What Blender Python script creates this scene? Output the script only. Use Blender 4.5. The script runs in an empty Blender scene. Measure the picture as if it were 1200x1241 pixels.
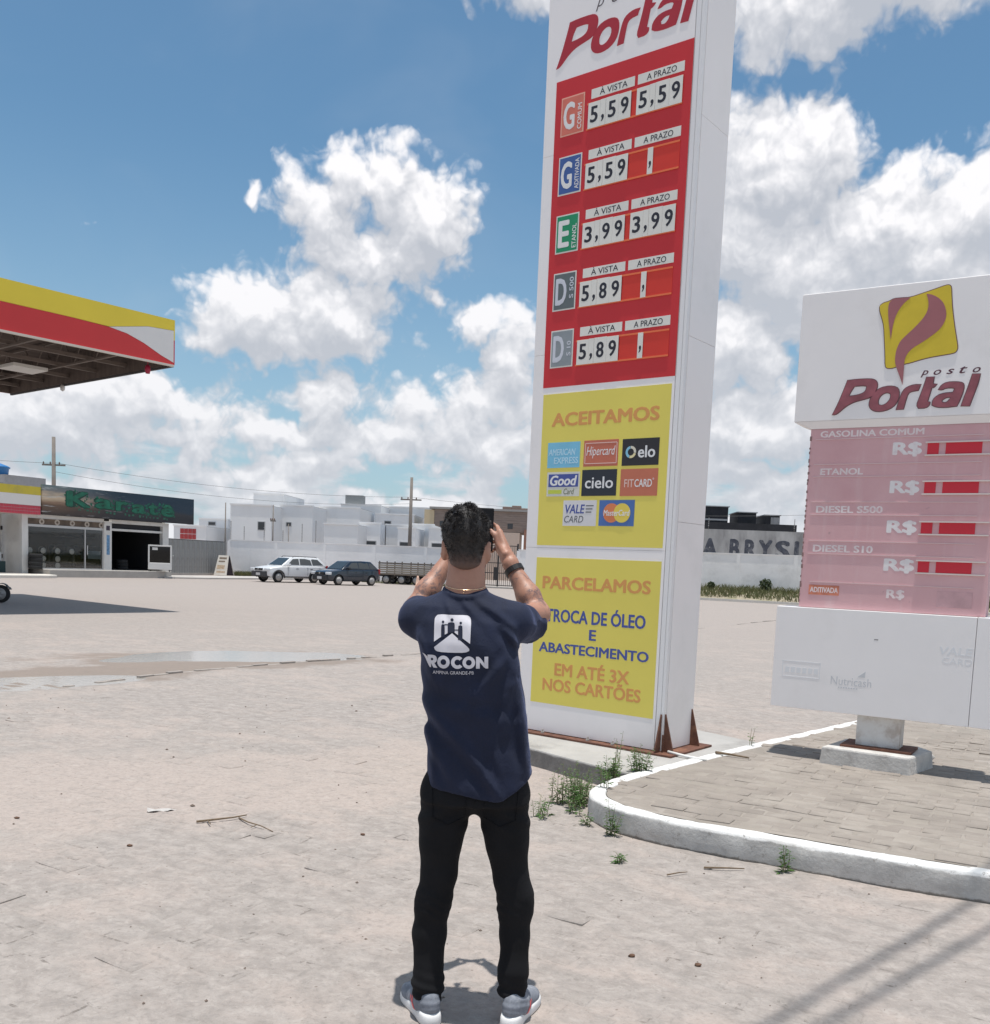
import bpy, bmesh, math, random
import numpy as np
from mathutils import Vector, Matrix
from mathutils.bvhtree import BVHTree
R = math.radians
random.seed(11)
rng = np.random.default_rng(7)
scene = bpy.context.scene
COL = scene.collection

# ---------------------------------------------------------------- camera
FPX, PITCH, ROLL, PPY = 1168.0, -0.095, 0.0412, 794.0
cam_data = bpy.data.cameras.new("camera")
cam = bpy.data.objects.new("camera", cam_data)
COL.objects.link(cam)
fw = Vector((0, math.cos(PITCH), math.sin(PITCH)))
up0 = Vector((0, -math.sin(PITCH), math.cos(PITCH)))
r0 = Vector((1, 0, 0))
cr = r0 * math.cos(ROLL) + up0 * math.sin(ROLL)
cu = up0 * math.cos(ROLL) - r0 * math.sin(ROLL)
mcam = Matrix(((cr.x, cu.x, -fw.x, 0), (cr.y, cu.y, -fw.y, 0), (cr.z, cu.z, -fw.z, 1.6), (0, 0, 0, 1)))
cam.matrix_world = mcam
cam_data.sensor_fit = 'HORIZONTAL'
cam_data.sensor_width = 36
cam_data.lens = 36 * FPX / 1200
cam_data.shift_y = (PPY - 620.5) / 1200
cam_data.clip_start = 0.05
cam_data.clip_end = 9000
scene.camera = cam

# ---------------------------------------------------------------- sun and sky
SUN_DIR = Vector((-0.01, -0.06, 1.0)).normalized()
sun_el = math.asin(SUN_DIR.z)
sun_az = math.atan2(SUN_DIR.x, SUN_DIR.y)
sd = bpy.data.lights.new("sun", 'SUN')
sd.energy = 4.2
sd.angle = R(0.5)
sd.color = (1.0, 0.965, 0.91)
sun = bpy.data.objects.new("sun", sd)
sun.rotation_euler = SUN_DIR.to_track_quat('Z', 'Y').to_euler()
sun.location = (0, 0, 30)
COL.objects.link(sun)

world = bpy.data.worlds.new("World")
scene.world = world
world.use_nodes = True
wt = world.node_tree
wt.nodes.clear()
scene.view_settings.view_transform = 'Standard'
scene.view_settings.look = 'None'
scene.view_settings.exposure = 0.07
scene.view_settings.gamma = 1.0
scene.view_settings.use_curve_mapping = False
scene.cycles.max_bounces = 7
scene.cycles.diffuse_bounces = 3
scene.cycles.glossy_bounces = 3


class NT:
    """small helper for writing node trees"""
    def __init__(s, tree):
        s.t = tree
    def n(s, typ, **kw):
        nd = s.t.nodes.new(typ)
        for k, v in kw.items():
            setattr(nd, k, v)
        return nd
    def link(s, a, b):
        s.t.links.new(a, b)
    def _set(s, sock, v):
        if isinstance(v, bpy.types.NodeSocket):
            s.t.links.new(v, sock)
        elif v is not None:
            sock.default_value = v
    def math(s, op, a, b=None, c=None, clamp=False):
        nd = s.n('ShaderNodeMath', operation=op)
        nd.use_clamp = clamp
        s._set(nd.inputs[0], a)
        if b is not None: s._set(nd.inputs[1], b)
        if c is not None: s._set(nd.inputs[2], c)
        return nd.outputs[0]
    def vmath(s, op, a, b=None):
        nd = s.n('ShaderNodeVectorMath', operation=op)
        s._set(nd.inputs[0], a)
        if b is not None: s._set(nd.inputs[1], b)
        return nd.outputs['Value'] if op in ('LENGTH', 'DOT_PRODUCT') else nd.outputs['Vector']
    def noise(s, vec, scale, detail=4, rough=0.55, dist=0.0, out='Fac', dim='3D'):
        nd = s.n('ShaderNodeTexNoise')
        nd.noise_dimensions = dim
        if vec is not None: s.link(vec, nd.inputs['Vector'])
        nd.inputs['Scale'].default_value = scale
        nd.inputs['Detail'].default_value = detail
        nd.inputs['Roughness'].default_value = rough
        nd.inputs['Distortion'].default_value = dist
        return nd.outputs[out]
    def ramp(s, fac, stops):
        nd = s.n('ShaderNodeValToRGB')
        e = nd.color_ramp.elements
        while len(e) > 1: e.remove(e[-1])
        e[0].position = stops[0][0]; e[0].color = (*stops[0][1], 1)
        for p, c in stops[1:]:
            q = e.new(p); q.color = (*c, 1)
        s._set(nd.inputs[0], fac)
        return nd.outputs[0]
    def mix(s, fac, a, b, typ='MIX'):
        nd = s.n('ShaderNodeMix', data_type='RGBA', blend_type=typ)
        s._set(nd.inputs[0], fac)
        for i, v in ((6, a), (7, b)):
            if isinstance(v, tuple): v = (*v, 1)[:4]
            s._set(nd.inputs[i], v)
        return nd.outputs[2]
    def map(s, v, a, b, c=0.0, d=1.0, smooth=False):
        nd = s.n('ShaderNodeMapRange')
        if smooth: nd.interpolation_type = 'SMOOTHSTEP'
        s._set(nd.inputs[0], v)
        for i, q in ((1, a), (2, b), (3, c), (4, d)): s._set(nd.inputs[i], q)
        return nd.outputs[0]
    def xyz(s, x, y, z=0.0):
        nd = s.n('ShaderNodeCombineXYZ')
        s._set(nd.inputs[0], x); s._set(nd.inputs[1], y); s._set(nd.inputs[2], z)
        return nd.outputs[0]


# cumulus in view: azimuth, elevation, half width, half height (1 unit = 4.9 degrees)
CLOUDS = [(-1.61, 4.12, 0.74, 0.46), (-0.98, 3.79, 0.55, 0.6), (-2.26, 3.85, 0.5, 0.36), (-1.58, 3.36, 0.9, 0.4),
 (-3.01, 2.62, 0.78, 0.5), (-2.09, 2.75, 0.88, 0.52), (-2.55, 2.36, 0.95, 0.28), (-2.99, 3.84, 0.12, 0.17),
 (-0.85, 2.93, 0.15, 0.12), (-0.26, 2.8, 0.42, 0.24), (0.07, 2.33, 0.36, 0.62), (-0.22, 1.86, 0.8, 0.35),
 (-1.05, 1.72, 0.55, 0.28), (-2.11, 1.78, 0.58, 0.36), (-2.71, 1.39, 1.1, 0.28), (-1.57, 1.41, 1.8, 0.26),
 (-4.66, 1.65, 1.5, 0.38), (-5.3, 1.33, 1.6, 0.5), (-3.98, 1.34, 0.9, 0.2), (-0.1, 1.39, 1.2, 0.4),
 (0.26, 6.0, 0.8, 0.28), (-0.32, 6.15, 0.9, 0.3), (3.1, 5.75, 1.1, 0.5), (3.9, 6.0, 1.4, 0.6),
 (2.83, 4.75, 0.5, 0.38), (3.37, 4.65, 0.36, 0.4), (3.05, 4.24, 1.0, 0.6), (4.14, 4.05, 0.45, 0.36),
 (4.21, 3.74, 1.2, 0.55), (5.1, 3.78, 0.95, 0.66), (4.58, 3.32, 1.4, 0.55), (2.83, 3.57, 0.8, 0.6),
 (2.53, 2.55, 0.9, 0.6), (3.6, 2.88, 1.1, 0.5), (2.78, 1.65, 1.2, 0.5), (4.9, 2.75, 1.3, 0.5), (3.3, 3.4, 1.0, 0.6), (6.3, 3.35, 1.3, 0.9), (6.6, 2.17, 1.6, 0.9)]


def cloud_group(fine):
    g = bpy.data.node_groups.new("cloud_density", 'ShaderNodeTree')
    g.interface.new_socket("P", in_out='INPUT', socket_type='NodeSocketVector')
    g.interface.new_socket("D", in_out='OUTPUT', socket_type='NodeSocketFloat')
    N = NT(g)
    gi = N.n('NodeGroupInput'); go = N.n('NodeGroupOutput')
    P = gi.outputs[0]
    w1 = N.vmath('SCALE', N.vmath('SUBTRACT', N.noise(P, 1.7, 3 if fine else 2, 0.6, out='Color', dim='2D'), (0.5, 0.5, 0.5)))
    w1.node.inputs['Scale'].default_value = 0.5
    P2 = N.vmath('ADD', P, w1)
    P2 = N.vmath('MULTIPLY', P2, (1, 1, 0))
    best = None
    for (a, e, ra, re) in CLOUDS:
        v = N.vmath('MULTIPLY', N.vmath('SUBTRACT', P2, (a, e, 0)), (1 / ra, 1 / re, 0))
        l = N.math('SUBTRACT', 1.0, N.vmath('LENGTH', v))
        # soften by own size so small clouds do not get over-dense
        l = N.math('MULTIPLY', l, min(1.0, 1.2 * min(ra, re) + 0.25))
        best = l if best is None else N.math('SMOOTH_MAX', best, l, 0.22)
    # broken cover elsewhere in the sky
    big = N.noise(N.vmath('MULTIPLY', P, (0.16, 0.3, 1)), 1.0, 2, 0.5, dim='2D')
    sx = N.n('ShaderNodeSeparateXYZ'); N.link(P, sx.inputs[0])
    away = N.map(N.math('ABSOLUTE', N.math('SUBTRACT', sx.outputs[0], 0.3)), 6.2, 8.0, 0, 1)
    hi = N.map(sx.outputs[1], 6.6, 8.0, 0, 1.02)  # unseen cover overhead, raised for fill light on upright faces
    away = N.math('MAXIMUM', away, hi)
    extra = N.math('MULTIPLY', N.map(big, 0.47, 0.62, -0.5, 0.5), 1.0)
    extra = N.math('SUBTRACT', extra, N.math('MULTIPLY', N.math('SUBTRACT', 1.0, away), 4.0))
    best = N.math('MAXIMUM', best, extra)
    # piled cumulus low over the horizon
    lown = N.noise(N.vmath('MULTIPLY', P, (0.62, 1.35, 1)), 1.0, 3, 0.55, dim='2D')
    lowc = N.math('ADD', N.math('MULTIPLY', N.math('SUBTRACT', lown, 0.5), 2.6), N.map(sx.outputs[1], 0.2, 2.7, 0.42, -0.62))
    best = N.math('SMOOTH_MAX', best, lowc, 0.2)
    best = N.math('ADD', best, 0.13)
    f1 = N.noise(P, 2.1, 7 if fine else 4, 0.53, dim='2D')
    vo = N.n('ShaderNodeTexVoronoi', feature='F1')
    vo.voronoi_dimensions = '2D'
    vo.inputs['Scale'].default_value = 2.3
    vo.inputs['Detail'].default_value = 2.0 if fine else 1.0
    vo.inputs['Roughness'].default_value = 0.6
    vo.inputs['Lacunarity'].default_value = 2.3
    N.link(P2, vo.inputs['Vector'])
    puff = N.math('SUBTRACT', 0.5, vo.outputs['Distance'])
    d = N.math('ADD', best, N.math('MULTIPLY', N.math('SUBTRACT', f1, 0.5), 0.72))
    d = N.math('ADD', d, N.math('MULTIPLY', puff, 0.30))
    N.link(d, go.inputs[0])
    return g


def build_world():
    N = NT(wt)
    tc = N.n('ShaderNodeTexCoord')
    sp = N.n('ShaderNodeSeparateXYZ'); N.link(tc.outputs['Generated'], sp.inputs[0])
    U = N.math('MULTIPLY', N.math('ARCTAN2', sp.outputs[0], sp.outputs[1]), 11.68)
    V = N.math('MULTIPLY', N.math('ARCSINE', sp.outputs[2]), 11.68)
    P = N.xyz(U, V, 0.0)
    fine = cloud_group(True); coarse = cloud_group(False)
    def dens(du, dv, grp):
        q = N.n('ShaderNodeGroup'); q.node_tree = grp
        N.link(N.vmath('ADD', P, (du, dv, 0)), q.inputs[0])
        return q.outputs[0]
    d0 = dens(0, 0, fine)
    d1 = dens(0.02, 0.12, fine)
    d2 = dens(-0.04, 0.42, coarse)
    alpha = N.map(d0, -0.08, 0.30, 0, 1, True)
    # lit tops (thin above) against shaded undersides (thick above)
    lit = N.math('SUBTRACT', d0, d1)
    lit2 = N.math('SUBTRACT', d0, d2)
    s = N.math('ADD', N.math('MULTIPLY', lit, 0.8), N.math('MULTIPLY', lit2, 0.85))
    s = N.math('ADD', s, 0.47)
    thick = N.map(d0, 0.3, 1.1, 0.0, 0.12)
    s = N.math('SUBTRACT', s, thick, clamp=True)
    ccol = N.ramp(s, [(0.0, (4.9, 5.2, 5.8)), (0.35, (5.9, 6.1, 6.6)), (0.65, (7.3, 7.4, 7.8)), (1.0, (9.6, 9.5, 9.7))])
    sky = N.n('ShaderNodeTexSky', sky_type='NISHITA')
    sky.sun_disc = False
    sky.sun_elevation = sun_el
    sky.sun_rotation = sun_az
    sky.altitude = 400
    sky.air_density = 1.0
    sky.dust_density = 1.6
    sky.ozone_density = 1.2
    skyc = N.mix(1.0, sky.outputs[0], (SKY_TINT), 'MULTIPLY')
    # moist lower air: whitens towards the horizon
    hz = N.map(V, 0.0, 4.6, 1.0, 0.0)
    hz = N.math('POWER', hz, 1.5)
    hz = N.math('MULTIPLY', hz, 0.72)
    skyc = N.mix(hz, skyc, (4.6, 5.9, 6.9))
    ccol = N.mix(N.math('MULTIPLY', hz, 0.7), ccol, (6.4, 6.8, 7.3))
    # thin high veils
    veil = N.noise(N.vmath('MULTIPLY', P, (0.35, 0.6, 1)), 1.0, 4, 0.55, 0.4, dim='2D')
    veil = N.map(veil, 0.45, 0.9, 0.0, 0.10, True)
    skyc = N.mix(veil, skyc, (6.2, 6.6, 7.2))
    # flat banks of far cloud piled towards the horizon
    bank = N.noise(N.vmath('MULTIPLY', P, (0.55, 1.9, 1)), 1.0, 6, 0.6, dim='2D')
    bank = N.math('ADD', bank, N.map(V, 0.2, 3.0, 0.16, -0.5))
    bank = N.map(bank, 0.46, 0.64, 0, 0.9, True)
    skyc = N.mix(bank, skyc, N.mix(N.map(N.noise(N.vmath('MULTIPLY', P, (1.1, 3.6, 1)), 1.0, 5, 0.6, dim='2D'), .35, .65), (5.0, 5.4, 6.0), (7.0, 7.2, 7.6)))
    col = N.mix(alpha, skyc, ccol)
    bg = N.n('ShaderNodeBackground')
    bg.inputs['Strength'].default_value = 0.1
    N.link(col, bg.inputs['Color'])
    out = N.n('ShaderNodeOutputWorld')
    N.link(bg.outputs[0], out.inputs[0])


SKY_TINT = (0.85, 1.15, 1.18)
build_world()
world.cycles.sampling_method = 'MANUAL'
world.cycles.sample_map_resolution = 512

# ---------------------------------------------------------------- helpers
MATS = {}


def mat(name, color, rough=0.8, metal=0.0, var=0.0, scale=6.0, bump=0.0, bscale=40.0, dirt=None, spec=None,
        stretch=None, coat=0.0, trans=0.0, world=False):
    """one principled material; var = blotchy tonal variation, dirt = (colour, amount, scale)"""
    if name in MATS: return MATS[name]
    m = bpy.data.materials.new(name); m.use_nodes = True
    N = NT(m.node_tree)
    b = m.node_tree.nodes['Principled BSDF']
    b.inputs['Roughness'].default_value = rough
    b.inputs['Metallic'].default_value = metal
    if spec is not None: b.inputs['Specular IOR Level'].default_value = spec
    if coat: b.inputs['Coat Weight'].default_value = coat
    if trans: b.inputs['Transmission Weight'].default_value = trans
    b.inputs['Base Color'].default_value = (*color, 1)
    vec = None
    if var or bump or dirt:
        tc = N.n('ShaderNodeTexCoord')
        vec = tc.outputs['Object']
        if world: vec = N.n('ShaderNodeNewGeometry').outputs['Position']
        if stretch: vec = N.vmath('MULTIPLY', vec, stretch)
    c = None
    if var:
        f = N.noise(vec, scale, 5, 0.6)
        c = N.mix(N.map(f, 0.3, 0.7), tuple(q * (1 - var) for q in color), tuple(min(1, q * (1 + var)) for q in color))
    if dirt:
        dc, am, ds = dirt
        f2 = N.noise(vec, ds, 7, 0.65)
        c = N.mix(N.map(f2, 0.48, 0.72, 0, am, True), c if c is not None else (*color, 1), (*dc, 1))
    if c is not None: N.link(c, b.inputs['Base Color'])
    if bump:
        f = N.noise(vec, bscale, 5, 0.6)
        bp = N.n('ShaderNodeBump')
        bp.inputs['Strength'].default_value = 1.0
        bp.inputs['Distance'].default_value = bump
        N.link(f, bp.inputs['Height'])
        N.link(bp.outputs[0], b.inputs['Normal'])
    MATS[name] = m
    return m


def smooth(me, on=True):
    me.polygons.foreach_set('use_smooth', [on] * len(me.polygons))


def link(name, me, parent=None, loc=None, rz=None):
    o = bpy.data.objects.new(name, me)
    COL.objects.link(o)
    if parent is not None: o.parent = parent
    if loc is not None: o.location = loc
    if rz is not None: o.rotation_euler = (0, 0, rz)
    return o


def thing(name, label, cat, loc=(0, 0, 0), rz=0.0, group=None, kind=None):
    o = bpy.data.objects.new(name, None)
    COL.objects.link(o)
    o.empty_display_size = 0.2
    o.location = loc; o.rotation_euler = (0, 0, rz)
    tag(o, label, cat, group, kind)
    return o


def tag(o, label=None, cat=None, group=None, kind=None):
    if label: o['label'] = label
    if cat: o['category'] = cat
    if group: o['group'] = group
    if kind: o['kind'] = kind
    return o


class MB:
    """collects primitive shapes into one mesh"""
    def __init__(s):
        s.v = []; s.f = []; s.m = []
        s.cur = 0
    def add(s, vs, fs):
        o = len(s.v)
        s.v.extend([tuple(q) for q in vs])
        s.f.extend([tuple(i + o for i in f) for f in fs])
        s.m.extend([s.cur] * len(fs))
        return s
    def box(s, x0, x1, y0, y1, z0, z1, rz=0.0, c=None):
        vs = [(x, y, z) for z in (z0, z1) for y in (y0, y1) for x in (x0, x1)]
        if rz:
            if c is None: c = ((x0 + x1) / 2, (y0 + y1) / 2)
            cs, sn = math.cos(rz), math.sin(rz)
            vs = [(c[0] + (x - c[0]) * cs - (y - c[1]) * sn, c[1] + (x - c[0]) * sn + (y - c[1]) * cs, z) for x, y, z in vs]
        return s.add(vs, [(0, 2, 3, 1), (4, 5, 7, 6), (0, 1, 5, 4), (1, 3, 7, 5), (3, 2, 6, 7), (2, 0, 4, 6)])
    def tube(s, pts, rad, seg=8, cap=True):
        """rad: number or list; round tube along a polyline"""
        pts = [Vector(p) for p in pts]
        n = len(pts)
        rads = rad if isinstance(rad, (list, tuple)) else [rad] * n
        vs = []
        ref = None
        for i, p in enumerate(pts):
            t = (pts[min(i + 1, n - 1)] - pts[max(i - 1, 0)])
            if t.length < 1e-9: t = Vector((0, 0, 1))
            t.normalize()
            if ref is None:
                ref = Vector((0, 0, 1)) if abs(t.z) < 0.9 else Vector((1, 0, 0))
            a = t.cross(ref); a.normalize(); b = a.cross(t); ref = b
            for k in range(seg):
                an = 2 * math.pi * k / seg
                vs.append(p + a * math.cos(an) * rads[i] + b * math.sin(an) * rads[i])
        fs = []
        for i in range(n - 1):
            for k in range(seg):
                k2 = (k + 1) % seg
                fs.append((i * seg + k, i * seg + k2, (i + 1) * seg + k2, (i + 1) * seg + k))
        if cap:
            fs.append(tuple(range(seg - 1, -1, -1)))
            fs.append(tuple((n - 1) * seg + k for k in range(seg)))
        return s.add(vs, fs)
    def cyl(s, p0, p1, r, seg=16, r1=None):
        return s.tube([p0, p1], [r, r if r1 is None else r1], seg)
    def prism(s, poly, f0, f1):
        """poly: list of 2D pts; f0,f1: functions 2D->3D for the two caps"""
        n = len(poly)
        vs = [f0(*p) for p in poly] + [f1(*p) for p in poly]
        fs = [tuple(range(n - 1, -1, -1)), tuple(range(n, 2 * n))]
        fs += [(i, (i + 1) % n, n + (i + 1) % n, n + i) for i in range(n)]
        return s.add(vs, fs)
    def lathe(s, prof, c=(0, 0, 0), seg=20, axis='z'):
        vs = []
        for r, h in prof:
            for k in range(seg):
                a = 2 * math.pi * k / seg
                if axis == 'z': vs.append((c[0] + r * math.cos(a), c[1] + r * math.sin(a), c[2] + h))
                elif axis == 'y': vs.append((c[0] + r * math.cos(a), c[1] + h, c[2] + r * math.sin(a)))
                else: vs.append((c[0] + h, c[1] + r * math.cos(a), c[2] + r * math.sin(a)))
        n = len(prof)
        fs = [(i * seg + k, i * seg + (k + 1) % seg, (i + 1) * seg + (k + 1) % seg, (i + 1) * seg + k)
              for i in range(n - 1) for k in range(seg)]
        fs.append(tuple(range(seg))); fs.append(tuple((n - 1) * seg + k for k in range(seg)))
        return s.add(vs, fs)
    def mesh(s, name, mats, sm=False, recalc=True):
        me = bpy.data.meshes.new(name)
        me.from_pydata(s.v, [], s.f)
        if not isinstance(mats, (list, tuple)): mats = [mats]
        for m in mats: me.materials.append(m)
        if len(mats) > 1: me.polygons.foreach_set('material_index', s.m)
        if recalc:
            bm = bmesh.new(); bm.from_mesh(me)
            bmesh.ops.recalc_face_normals(bm, faces=bm.faces)
            bm.to_mesh(me); bm.free()
        if sm: smooth(me)
        return me
    def obj(s, name, mats, parent=None, sm=False, bevel=0.0, loc=None, rz=None, recalc=True):
        o = link(name, s.mesh(name, mats, sm, recalc), parent, loc, rz)
        if bevel: add_bevel(o, bevel)
        return o


def add_bevel(o, w, seg=2):
    md = o.modifiers.new("bevel", 'BEVEL')
    md.width = w; md.segments = seg; md.limit_method = 'ANGLE'; md.angle_limit = R(40)
    return o


def box(name, m, parent, x0, x1, y0, y1, z0, z1, bevel=0.0, rz=0.0):
    return MB().box(x0, x1, y0, y1, z0, z1, rz).obj(name, m, parent, bevel=bevel)


# ------------------------------------------------ lettering as thin solid shapes
_txt = {}


def text_mesh(body, bold=0.0, shear=0.0, spacing=1.0, depth=1.0):
    cu_ = bpy.data.curves.new("t", 'FONT')
    cu_.body = body
    cu_.size = 1.0
    cu_.offset = bold
    cu_.shear = shear
    cu_.space_character = spacing
    cu_.resolution_u = 3
    ob = bpy.data.objects.new("t", cu_)
    COL.objects.link(ob)
    bpy.context.view_layer.update()
    dg = bpy.context.evaluated_depsgraph_get()
    me = bpy.data.meshes.new_from_object(ob.evaluated_get(dg))
    bpy.data.objects.remove(ob)
    bpy.data.curves.remove(cu_)
    return me


def flat_shape_to_solid(me, y0, th):
    """face mesh in local xz (y = y0, outward is -y) -> solid of thickness th towards -y"""
    bm = bmesh.new(); bm.from_mesh(me)
    ret = bmesh.ops.extrude_face_region(bm, geom=bm.faces[:])
    for v in ret['geom']:
        if isinstance(v, bmesh.types.BMVert): v.co.y -= th
    bmesh.ops.recalc_face_normals(bm, faces=bm.faces)
    bm.to_mesh(me); bm.free()


def lettering(body, m, parent, x0, x1, z0, z1, y, bold=0.0, shear=0.0, spacing=1.0, th=0.0007, vertical=False, name="lettering"):
    """text fitted into the rectangle x0..x1, z0..z1 on the plane y (facing -y)"""
    me = text_mesh(body, 0.0, shear, spacing)
    if bold > 0:                       # heavier weight: slightly shifted copies, each a hair deeper
        src = me; vs = np.empty(len(src.vertices) * 3, np.float32); src.vertices.foreach_get('co', vs); vs = vs.reshape(-1, 3)
        fs = [tuple(p.vertices) for p in src.polygons]; V = []; F = []
        for k, (ox, oy) in enumerate(((0, 0), (1, 0), (-1, 0), (0, .7), (0, -.7), (.7, .5), (-.7, -.5), (.7, -.5), (-.7, .5))):
            q = vs.copy(); q[:, 0] += ox * bold * 1.15; q[:, 1] += oy * bold * 1.15; q[:, 2] = k
            F += [tuple(i + len(V) * len(vs) for i in f) for f in fs]; V.append(q)
        me = bpy.data.meshes.new(name); me.from_pydata(np.concatenate(V).tolist(), [], F)
    n = len(me.vertices)
    co = np.empty(n * 3, np.float32); me.vertices.foreach_get('co', co); co = co.reshape(-1, 3)
    a, b = co[:, 0].copy(), co[:, 1].copy(); lay = co[:, 2].copy() if bold > 0 else np.zeros(n)
    if vertical: a, b = -b, a
    a = (a - a.min()) / max(1e-6, a.max() - a.min()) * (x1 - x0) + x0
    b = (b - b.min()) / max(1e-6, b.max() - b.min()) * (z1 - z0) + z0
    co = np.stack([a, y + lay * 0.00004, b], 1)
    me.vertices.foreach_set('co', co.astype(np.float32).ravel())
    me.materials.clear(); me.materials.append(m)
    flat_shape_to_solid(me, y, th)
    me.name = name
    return link(name, me, parent)


def poly_with_holes(name, outer, holes, m, parent, y, th=0.003, f=None, mirror=False):
    """filled outline (with holes) on the plane y facing -y"""
    bm = bmesh.new()
    edges = []
    for ring in [outer] + list(holes):
        ring = smooth_ring(ring)
        vs = [bm.verts.new((p[0], y, p[1])) if f is None else bm.verts.new(f(p[0], p[1], y)) for p in ring]
        for i in range(len(vs)):
            edges.append(bm.edges.new((vs[i], vs[(i + 1) % len(vs)])))
    bmesh.ops.triangle_fill(bm, use_beauty=True, use_dissolve=False, edges=edges)
    me = bpy.data.meshes.new(name)
    bm.to_mesh(me); bm.free()
    flat_shape_to_solid(me, y, th)
    me.materials.append(m)
    return link(name, me, parent)


def smooth_ring(ring, it=1, keep=2.2):
    """corner cutting that keeps sharp corners sharp"""
    for _ in range(it):
        out = []
        n = len(ring)
        for i in range(n):
            p0, p1, p2 = ring[i - 1], ring[i], ring[(i + 1) % n]
            a = math.atan2(p1[1] - p0[1], p1[0] - p0[0]); b = math.atan2(p2[1] - p1[1], p2[0] - p1[0])
            d = abs((b - a + math.pi) % (2 * math.pi) - math.pi)
            if d > 1.0: out.append(p1)
            else:
                out.append((p1[0] + (p0[0] - p1[0]) * .25, p1[1] + (p0[1] - p1[1]) * .25))
                out.append((p1[0] + (p2[0] - p1[0]) * .25, p1[1] + (p2[1] - p1[1]) * .25))
        ring = out
    return ring


# ------------------------------------------------ numpy noise
_T = rng.random((256, 256))


def vnoise(x, y):
    xi = np.floor(x).astype(int); yi = np.floor(y).astype(int)
    fx = x - xi; fy = y - yi
    fx = fx * fx * (3 - 2 * fx); fy = fy * fy * (3 - 2 * fy)
    a = _T[xi & 255, yi & 255]; b = _T[(xi + 1) & 255, yi & 255]
    c = _T[xi & 255, (yi + 1) & 255]; d = _T[(xi + 1) & 255, (yi + 1) & 255]
    return (a * (1 - fx) + b * fx) * (1 - fy) + (c * (1 - fx) + d * fx) * fy


def fbm(x, y, o=4, g=0.5):
    s = 0; a = 1; t = 0
    for i in range(o):
        s = s + a * vnoise(x * 2 ** i + 17.3 * i, y * 2 ** i + 5.1 * i); t += a; a *= g
    return s / t - 0.5
# ================================================================ GROUND
KR = -0.52            # direction of the paving rows and of the kerb


def puddle_mask(x, y):
    """>0 inside a puddle"""
    w = fbm(x * 0.9 + 3, y * 0.9, 4) * 1.1
    def ell(cx, cy, a, b, ang):
        c, s = math.cos(ang), math.sin(ang)
        u = ((x - cx) * c + (y - cy) * s) / a; v = (-(x - cx) * s + (y - cy) * c) / b
        return 1 - np.sqrt(u * u + v * v)
    m = np.maximum(ell(-3.85, 14.95, 1.7, 0.68, 0.42), ell(-5.6, 10.9, 1.45, 0.55, 0.75))
    m = np.maximum(m, ell(-5.0, 14.2, 0.8, 0.4, 0.9) - 0.1)
    return m + w * 0.55


def gh(x, y):
    x = np.asarray(x, float); y = np.asarray(y, float)
    d = np.hypot(x, y)
    amp = np.clip(1.15 - d / 14, 0.12, 1)
    h = fbm(x * 2.2, y * 2.2, 4, 0.62) * 0.030 * amp + fbm(x * 11 + 40, y * 11, 3, 0.6) * 0.008 * np.clip(1.3 - d / 8, 0, 1)
    dip = np.clip(puddle_mask(x, y) * 0.06 + 0.010, 0, 0.03)
    h = h * np.clip(1 - np.clip(puddle_mask(x, y) + 0.3, 0, 1) * 1.5, 0.2, 1) - dip
    return h * np.clip(60 / np.maximum(d, 1), 0, 1)


def axis(lo, hi, step, far, near_far=None):
    a = list(np.arange(lo, hi, step))
    def grow(start, sgn, end):
        out = []; x = start; s = step
        while abs(x) < abs(end):
            s *= 1.021 if abs(x) < 48 else 1.25
            x += sgn * s; out.append(x)
        return out
    return np.array(grow(a[0], -1, far if near_far is None else near_far)[::-1] + a + grow(a[-1], 1, far))


def make_ground():
    xs = axis(-3.2, 3.6, 0.04, 3500)
    a = list(np.arange(2.3, 8.5, 0.04)); out = []
    x = a[-1]; s = 0.04
    while x < 3500:
        s *= 1.02 if x < 60 else 1.25
        x += s; out.append(x)
    pre = []; x = a[0]; s = 0.08
    while x > -3000:
        s *= 1.3; x -= s; pre.append(x)
    ys = np.array(pre[::-1] + a + out)
    X, Y = np.meshgrid(xs, ys)
    Z = gh(X, Y)
    ny, nx = X.shape
    v = np.stack([X.ravel(), Y.ravel(), Z.ravel()], 1)
    idx = np.arange(nx * ny).reshape(ny, nx)
    f = np.stack([idx[:-1, :-1], idx[:-1, 1:], idx[1:, 1:], idx[1:, :-1]], -1).reshape(-1, 4)
    me = bpy.data.meshes.new("ground")
    me.vertices.add(len(v)); me.vertices.foreach_set('co', v.ravel())
    me.loops.add(f.size); me.loops.foreach_set('vertex_index', f.ravel().astype(np.int32))
    me.polygons.add(len(f)); me.polygons.foreach_set('loop_start', np.arange(0, f.size, 4, dtype=np.int32))
    me.update(calc_edges=True)
    smooth(me)
    me.materials.append(ground_mat())
    return tag(link("ground", me), kind="structure")


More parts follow.
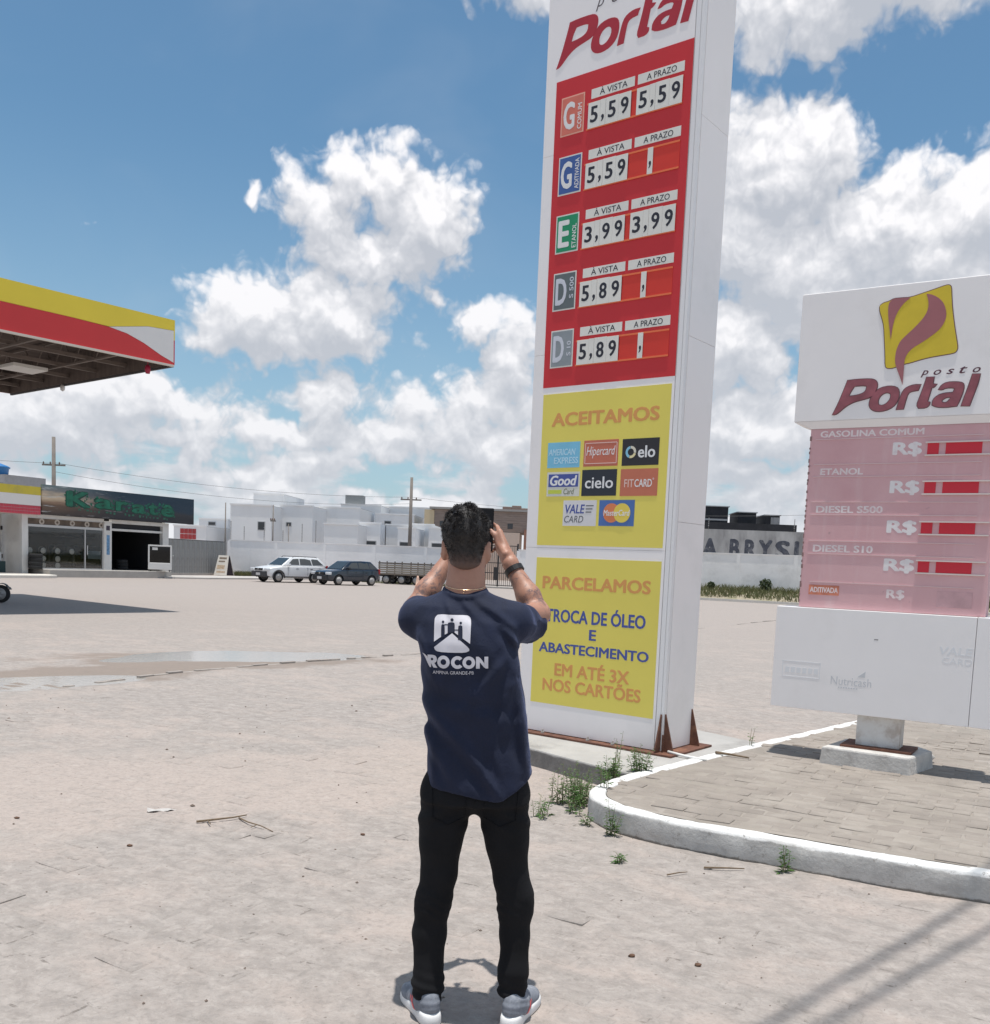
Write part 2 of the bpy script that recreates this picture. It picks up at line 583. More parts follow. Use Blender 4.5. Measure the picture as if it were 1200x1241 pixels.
def ground_mat(stone=False):
    m = bpy.data.materials.new("dusty_sett" if stone else "dusty_stone_paving"); m.use_nodes = True
    N = NT(m.node_tree); b = m.node_tree.nodes['Principled BSDF']
    P = N.n('ShaderNodeNewGeometry').outputs['Position']
    sp = N.n('ShaderNodeSeparateXYZ'); N.link(P, sp.inputs[0])
    x, y = sp.outputs[0], sp.outputs[1]
    # weathered grey stone and pinkish sand lying on it
    rot = N.n('ShaderNodeVectorRotate', rotation_type='Z_AXIS'); rot.inputs['Angle'].default_value = -KR
    N.link(P, rot.inputs['Vector']); PR = rot.outputs[0]
    PS = N.vmath('MULTIPLY', PR, (0.85, 1.2, 1))
    n1 = N.noise(PS, 2.1, 8, 0.66, 0.3)
    n2 = N.noise(P, 0.45, 5, 0.6)
    n3 = N.noise(P, 30, 5, 0.7)
    n4 = N.noise(PS, 9, 6, 0.7, 0.4)
    grey = N.mix(N.map(n4, 0.35, 0.65), (0.285, 0.252, 0.230), (0.384, 0.342, 0.314))
    sand = N.mix(N.map(n3, 0.3, 0.7), (0.372, 0.315, 0.282), (0.424, 0.362, 0.326))
    # sand drifts along a shallow band that crosses the yard
    d = N.math('ABSOLUTE', N.math('SUBTRACT', N.math('MULTIPLY', N.math('SUBTRACT', y, 6.9), 0.93), N.math('MULTIPLY', N.math('ADD', x, 1.2), 0.36)))
    band = N.map(d, 0.1, 1.3, 0.40, 0.0, True)
    sfac = N.math('ADD', N.math('ADD', n1, band), N.math('MULTIPLY', N.math('SUBTRACT', n2, 0.5), 0.7))
    sfac = N.map(sfac, 0.44, 0.68, 0, 1, True)
    far = N.map(y, 16, 30, 0, 0.6)
    sfac = N.math('MAXIMUM', sfac, far)
    if stone: sfac = N.math('MULTIPLY', sfac, 0.8)
    c = N.mix(sfac, grey, sand)
    mot = N.noise(P, 13, 7, 0.72, 0.6)
    c = N.mix(N.map(mot, 0.36, 0.5, 0.34, 0, True), c, (0.235, 0.215, 0.20))
    c = N.mix(N.map(mot, 0.54, 0.66, 0, 0.45, True), c, (0.46, 0.415, 0.38))
    mo2 = N.noise(P, 34, 6, 0.75, 0.5)
    c = N.mix(N.map(mo2, 0.34, 0.5, 0.42, 0, True), c, (0.21, 0.19, 0.172))
    c = N.mix(N.map(mo2, 0.56, 0.68, 0, 0.4, True), c, (0.47, 0.42, 0.38))
    # fine speckle of grit
    vo = N.n('ShaderNodeTexVoronoi'); vo.inputs['Scale'].default_value = 26
    N.link(P, vo.inputs['Vector'])
    pick = N.n('ShaderNodeSeparateXYZ'); N.link(vo.outputs['Color'], pick.inputs[0])
    dot = N.math('MULTIPLY', N.map(vo.outputs['Distance'], 0.10, 0.2, 1, 0), N.math('GREATER_THAN', pick.outputs[0], 0.93))
    c = N.mix(N.math('MULTIPLY', dot, 0.6), c, (0.14, 0.11, 0.09))
    # thin darker joint lines that still show through the dust, following the rows
    wob = N.vmath('ADD', PR, N.vmath('MULTIPLY', N.noise(P, 3.0, 3, 0.5, out='Color'), (0.09, 0.09, 0)))
    br = N.n('ShaderNodeTexBrick'); br.offset = 0.5
    br.inputs['Scale'].default_value = 1.0
    br.inputs['Brick Width'].default_value = 0.24; br.inputs['Row Height'].default_value = 0.145
    br.inputs['Mortar Size'].default_value = 0.006; br.inputs['Mortar Smooth'].default_value = 0.3
    N.link(wob, br.inputs['Vector'])
    jl = N.math('MULTIPLY', br.outputs['Fac'], N.map(N.noise(P, 4.5, 5, 0.75), 0.56, 0.66, 0, 0.95, True))
    jl = N.math('MULTIPLY', jl, N.map(sfac, 0, 1, 0.75, 0.12))
    near = N.map(N.vmath('LENGTH', P), 9, 16, 1, 0)
    jl = N.math('MULTIPLY', jl, near)
    c = N.mix(jl, c, (0.17, 0.145, 0.125))
    # darker earth dirt specks gathered in places
    c = N.mix(N.map(N.noise(PS, 14, 8, 0.8), 0.66, 0.76, 0, 0.5, True), c, (0.19, 0.17, 0.15))
    c = N.mix(N.map(y, 12, 26, 0, 0.35), c, (0.31, 0.275, 0.255))
    # wet margin round the puddles
    def ell(cx, cy, a, bb, ang):
        cs, sn = math.cos(ang), math.sin(ang)
        dx = N.math('SUBTRACT', x, cx); dy = N.math('SUBTRACT', y, cy)
        u = N.math('DIVIDE', N.math('ADD', N.math('MULTIPLY', dx, cs), N.math('MULTIPLY', dy, sn)), a)
        v = N.math('DIVIDE', N.math('SUBTRACT', N.math('MULTIPLY', dy, cs), N.math('MULTIPLY', dx, sn)), bb)
        return N.math('SUBTRACT', 1.0, N.vmath('LENGTH', N.xyz(u, v, 0)))
    wet = N.math('MAXIMUM', ell(-4.0, 14.4, 2.7, 1.25, 0.42), ell(-5.3, 11.8, 2.9, 1.0, 0.95))
    wet = N.math('ADD', wet, N.math('MULTIPLY', N.math('SUBTRACT', N.noise(P, 1.3, 6, 0.65), 0.5), 1.3))
    wet = N.map(wet, -0.05, 0.3, 0, 0.8, True)
    c = N.mix(wet, c, (0.235, 0.19, 0.16))
    # long tyre marks of dust far out
    c = N.mix(N.map(N.noise(N.vmath('MULTIPLY', P, (0.12, 0.9, 1)), 1.0, 5, 0.7), 0.5, 0.75, 0, 0.28), c, (0.34, 0.31, 0.285))
    if stone:
        oi = N.n('ShaderNodeObjectInfo')
        c = N.mix(N.math('MULTIPLY', oi.outputs['Random'], 0.16), c, (0.20, 0.185, 0.17))
    N.link(c, b.inputs['Base Color'])
    b.inputs['Roughness'].default_value = 0.92
    b.inputs['Specular IOR Level'].default_value = 0.2
    hgt = N.math('ADD', N.math('MULTIPLY', n4, 1.0), N.math('MULTIPLY', n3, 0.45))
    hgt = N.math('SUBTRACT', hgt, N.math('MULTIPLY', jl, 0.8))
    bp = N.n('ShaderNodeBump'); bp.inputs['Distance'].default_value = 0.011; bp.inputs['Strength'].default_value = 0.9
    N.link(hgt, bp.inputs['Height']); N.link(bp.outputs[0], b.inputs['Normal'])
    return m


ground = make_ground()

M_stone = ground_mat(True)
M_stone_old = mat("worn_granite", (0.335, 0.31, 0.287), 0.9, var=0.09, scale=5, bump=0.003, bscale=60, dirt=((0.39, 0.343, 0.313), 0.85, 3.0), spec=0.2)
M_paver = mat("island_paver", (0.285, 0.25, 0.22), 0.92, var=0.14, scale=4, bump=0.003, bscale=70, dirt=((0.37, 0.33, 0.29), 0.85, 2.6), spec=0.2, world=True)


def stone_mesh(name, a, b, th, m, jit, r):
    """chamfered block, top at z = 0, slightly irregular outline"""
    c = [(-a / 2, -b / 2), (0, -b / 2), (a / 2, -b / 2), (a / 2, b / 2), (0, b / 2), (-a / 2, b / 2)]
    c = [(x + r.uniform(-jit, jit), y + r.uniform(-jit, jit)) for x, y in c]
    ch = min(a, b) * 0.09
    n = len(c)
    top = [(x * (1 - 2 * ch / a), y * (1 - 2 * ch / b), 0.0) for x, y in c]
    mid = [(x, y, -ch * 0.55) for x, y in c]
    bot = [(x, y, -th) for x, y in c]
    me = bpy.data.meshes.new(name)
    fs = [(0, 1, 2, 3, 4, 5)]
    for i in range(n):
        j = (i + 1) % n
        fs += [(n + i, n + j, j, i), (2 * n + i, 2 * n + j, n + j, n + i)]
    me.from_pydata(top + mid + bot, [], fs)
    me.materials.append(m)
    return me


def stuff_from(spots, meshes, name, parent):
    vs = []; fs = []; o = 0
    data = []
    for me in meshes:
        co = np.empty(len(me.vertices) * 3); me.vertices.foreach_get('co', co)
        data.append((co.reshape(-1, 3), [tuple(p.vertices) for p in me.polygons]))
    for (x, y, z, rz, tx, ty, k) in spots:
        co, f = data[k]
        c, s = math.cos(rz), math.sin(rz)
        p = np.stack([x + co[:, 0] * c - co[:, 1] * s, y + co[:, 0] * s + co[:, 1] * c,
                      z + co[:, 2] + tx * co[:, 0] + ty * co[:, 1]], 1)
        vs.append(p); fs.extend([tuple(i + o for i in q) for q in f]); o += len(p)
    me = bpy.data.meshes.new(name)
    me.from_pydata(np.concatenate(vs).tolist(), [], fs)
    me.materials.append(meshes[0].materials[0])
    return tag(link(name, me, parent), kind="stuff")


def in_view(x, y, z=0.0, m=30):
    d = Vector((x, y, z - 1.6)); k = d.dot(fw)
    if k < 0.5: return False
    px = 600 + FPX * d.dot(cr) / k; py = PPY - FPX * d.dot(cu) / k
    return -m < px < 1200 + m and -m < py < 1241 + m


def inside(poly, x, y):
    c = False; n = len(poly)
    for i in range(n):
        (x0, y0), (x1, y1) = poly[i - 1], poly[i]
        if (y0 > y) != (y1 > y) and x < (x1 - x0) * (y - y0) / (y1 - y0) + x0: c = not c
    return c


# ---------------------------------------------------------------- traffic island
def catmull(pts, k=8):
    out = []
    P = [Vector((*p, 0)) for p in pts]
    for i in range(len(P) - 1):
        a, b, c, d = P[max(i - 1, 0)], P[i], P[i + 1], P[min(i + 2, len(P) - 1)]
        for j in range(k):
            t = j / k
            q = 0.5 * ((2 * b) + (-a + c) * t + (2 * a - 5 * b + 4 * c - d) * t * t + (-a + 3 * b - 3 * c + d) * t ** 3)
            out.append((q.x, q.y))
    out.append(tuple(P[-1][:2]))
    return out


KERB = [(9.5, 2.2), (5.5, 3.45), (3.4, 4.28), (2.54, 4.70), (2.08, 4.90), (1.63, 5.16), (1.12, 5.44), (0.80, 5.70), (0.67, 5.92), (0.64, 6.10),
        (0.70, 6.33), (0.94, 6.70), (1.46, 7.30), (2.33, 8.28), (3.66, 9.72), (5.6, 11.9), (8.5, 15.2)]
kp = catmull(KERB, 8)
ISL = 0.15


def offset_path(p, d):
    out = []
    for i in range(len(p)):
        a = Vector(p[max(i - 1, 0)]); b = Vector(p[min(i + 1, len(p) - 1)])
        t = (b - a).normalized(); nrm = Vector((t.y, -t.x))     # to the right of travel = into the island
        out.append((p[i][0] + nrm.x * d, p[i][1] + nrm.y * d))
    return out


island = thing("traffic_island", None, None, (0, 0, 0)); island['kind'] = 'structure'
inner = offset_path(kp, 0.118)


def build_kerb():
    prof = [(0.0, -0.05), (0.002, 0.0), (-0.004, 0.06), (0.001, 0.125), (0.005, 0.143), (0.015, 0.151), (0.06, 0.153), (0.10, 0.151), (0.114, 0.143), (0.118, 0.1)]
    mb = MB(); n = len(prof)
    # denser path for the ragged hand-made outline
    dense = catmull(kp, 3)
    vs = []
    for i, (x, y) in enumerate(dense):
        a = Vector(dense[max(i - 1, 0)]); b = Vector(dense[min(i + 1, len(dense) - 1)])
        t = (b - a).normalized(); nr = Vector((t.y, -t.x))
        for j, (w, z) in enumerate(prof):
            q = float(fbm(np.array(x * 4.5 + j * 1.1), np.array(y * 4.5), 4)) * 0.018
            q2 = float(fbm(np.array(x * 7 + 50), np.array(y * 7 + j * .8), 4)) * 0.013
            vs.append((x + nr.x * (w + q), y + nr.y * (w + q), z + (q2 if j > 2 else 0)))
    fs = [(i * n + j, (i + 1) * n + j, (i + 1) * n + j + 1, i * n + j + 1) for i in range(len(dense) - 1) for j in range(n - 1)]
    mb.add(vs, fs)
    m = bpy.data.materials.new("limewashed_kerb"); m.use_nodes = True
    N = NT(m.node_tree); b = m.node_tree.nodes['Principled BSDF']
    P = N.n('ShaderNodeTexCoord').outputs['Object']
    sp = N.n('ShaderNodeSeparateXYZ'); N.link(P, sp.inputs[0])
    w = N.noise(P, 9, 7, 0.7)
    base = N.mix(N.map(N.noise(P, 3, 5, 0.6), 0.3, 0.7), (0.66, 0.65, 0.63), (0.80, 0.79, 0.77))
    # worn limewash on the side, darkened in colour for its shade, cement shows in chips; soil line at the foot
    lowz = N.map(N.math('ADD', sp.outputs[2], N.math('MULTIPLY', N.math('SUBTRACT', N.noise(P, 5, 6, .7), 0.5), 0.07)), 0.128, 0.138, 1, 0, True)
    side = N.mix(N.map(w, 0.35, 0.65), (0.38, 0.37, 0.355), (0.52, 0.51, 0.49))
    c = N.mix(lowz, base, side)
    c = N.mix(N.map(N.noise(P, 16, 8, 0.78), 0.585, 0.64, 0, 0.85, True), c, (0.27, 0.25, 0.23))
    c = N.mix(N.map(N.noise(N.vmath('MULTIPLY', P, (1, 1, 3)), 4, 5, 0.7), 0.5, 0.75, 0, 0.45, True), c, (0.42, 0.38, 0.34))
    foot = N.map(N.math('ADD', sp.outputs[2], N.math('MULTIPLY', N.math('SUBTRACT', N.noise(P, 14, 5, 0.7), 0.5), 0.035)), 0.006, 0.018, 1, 0, True)
    c = N.mix(N.math('MULTIPLY', foot, 0.8), c, (0.12, 0.10, 0.08))
    N.link(c, b.inputs['Base Color']); b.inputs['Roughness'].default_value = 0.85
    bp = N.n('ShaderNodeBump'); bp.inputs['Distance'].default_value = 0.005; N.link(N.noise(P, 35, 6, 0.7), bp.inputs['Height']); N.link(bp.outputs[0], b.inputs['Normal'])
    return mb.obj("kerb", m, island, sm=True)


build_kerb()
isl_poly = inner
M_joint = mat("sandy_joint", (0.29, 0.255, 0.22), 0.95, var=0.15, scale=3, bump=0.004, bscale=50, dirt=((0.36, 0.32, 0.285), 0.8, 2.5))
# bedding of the island: gridded so that it can undulate
def island_bed():
    bm = bmesh.new()
    vs = [bm.verts.new((x, y, 0)) for x, y in inner] + [bm.verts.new((14, 16, 0)), bm.verts.new((14, 1.0, 0))]
    bm.faces.new(vs)
    for ax in (0, 1):
        for q in np.arange(0.6 if ax == 0 else 3.0, 6 if ax == 0 else 12, 0.06):
            co = (q, 0, 0) if ax == 0 else (0, q, 0); no = (1, 0, 0) if ax == 0 else (0, 1, 0)
            bmesh.ops.bisect_plane(bm, geom=bm.verts[:] + bm.edges[:] + bm.faces[:], plane_co=co, plane_no=no)
    for v in bm.verts:
        v.co.z = ISL - 0.0012 + float(fbm(np.array(v.co.x * 3), np.array(v.co.y * 3), 4)) * 0.015
    me = bpy.data.meshes.new("bedding"); bm.to_mesh(me); bm.free()
    me.materials.append(M_joint); smooth(me)
    return link("bedding", me, island)


island_bed()
FOOT_C = (3.14, 7.62)      # footing of the old sign


def pave(poly, parent, name, a, b, gap, rz, z, zj, tilt, m, jit, nvar, xr, yr, skip=None, bond=0.5, limit=300, viewm=40):
    r = random.Random(5)
    meshes = [stone_mesh(name, a - gap * r.uniform(.6, 1.5), b - gap * r.uniform(.6, 1.5), 0.05, m, jit, r) for _ in range(nvar)]
    cs, sn = math.cos(rz), math.sin(rz)
    spots = []
    for i in range(-200, 200):
        for j in range(-200, 200):
            u = (i + (bond if j % 2 else 0)) * a + r.uniform(-1, 1) * jit; v = j * b + r.uniform(-1, 1) * jit
            x = u * cs - v * sn; y = u * sn + v * cs
            if not (xr[0] < x < xr[1] and yr[0] < y < yr[1]): continue
            if not in_view(x, y, 0, viewm): continue
            if poly and not inside(poly, x, y): continue
            if skip and skip(x, y): continue
            spots.append((x, y, z(x, y) + r.gauss(0, zj), rz + r.gauss(0, 0.02), r.gauss(0, tilt), r.gauss(0, tilt), r.randrange(nvar)))
    spots.sort(key=lambda s: s[0] ** 2 + s[1] ** 2)
    for (x, y, zz, q, tx, ty, k) in spots[:limit]:
        o = link(name, meshes[k], parent)
        o.location = (x, y, zz); o.rotation_euler = (ty, -tx, q)
    if len(spots) > limit: stuff_from(spots[limit:], meshes, name, parent)
    return len(spots)


shrunk = offset_path(kp, 0.165) + [(14, 16), (14, 1.0)]
n_isl = pave(shrunk, island, "paving_block", 0.215, 0.108, 0.007, KR, lambda x, y: ISL + 0.0025, 0.0028, 0.02, M_paver, 0.0035, 8, (0.6, 8), (3, 12))

# setts of the yard, mostly buried in sand
slab_poly = [(-0.12, 8.16), (0.29, 7.63), (0.93, 6.86)] + offset_path(catmull([(0.94, 6.70), (1.46, 7.30), (2.33, 8.28)], 4), -0.012)[1:] + [(1.5, 9.35), (0.7, 9.2)]
isl_outer = kp + [(14, 16), (14, 1.0)]
n_yard = pave(None, ground, "paving_stone", 0.24, 0.145, 0.016, KR, lambda x, y: -0.0036 + float(fbm(np.array(x * .7), np.array(y * .7), 2)) * .008, 0.0035, 0.022, M_stone, 0.012, 12,
              (-6, 6), (2.4, 11), skip=lambda x, y: inside(isl_outer, x, y) or inside(slab_poly, x, y), viewm=60)

# ---------------------------------------------------------------- slab under the tall sign
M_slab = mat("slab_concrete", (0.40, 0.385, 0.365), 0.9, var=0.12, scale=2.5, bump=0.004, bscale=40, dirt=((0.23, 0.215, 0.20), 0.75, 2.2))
def shade_slab_side():
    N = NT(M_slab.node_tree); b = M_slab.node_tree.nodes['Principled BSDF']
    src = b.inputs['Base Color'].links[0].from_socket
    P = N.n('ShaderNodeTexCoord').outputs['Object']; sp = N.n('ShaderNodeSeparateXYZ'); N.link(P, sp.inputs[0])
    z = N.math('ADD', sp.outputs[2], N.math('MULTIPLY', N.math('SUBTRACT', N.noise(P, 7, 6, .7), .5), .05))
    side_shade = N.map(z, .118, .134, .85, 0, True)  # shade on the slab's side, painted in as a dark low band
    side_shade = N.math('MULTIPLY', side_shade, N.map(N.noise(P, 5, 5, .7), .3, .6, .55, 1))
    N.link(N.mix(side_shade, src, (.115, .11, .105)), b.inputs['Base Color'])
shade_slab_side()
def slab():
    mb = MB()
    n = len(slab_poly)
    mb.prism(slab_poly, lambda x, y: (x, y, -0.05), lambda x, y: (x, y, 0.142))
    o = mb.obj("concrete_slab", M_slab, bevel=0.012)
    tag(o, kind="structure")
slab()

# ---------------------------------------------------------------- puddles
def puddle(cx, cy, a, b, ang):
    m = MATS.get("puddle_water")
    if not m:
        m = mat("puddle_water", (0.34, 0.31, 0.28), 0.10)
        N = NT(m.node_tree); bs = m.node_tree.nodes['Principled BSDF']
        bs.inputs['IOR'].default_value = 1.33
        P = N.n('ShaderNodeTexCoord').outputs['Object']
        bp = N.n('ShaderNodeBump'); bp.inputs['Distance'].default_value = 0.0015
        N.link(N.noise(P, 16, 3, 0.5), bp.inputs['Height']); N.link(bp.outputs[0], bs.inputs['Normal'])
    vs = [(cx + a * math.cos(t) * math.cos(ang) - b * math.sin(t) * math.sin(ang), cy + a * math.cos(t) * math.sin(ang) + b * math.sin(t) * math.cos(ang), -0.0045) for t in np.linspace(0, 2 * math.pi, 40, endpoint=False)]
    o = MB().add(vs, [tuple(range(40))]).obj("puddle", m)
    tag(o, kind="structure")
puddle(-4.1, 14.8, 2.9, 1.4, 0.42)
puddle(-5.6, 10.95, 2.4, 1.1, 0.75)

# ---------------------------------------------------------------- line of edging stones across the yard
edging = thing("edging_line", None, None); edging['kind'] = 'structure'
M_edge = mat("edging_stone", (0.33, 0.29, 0.26), 0.9, var=0.18, scale=3, dirt=((0.52, 0.45, 0.39), 0.7, 3))
def edging_line():
    path = catmull([(-4.9, 10.9), (-4.0, 12.8), (-2.56, 14.87), (-1.40, 16.33), (1.01, 19.73), (5.96, 27.6), (9.82, 33.9), (14, 40)], 10)
    r = random.Random(3)
    acc = 0
    for i in range(len(path) - 1):
        a = Vector(path[i]); b = Vector(path[i + 1]); L = (b - a).length; n = max(1, int(L / 0.55))
        for k in range(n):
            p = a.lerp(b, (k + .5) / n); l = L / n
            if r.random() < 0.16: continue
            ang = math.atan2(b.y - a.y, b.x - a.x) + r.gauss(0, .03)
            h = max(0.003, r.gauss(0.013, 0.007))
            h *= 0.5 if p.y < 12.0 else 1
            o = MB().box(-l * .48, l * .48, -0.035, 0.035, -0.04, h).obj("edging_stone", M_edge, edging, bevel=0.006)
            o.location = (p.x, p.y, 0); o.rotation_euler = (r.gauss(0, .02), 0, ang)
edging_line()
# ================================================================ TALL PRICE SIGN
M_white = mat("white_acm_panel", (0.885, 0.85, 0.84), 0.38, var=0.02, scale=0.8, dirt=((0.74, 0.72, 0.70), 0.5, 1.3))
M_trim = mat("white_metal_trim", (0.80, 0.79, 0.79), 0.32, var=0.02, scale=1)
M_rust = mat("rusty_steel", (0.13, 0.055, 0.035), 0.85, var=0.35, scale=14, bump=0.002, bscale=90, dirt=((0.28, 0.13, 0.07), 0.7, 8))
M_redv = mat("red_vinyl", (0.58, 0.022, 0.028), 0.5, var=0.04, scale=1.5)
M_yelv = mat("yellow_vinyl", (0.78, 0.665, 0.125), 0.5, var=0.035, scale=1.2)
M_orange = mat("faded_orange_vinyl", (0.70, 0.33, 0.10), 0.6, var=0.05, scale=5)
M_bluev = mat("blue_vinyl", (0.06, 0.09, 0.33), 0.5)
M_black = mat("black_vinyl", (0.02, 0.02, 0.03), 0.5)
M_plate = mat("yellowed_white_plate", (0.76, 0.74, 0.68), 0.5, var=0.05, scale=3)
M_rail = mat("orange_red_rail", (0.80, 0.17, 0.06), 0.5)
M_logor = mat("logo_red", (0.42, 0.02, 0.035), 0.5, var=0.08, scale=4)
M_greyv = mat("dark_grey_vinyl", (0.09, 0.10, 0.11), 0.5)

LP = [(0.416, 3.096), (0.481, 3.1), (0.581, 3.098), (0.616, 3.088), (0.634, 3.065), (0.635, 3.03), (0.618, 2.985), (0.591, 2.961), (0.542, 2.949), (0.483, 2.936), (0.444, 2.92), (0.405, 2.894), (0.367, 2.859), (0.343, 2.845), (0.322, 2.843), (0.336, 2.871), (0.362, 2.932), (0.387, 3.003), (0.404, 3.054)]
LPh = [(0.47, 3.052), (0.534, 3.053), (0.56, 3.046), (0.557, 3.014), (0.539, 2.995), (0.5, 2.982), (0.435, 2.977), (0.447, 3.015)]
LO = [(0.585, 2.911), (0.596, 2.961), (0.627, 3.005), (0.664, 3.028), (0.722, 3.037), (0.771, 3.027), (0.792, 3.0), (0.794, 2.95), (0.776, 2.901), (0.735, 2.868), (0.677, 2.853), (0.628, 2.858), (0.597, 2.879)]
LOh = [(0.647, 2.928), (0.655, 2.958), (0.677, 2.982), (0.711, 2.993), (0.736, 2.978), (0.737, 2.943), (0.712, 2.909), (0.679, 2.894), (0.654, 2.902)]
LR = [(0.783, 2.86), (0.801, 2.94), (0.821, 2.999), (0.848, 3.022), (0.894, 3.036), (0.941, 3.033), (0.929, 3.012), (0.925, 2.995), (0.879, 2.99), (0.856, 2.977), (0.845, 2.937), (0.831, 2.863)]
LT = [(0.975, 3.084), (1.026, 3.083), (1.02, 3.036), (1.048, 3.03), (1.031, 3.011), (1.013, 3.005), (0.993, 2.91), (1.009, 2.904), (1.009, 2.884), (0.987, 2.865), (0.935, 2.865), (0.922, 2.888), (0.939, 2.942), (0.961, 3.02)]
LA = [(1.061, 2.99), (1.081, 3.023), (1.116, 3.04), (1.18, 3.039), (1.221, 3.029), (1.23, 3.004), (1.223, 2.956), (1.205, 2.899), (1.193, 2.868), (1.121, 2.862), (1.056, 2.867), (1.027, 2.883), (1.029, 2.918), (1.059, 2.95), (1.104, 2.963), (1.159, 2.964), (1.17, 2.988), (1.16, 3.0), (1.11, 3.001), (1.084, 2.988)]
LAh = [(1.089, 2.914), (1.116, 2.933), (1.147, 2.933), (1.14, 2.912), (1.119, 2.893), (1.093, 2.897)]
LL = [(1.279, 3.088), (1.328, 3.085), (1.32, 3.028), (1.299, 2.952), (1.275, 2.864), (1.221, 2.867), (1.235, 2.916), (1.259, 3.002)]
EMB = [(0.609, 3.63), (0.632, 3.648), (0.675, 3.656), (0.703, 3.672), (0.76, 3.671), (0.817, 3.668), (0.891, 3.686), (0.982, 3.709), (1.053, 3.729), (1.076, 3.729), (1.089, 3.716), (1.096, 3.653), (1.107, 3.565), (1.131, 3.437), (1.151, 3.348), (1.166, 3.28), (1.158, 3.256), (1.141, 3.245), (1.064, 3.237), (0.982, 3.228), (0.909, 3.213), (0.853, 3.198), (0.814, 3.193), (0.758, 3.175), (0.722, 3.167), (0.692, 3.171), (0.681, 3.188), (0.675, 3.269), (0.662, 3.38), (0.65, 3.481), (0.631, 3.543), (0.613, 3.59)]
SW1 = [(0.928, 3.683), (0.976, 3.67), (1.024, 3.636), (1.055, 3.594), (1.072, 3.539), (1.072, 3.491), (1.053, 3.444), (1.023, 3.408), (0.971, 3.369), (0.918, 3.334), (0.864, 3.304), (0.829, 3.267), (0.813, 3.224), (0.813, 3.169), (0.813, 3.039), (0.789, 3.101), (0.76, 3.168), (0.747, 3.213), (0.746, 3.263), (0.754, 3.313), (0.774, 3.361), (0.81, 3.397), (0.854, 3.438), (0.897, 3.483), (0.931, 3.529), (0.948, 3.576), (0.947, 3.62), (0.938, 3.655)]
SW2 = [(0.676, 3.653), (0.703, 3.672), (0.76, 3.671), (0.822, 3.667), (0.782, 3.637), (0.747, 3.591), (0.723, 3.534), (0.711, 3.466), (0.706, 3.377), (0.694, 3.437), (0.676, 3.539), (0.669, 3.609)]


def grow_ring(ring, d):
    cx = sum(p[0] for p in ring) / len(ring); cz = sum(p[1] for p in ring) / len(ring)
    out = []
    n = len(ring)
    area = sum(ring[i - 1][0] * ring[i][1] - ring[i][0] * ring[i - 1][1] for i in range(n))
    s = 1 if area > 0 else -1
    for i in range(n):
        a = Vector(ring[i - 1]); b = Vector(ring[(i + 1) % n]); t = (b - a).normalized()
        out.append((ring[i][0] + s * t.y * d, ring[i][1] - s * t.x * d))
    return out


def station_logo(parent, f, y, mred, mposto, memb=None, mswoosh=None, edge=None):
    """the word Portal with posto above it; f maps logo coordinates to the panel"""
    F = lambda ring: [f(*p) for p in ring]
    y2 = y - 0.004
    for nm, ring, holes in (("letter", LP, [LPh]), ("letter", LO, [LOh]), ("letter", LR, []), ("letter", LT, []), ("letter", LA, [LAh]), ("letter", LL, [])):
        if edge:
            poly_with_holes("letter_edge", grow_ring(F(ring), 0.006), [grow_ring(F(h), -0.006) for h in holes], edge, parent, y, 0.003)
        poly_with_holes(nm, F(ring), [F(h) for h in holes], mred, parent, y2 if edge else y, 0.003)
    if mposto is None: return
    x0, z0 = f(0.932, 3.098); x1, z1 = f(1.332, 3.140)
    for k, ch in enumerate("posto"):
        a = x0 + (x1 - x0) * (k * 0.215)
        w = (x1 - x0) * 0.13
        h0 = z0 - (0.012 if ch == 'p' else 0); h1 = z1 - (z1 - z0) * 0.12 + (0.012 if ch == 't' else 0)
        lettering(ch, mposto, parent, a, a + w, h0, h1, y, bold=0.01, shear=0.35)
    if memb:
        poly_with_holes("emblem_edge", grow_ring(F(EMB), 0.006), [], edge or mred, parent, y, 0.002)
        poly_with_holes("emblem", F(EMB), [], memb, parent, y - 0.0025, 0.002)
        poly_with_holes("swoosh", F(SW1), [], mswoosh, parent, y - 0.005, 0.002)
        poly_with_holes("swoosh", F(SW2), [], mswoosh, parent, y - 0.005, 0.002)


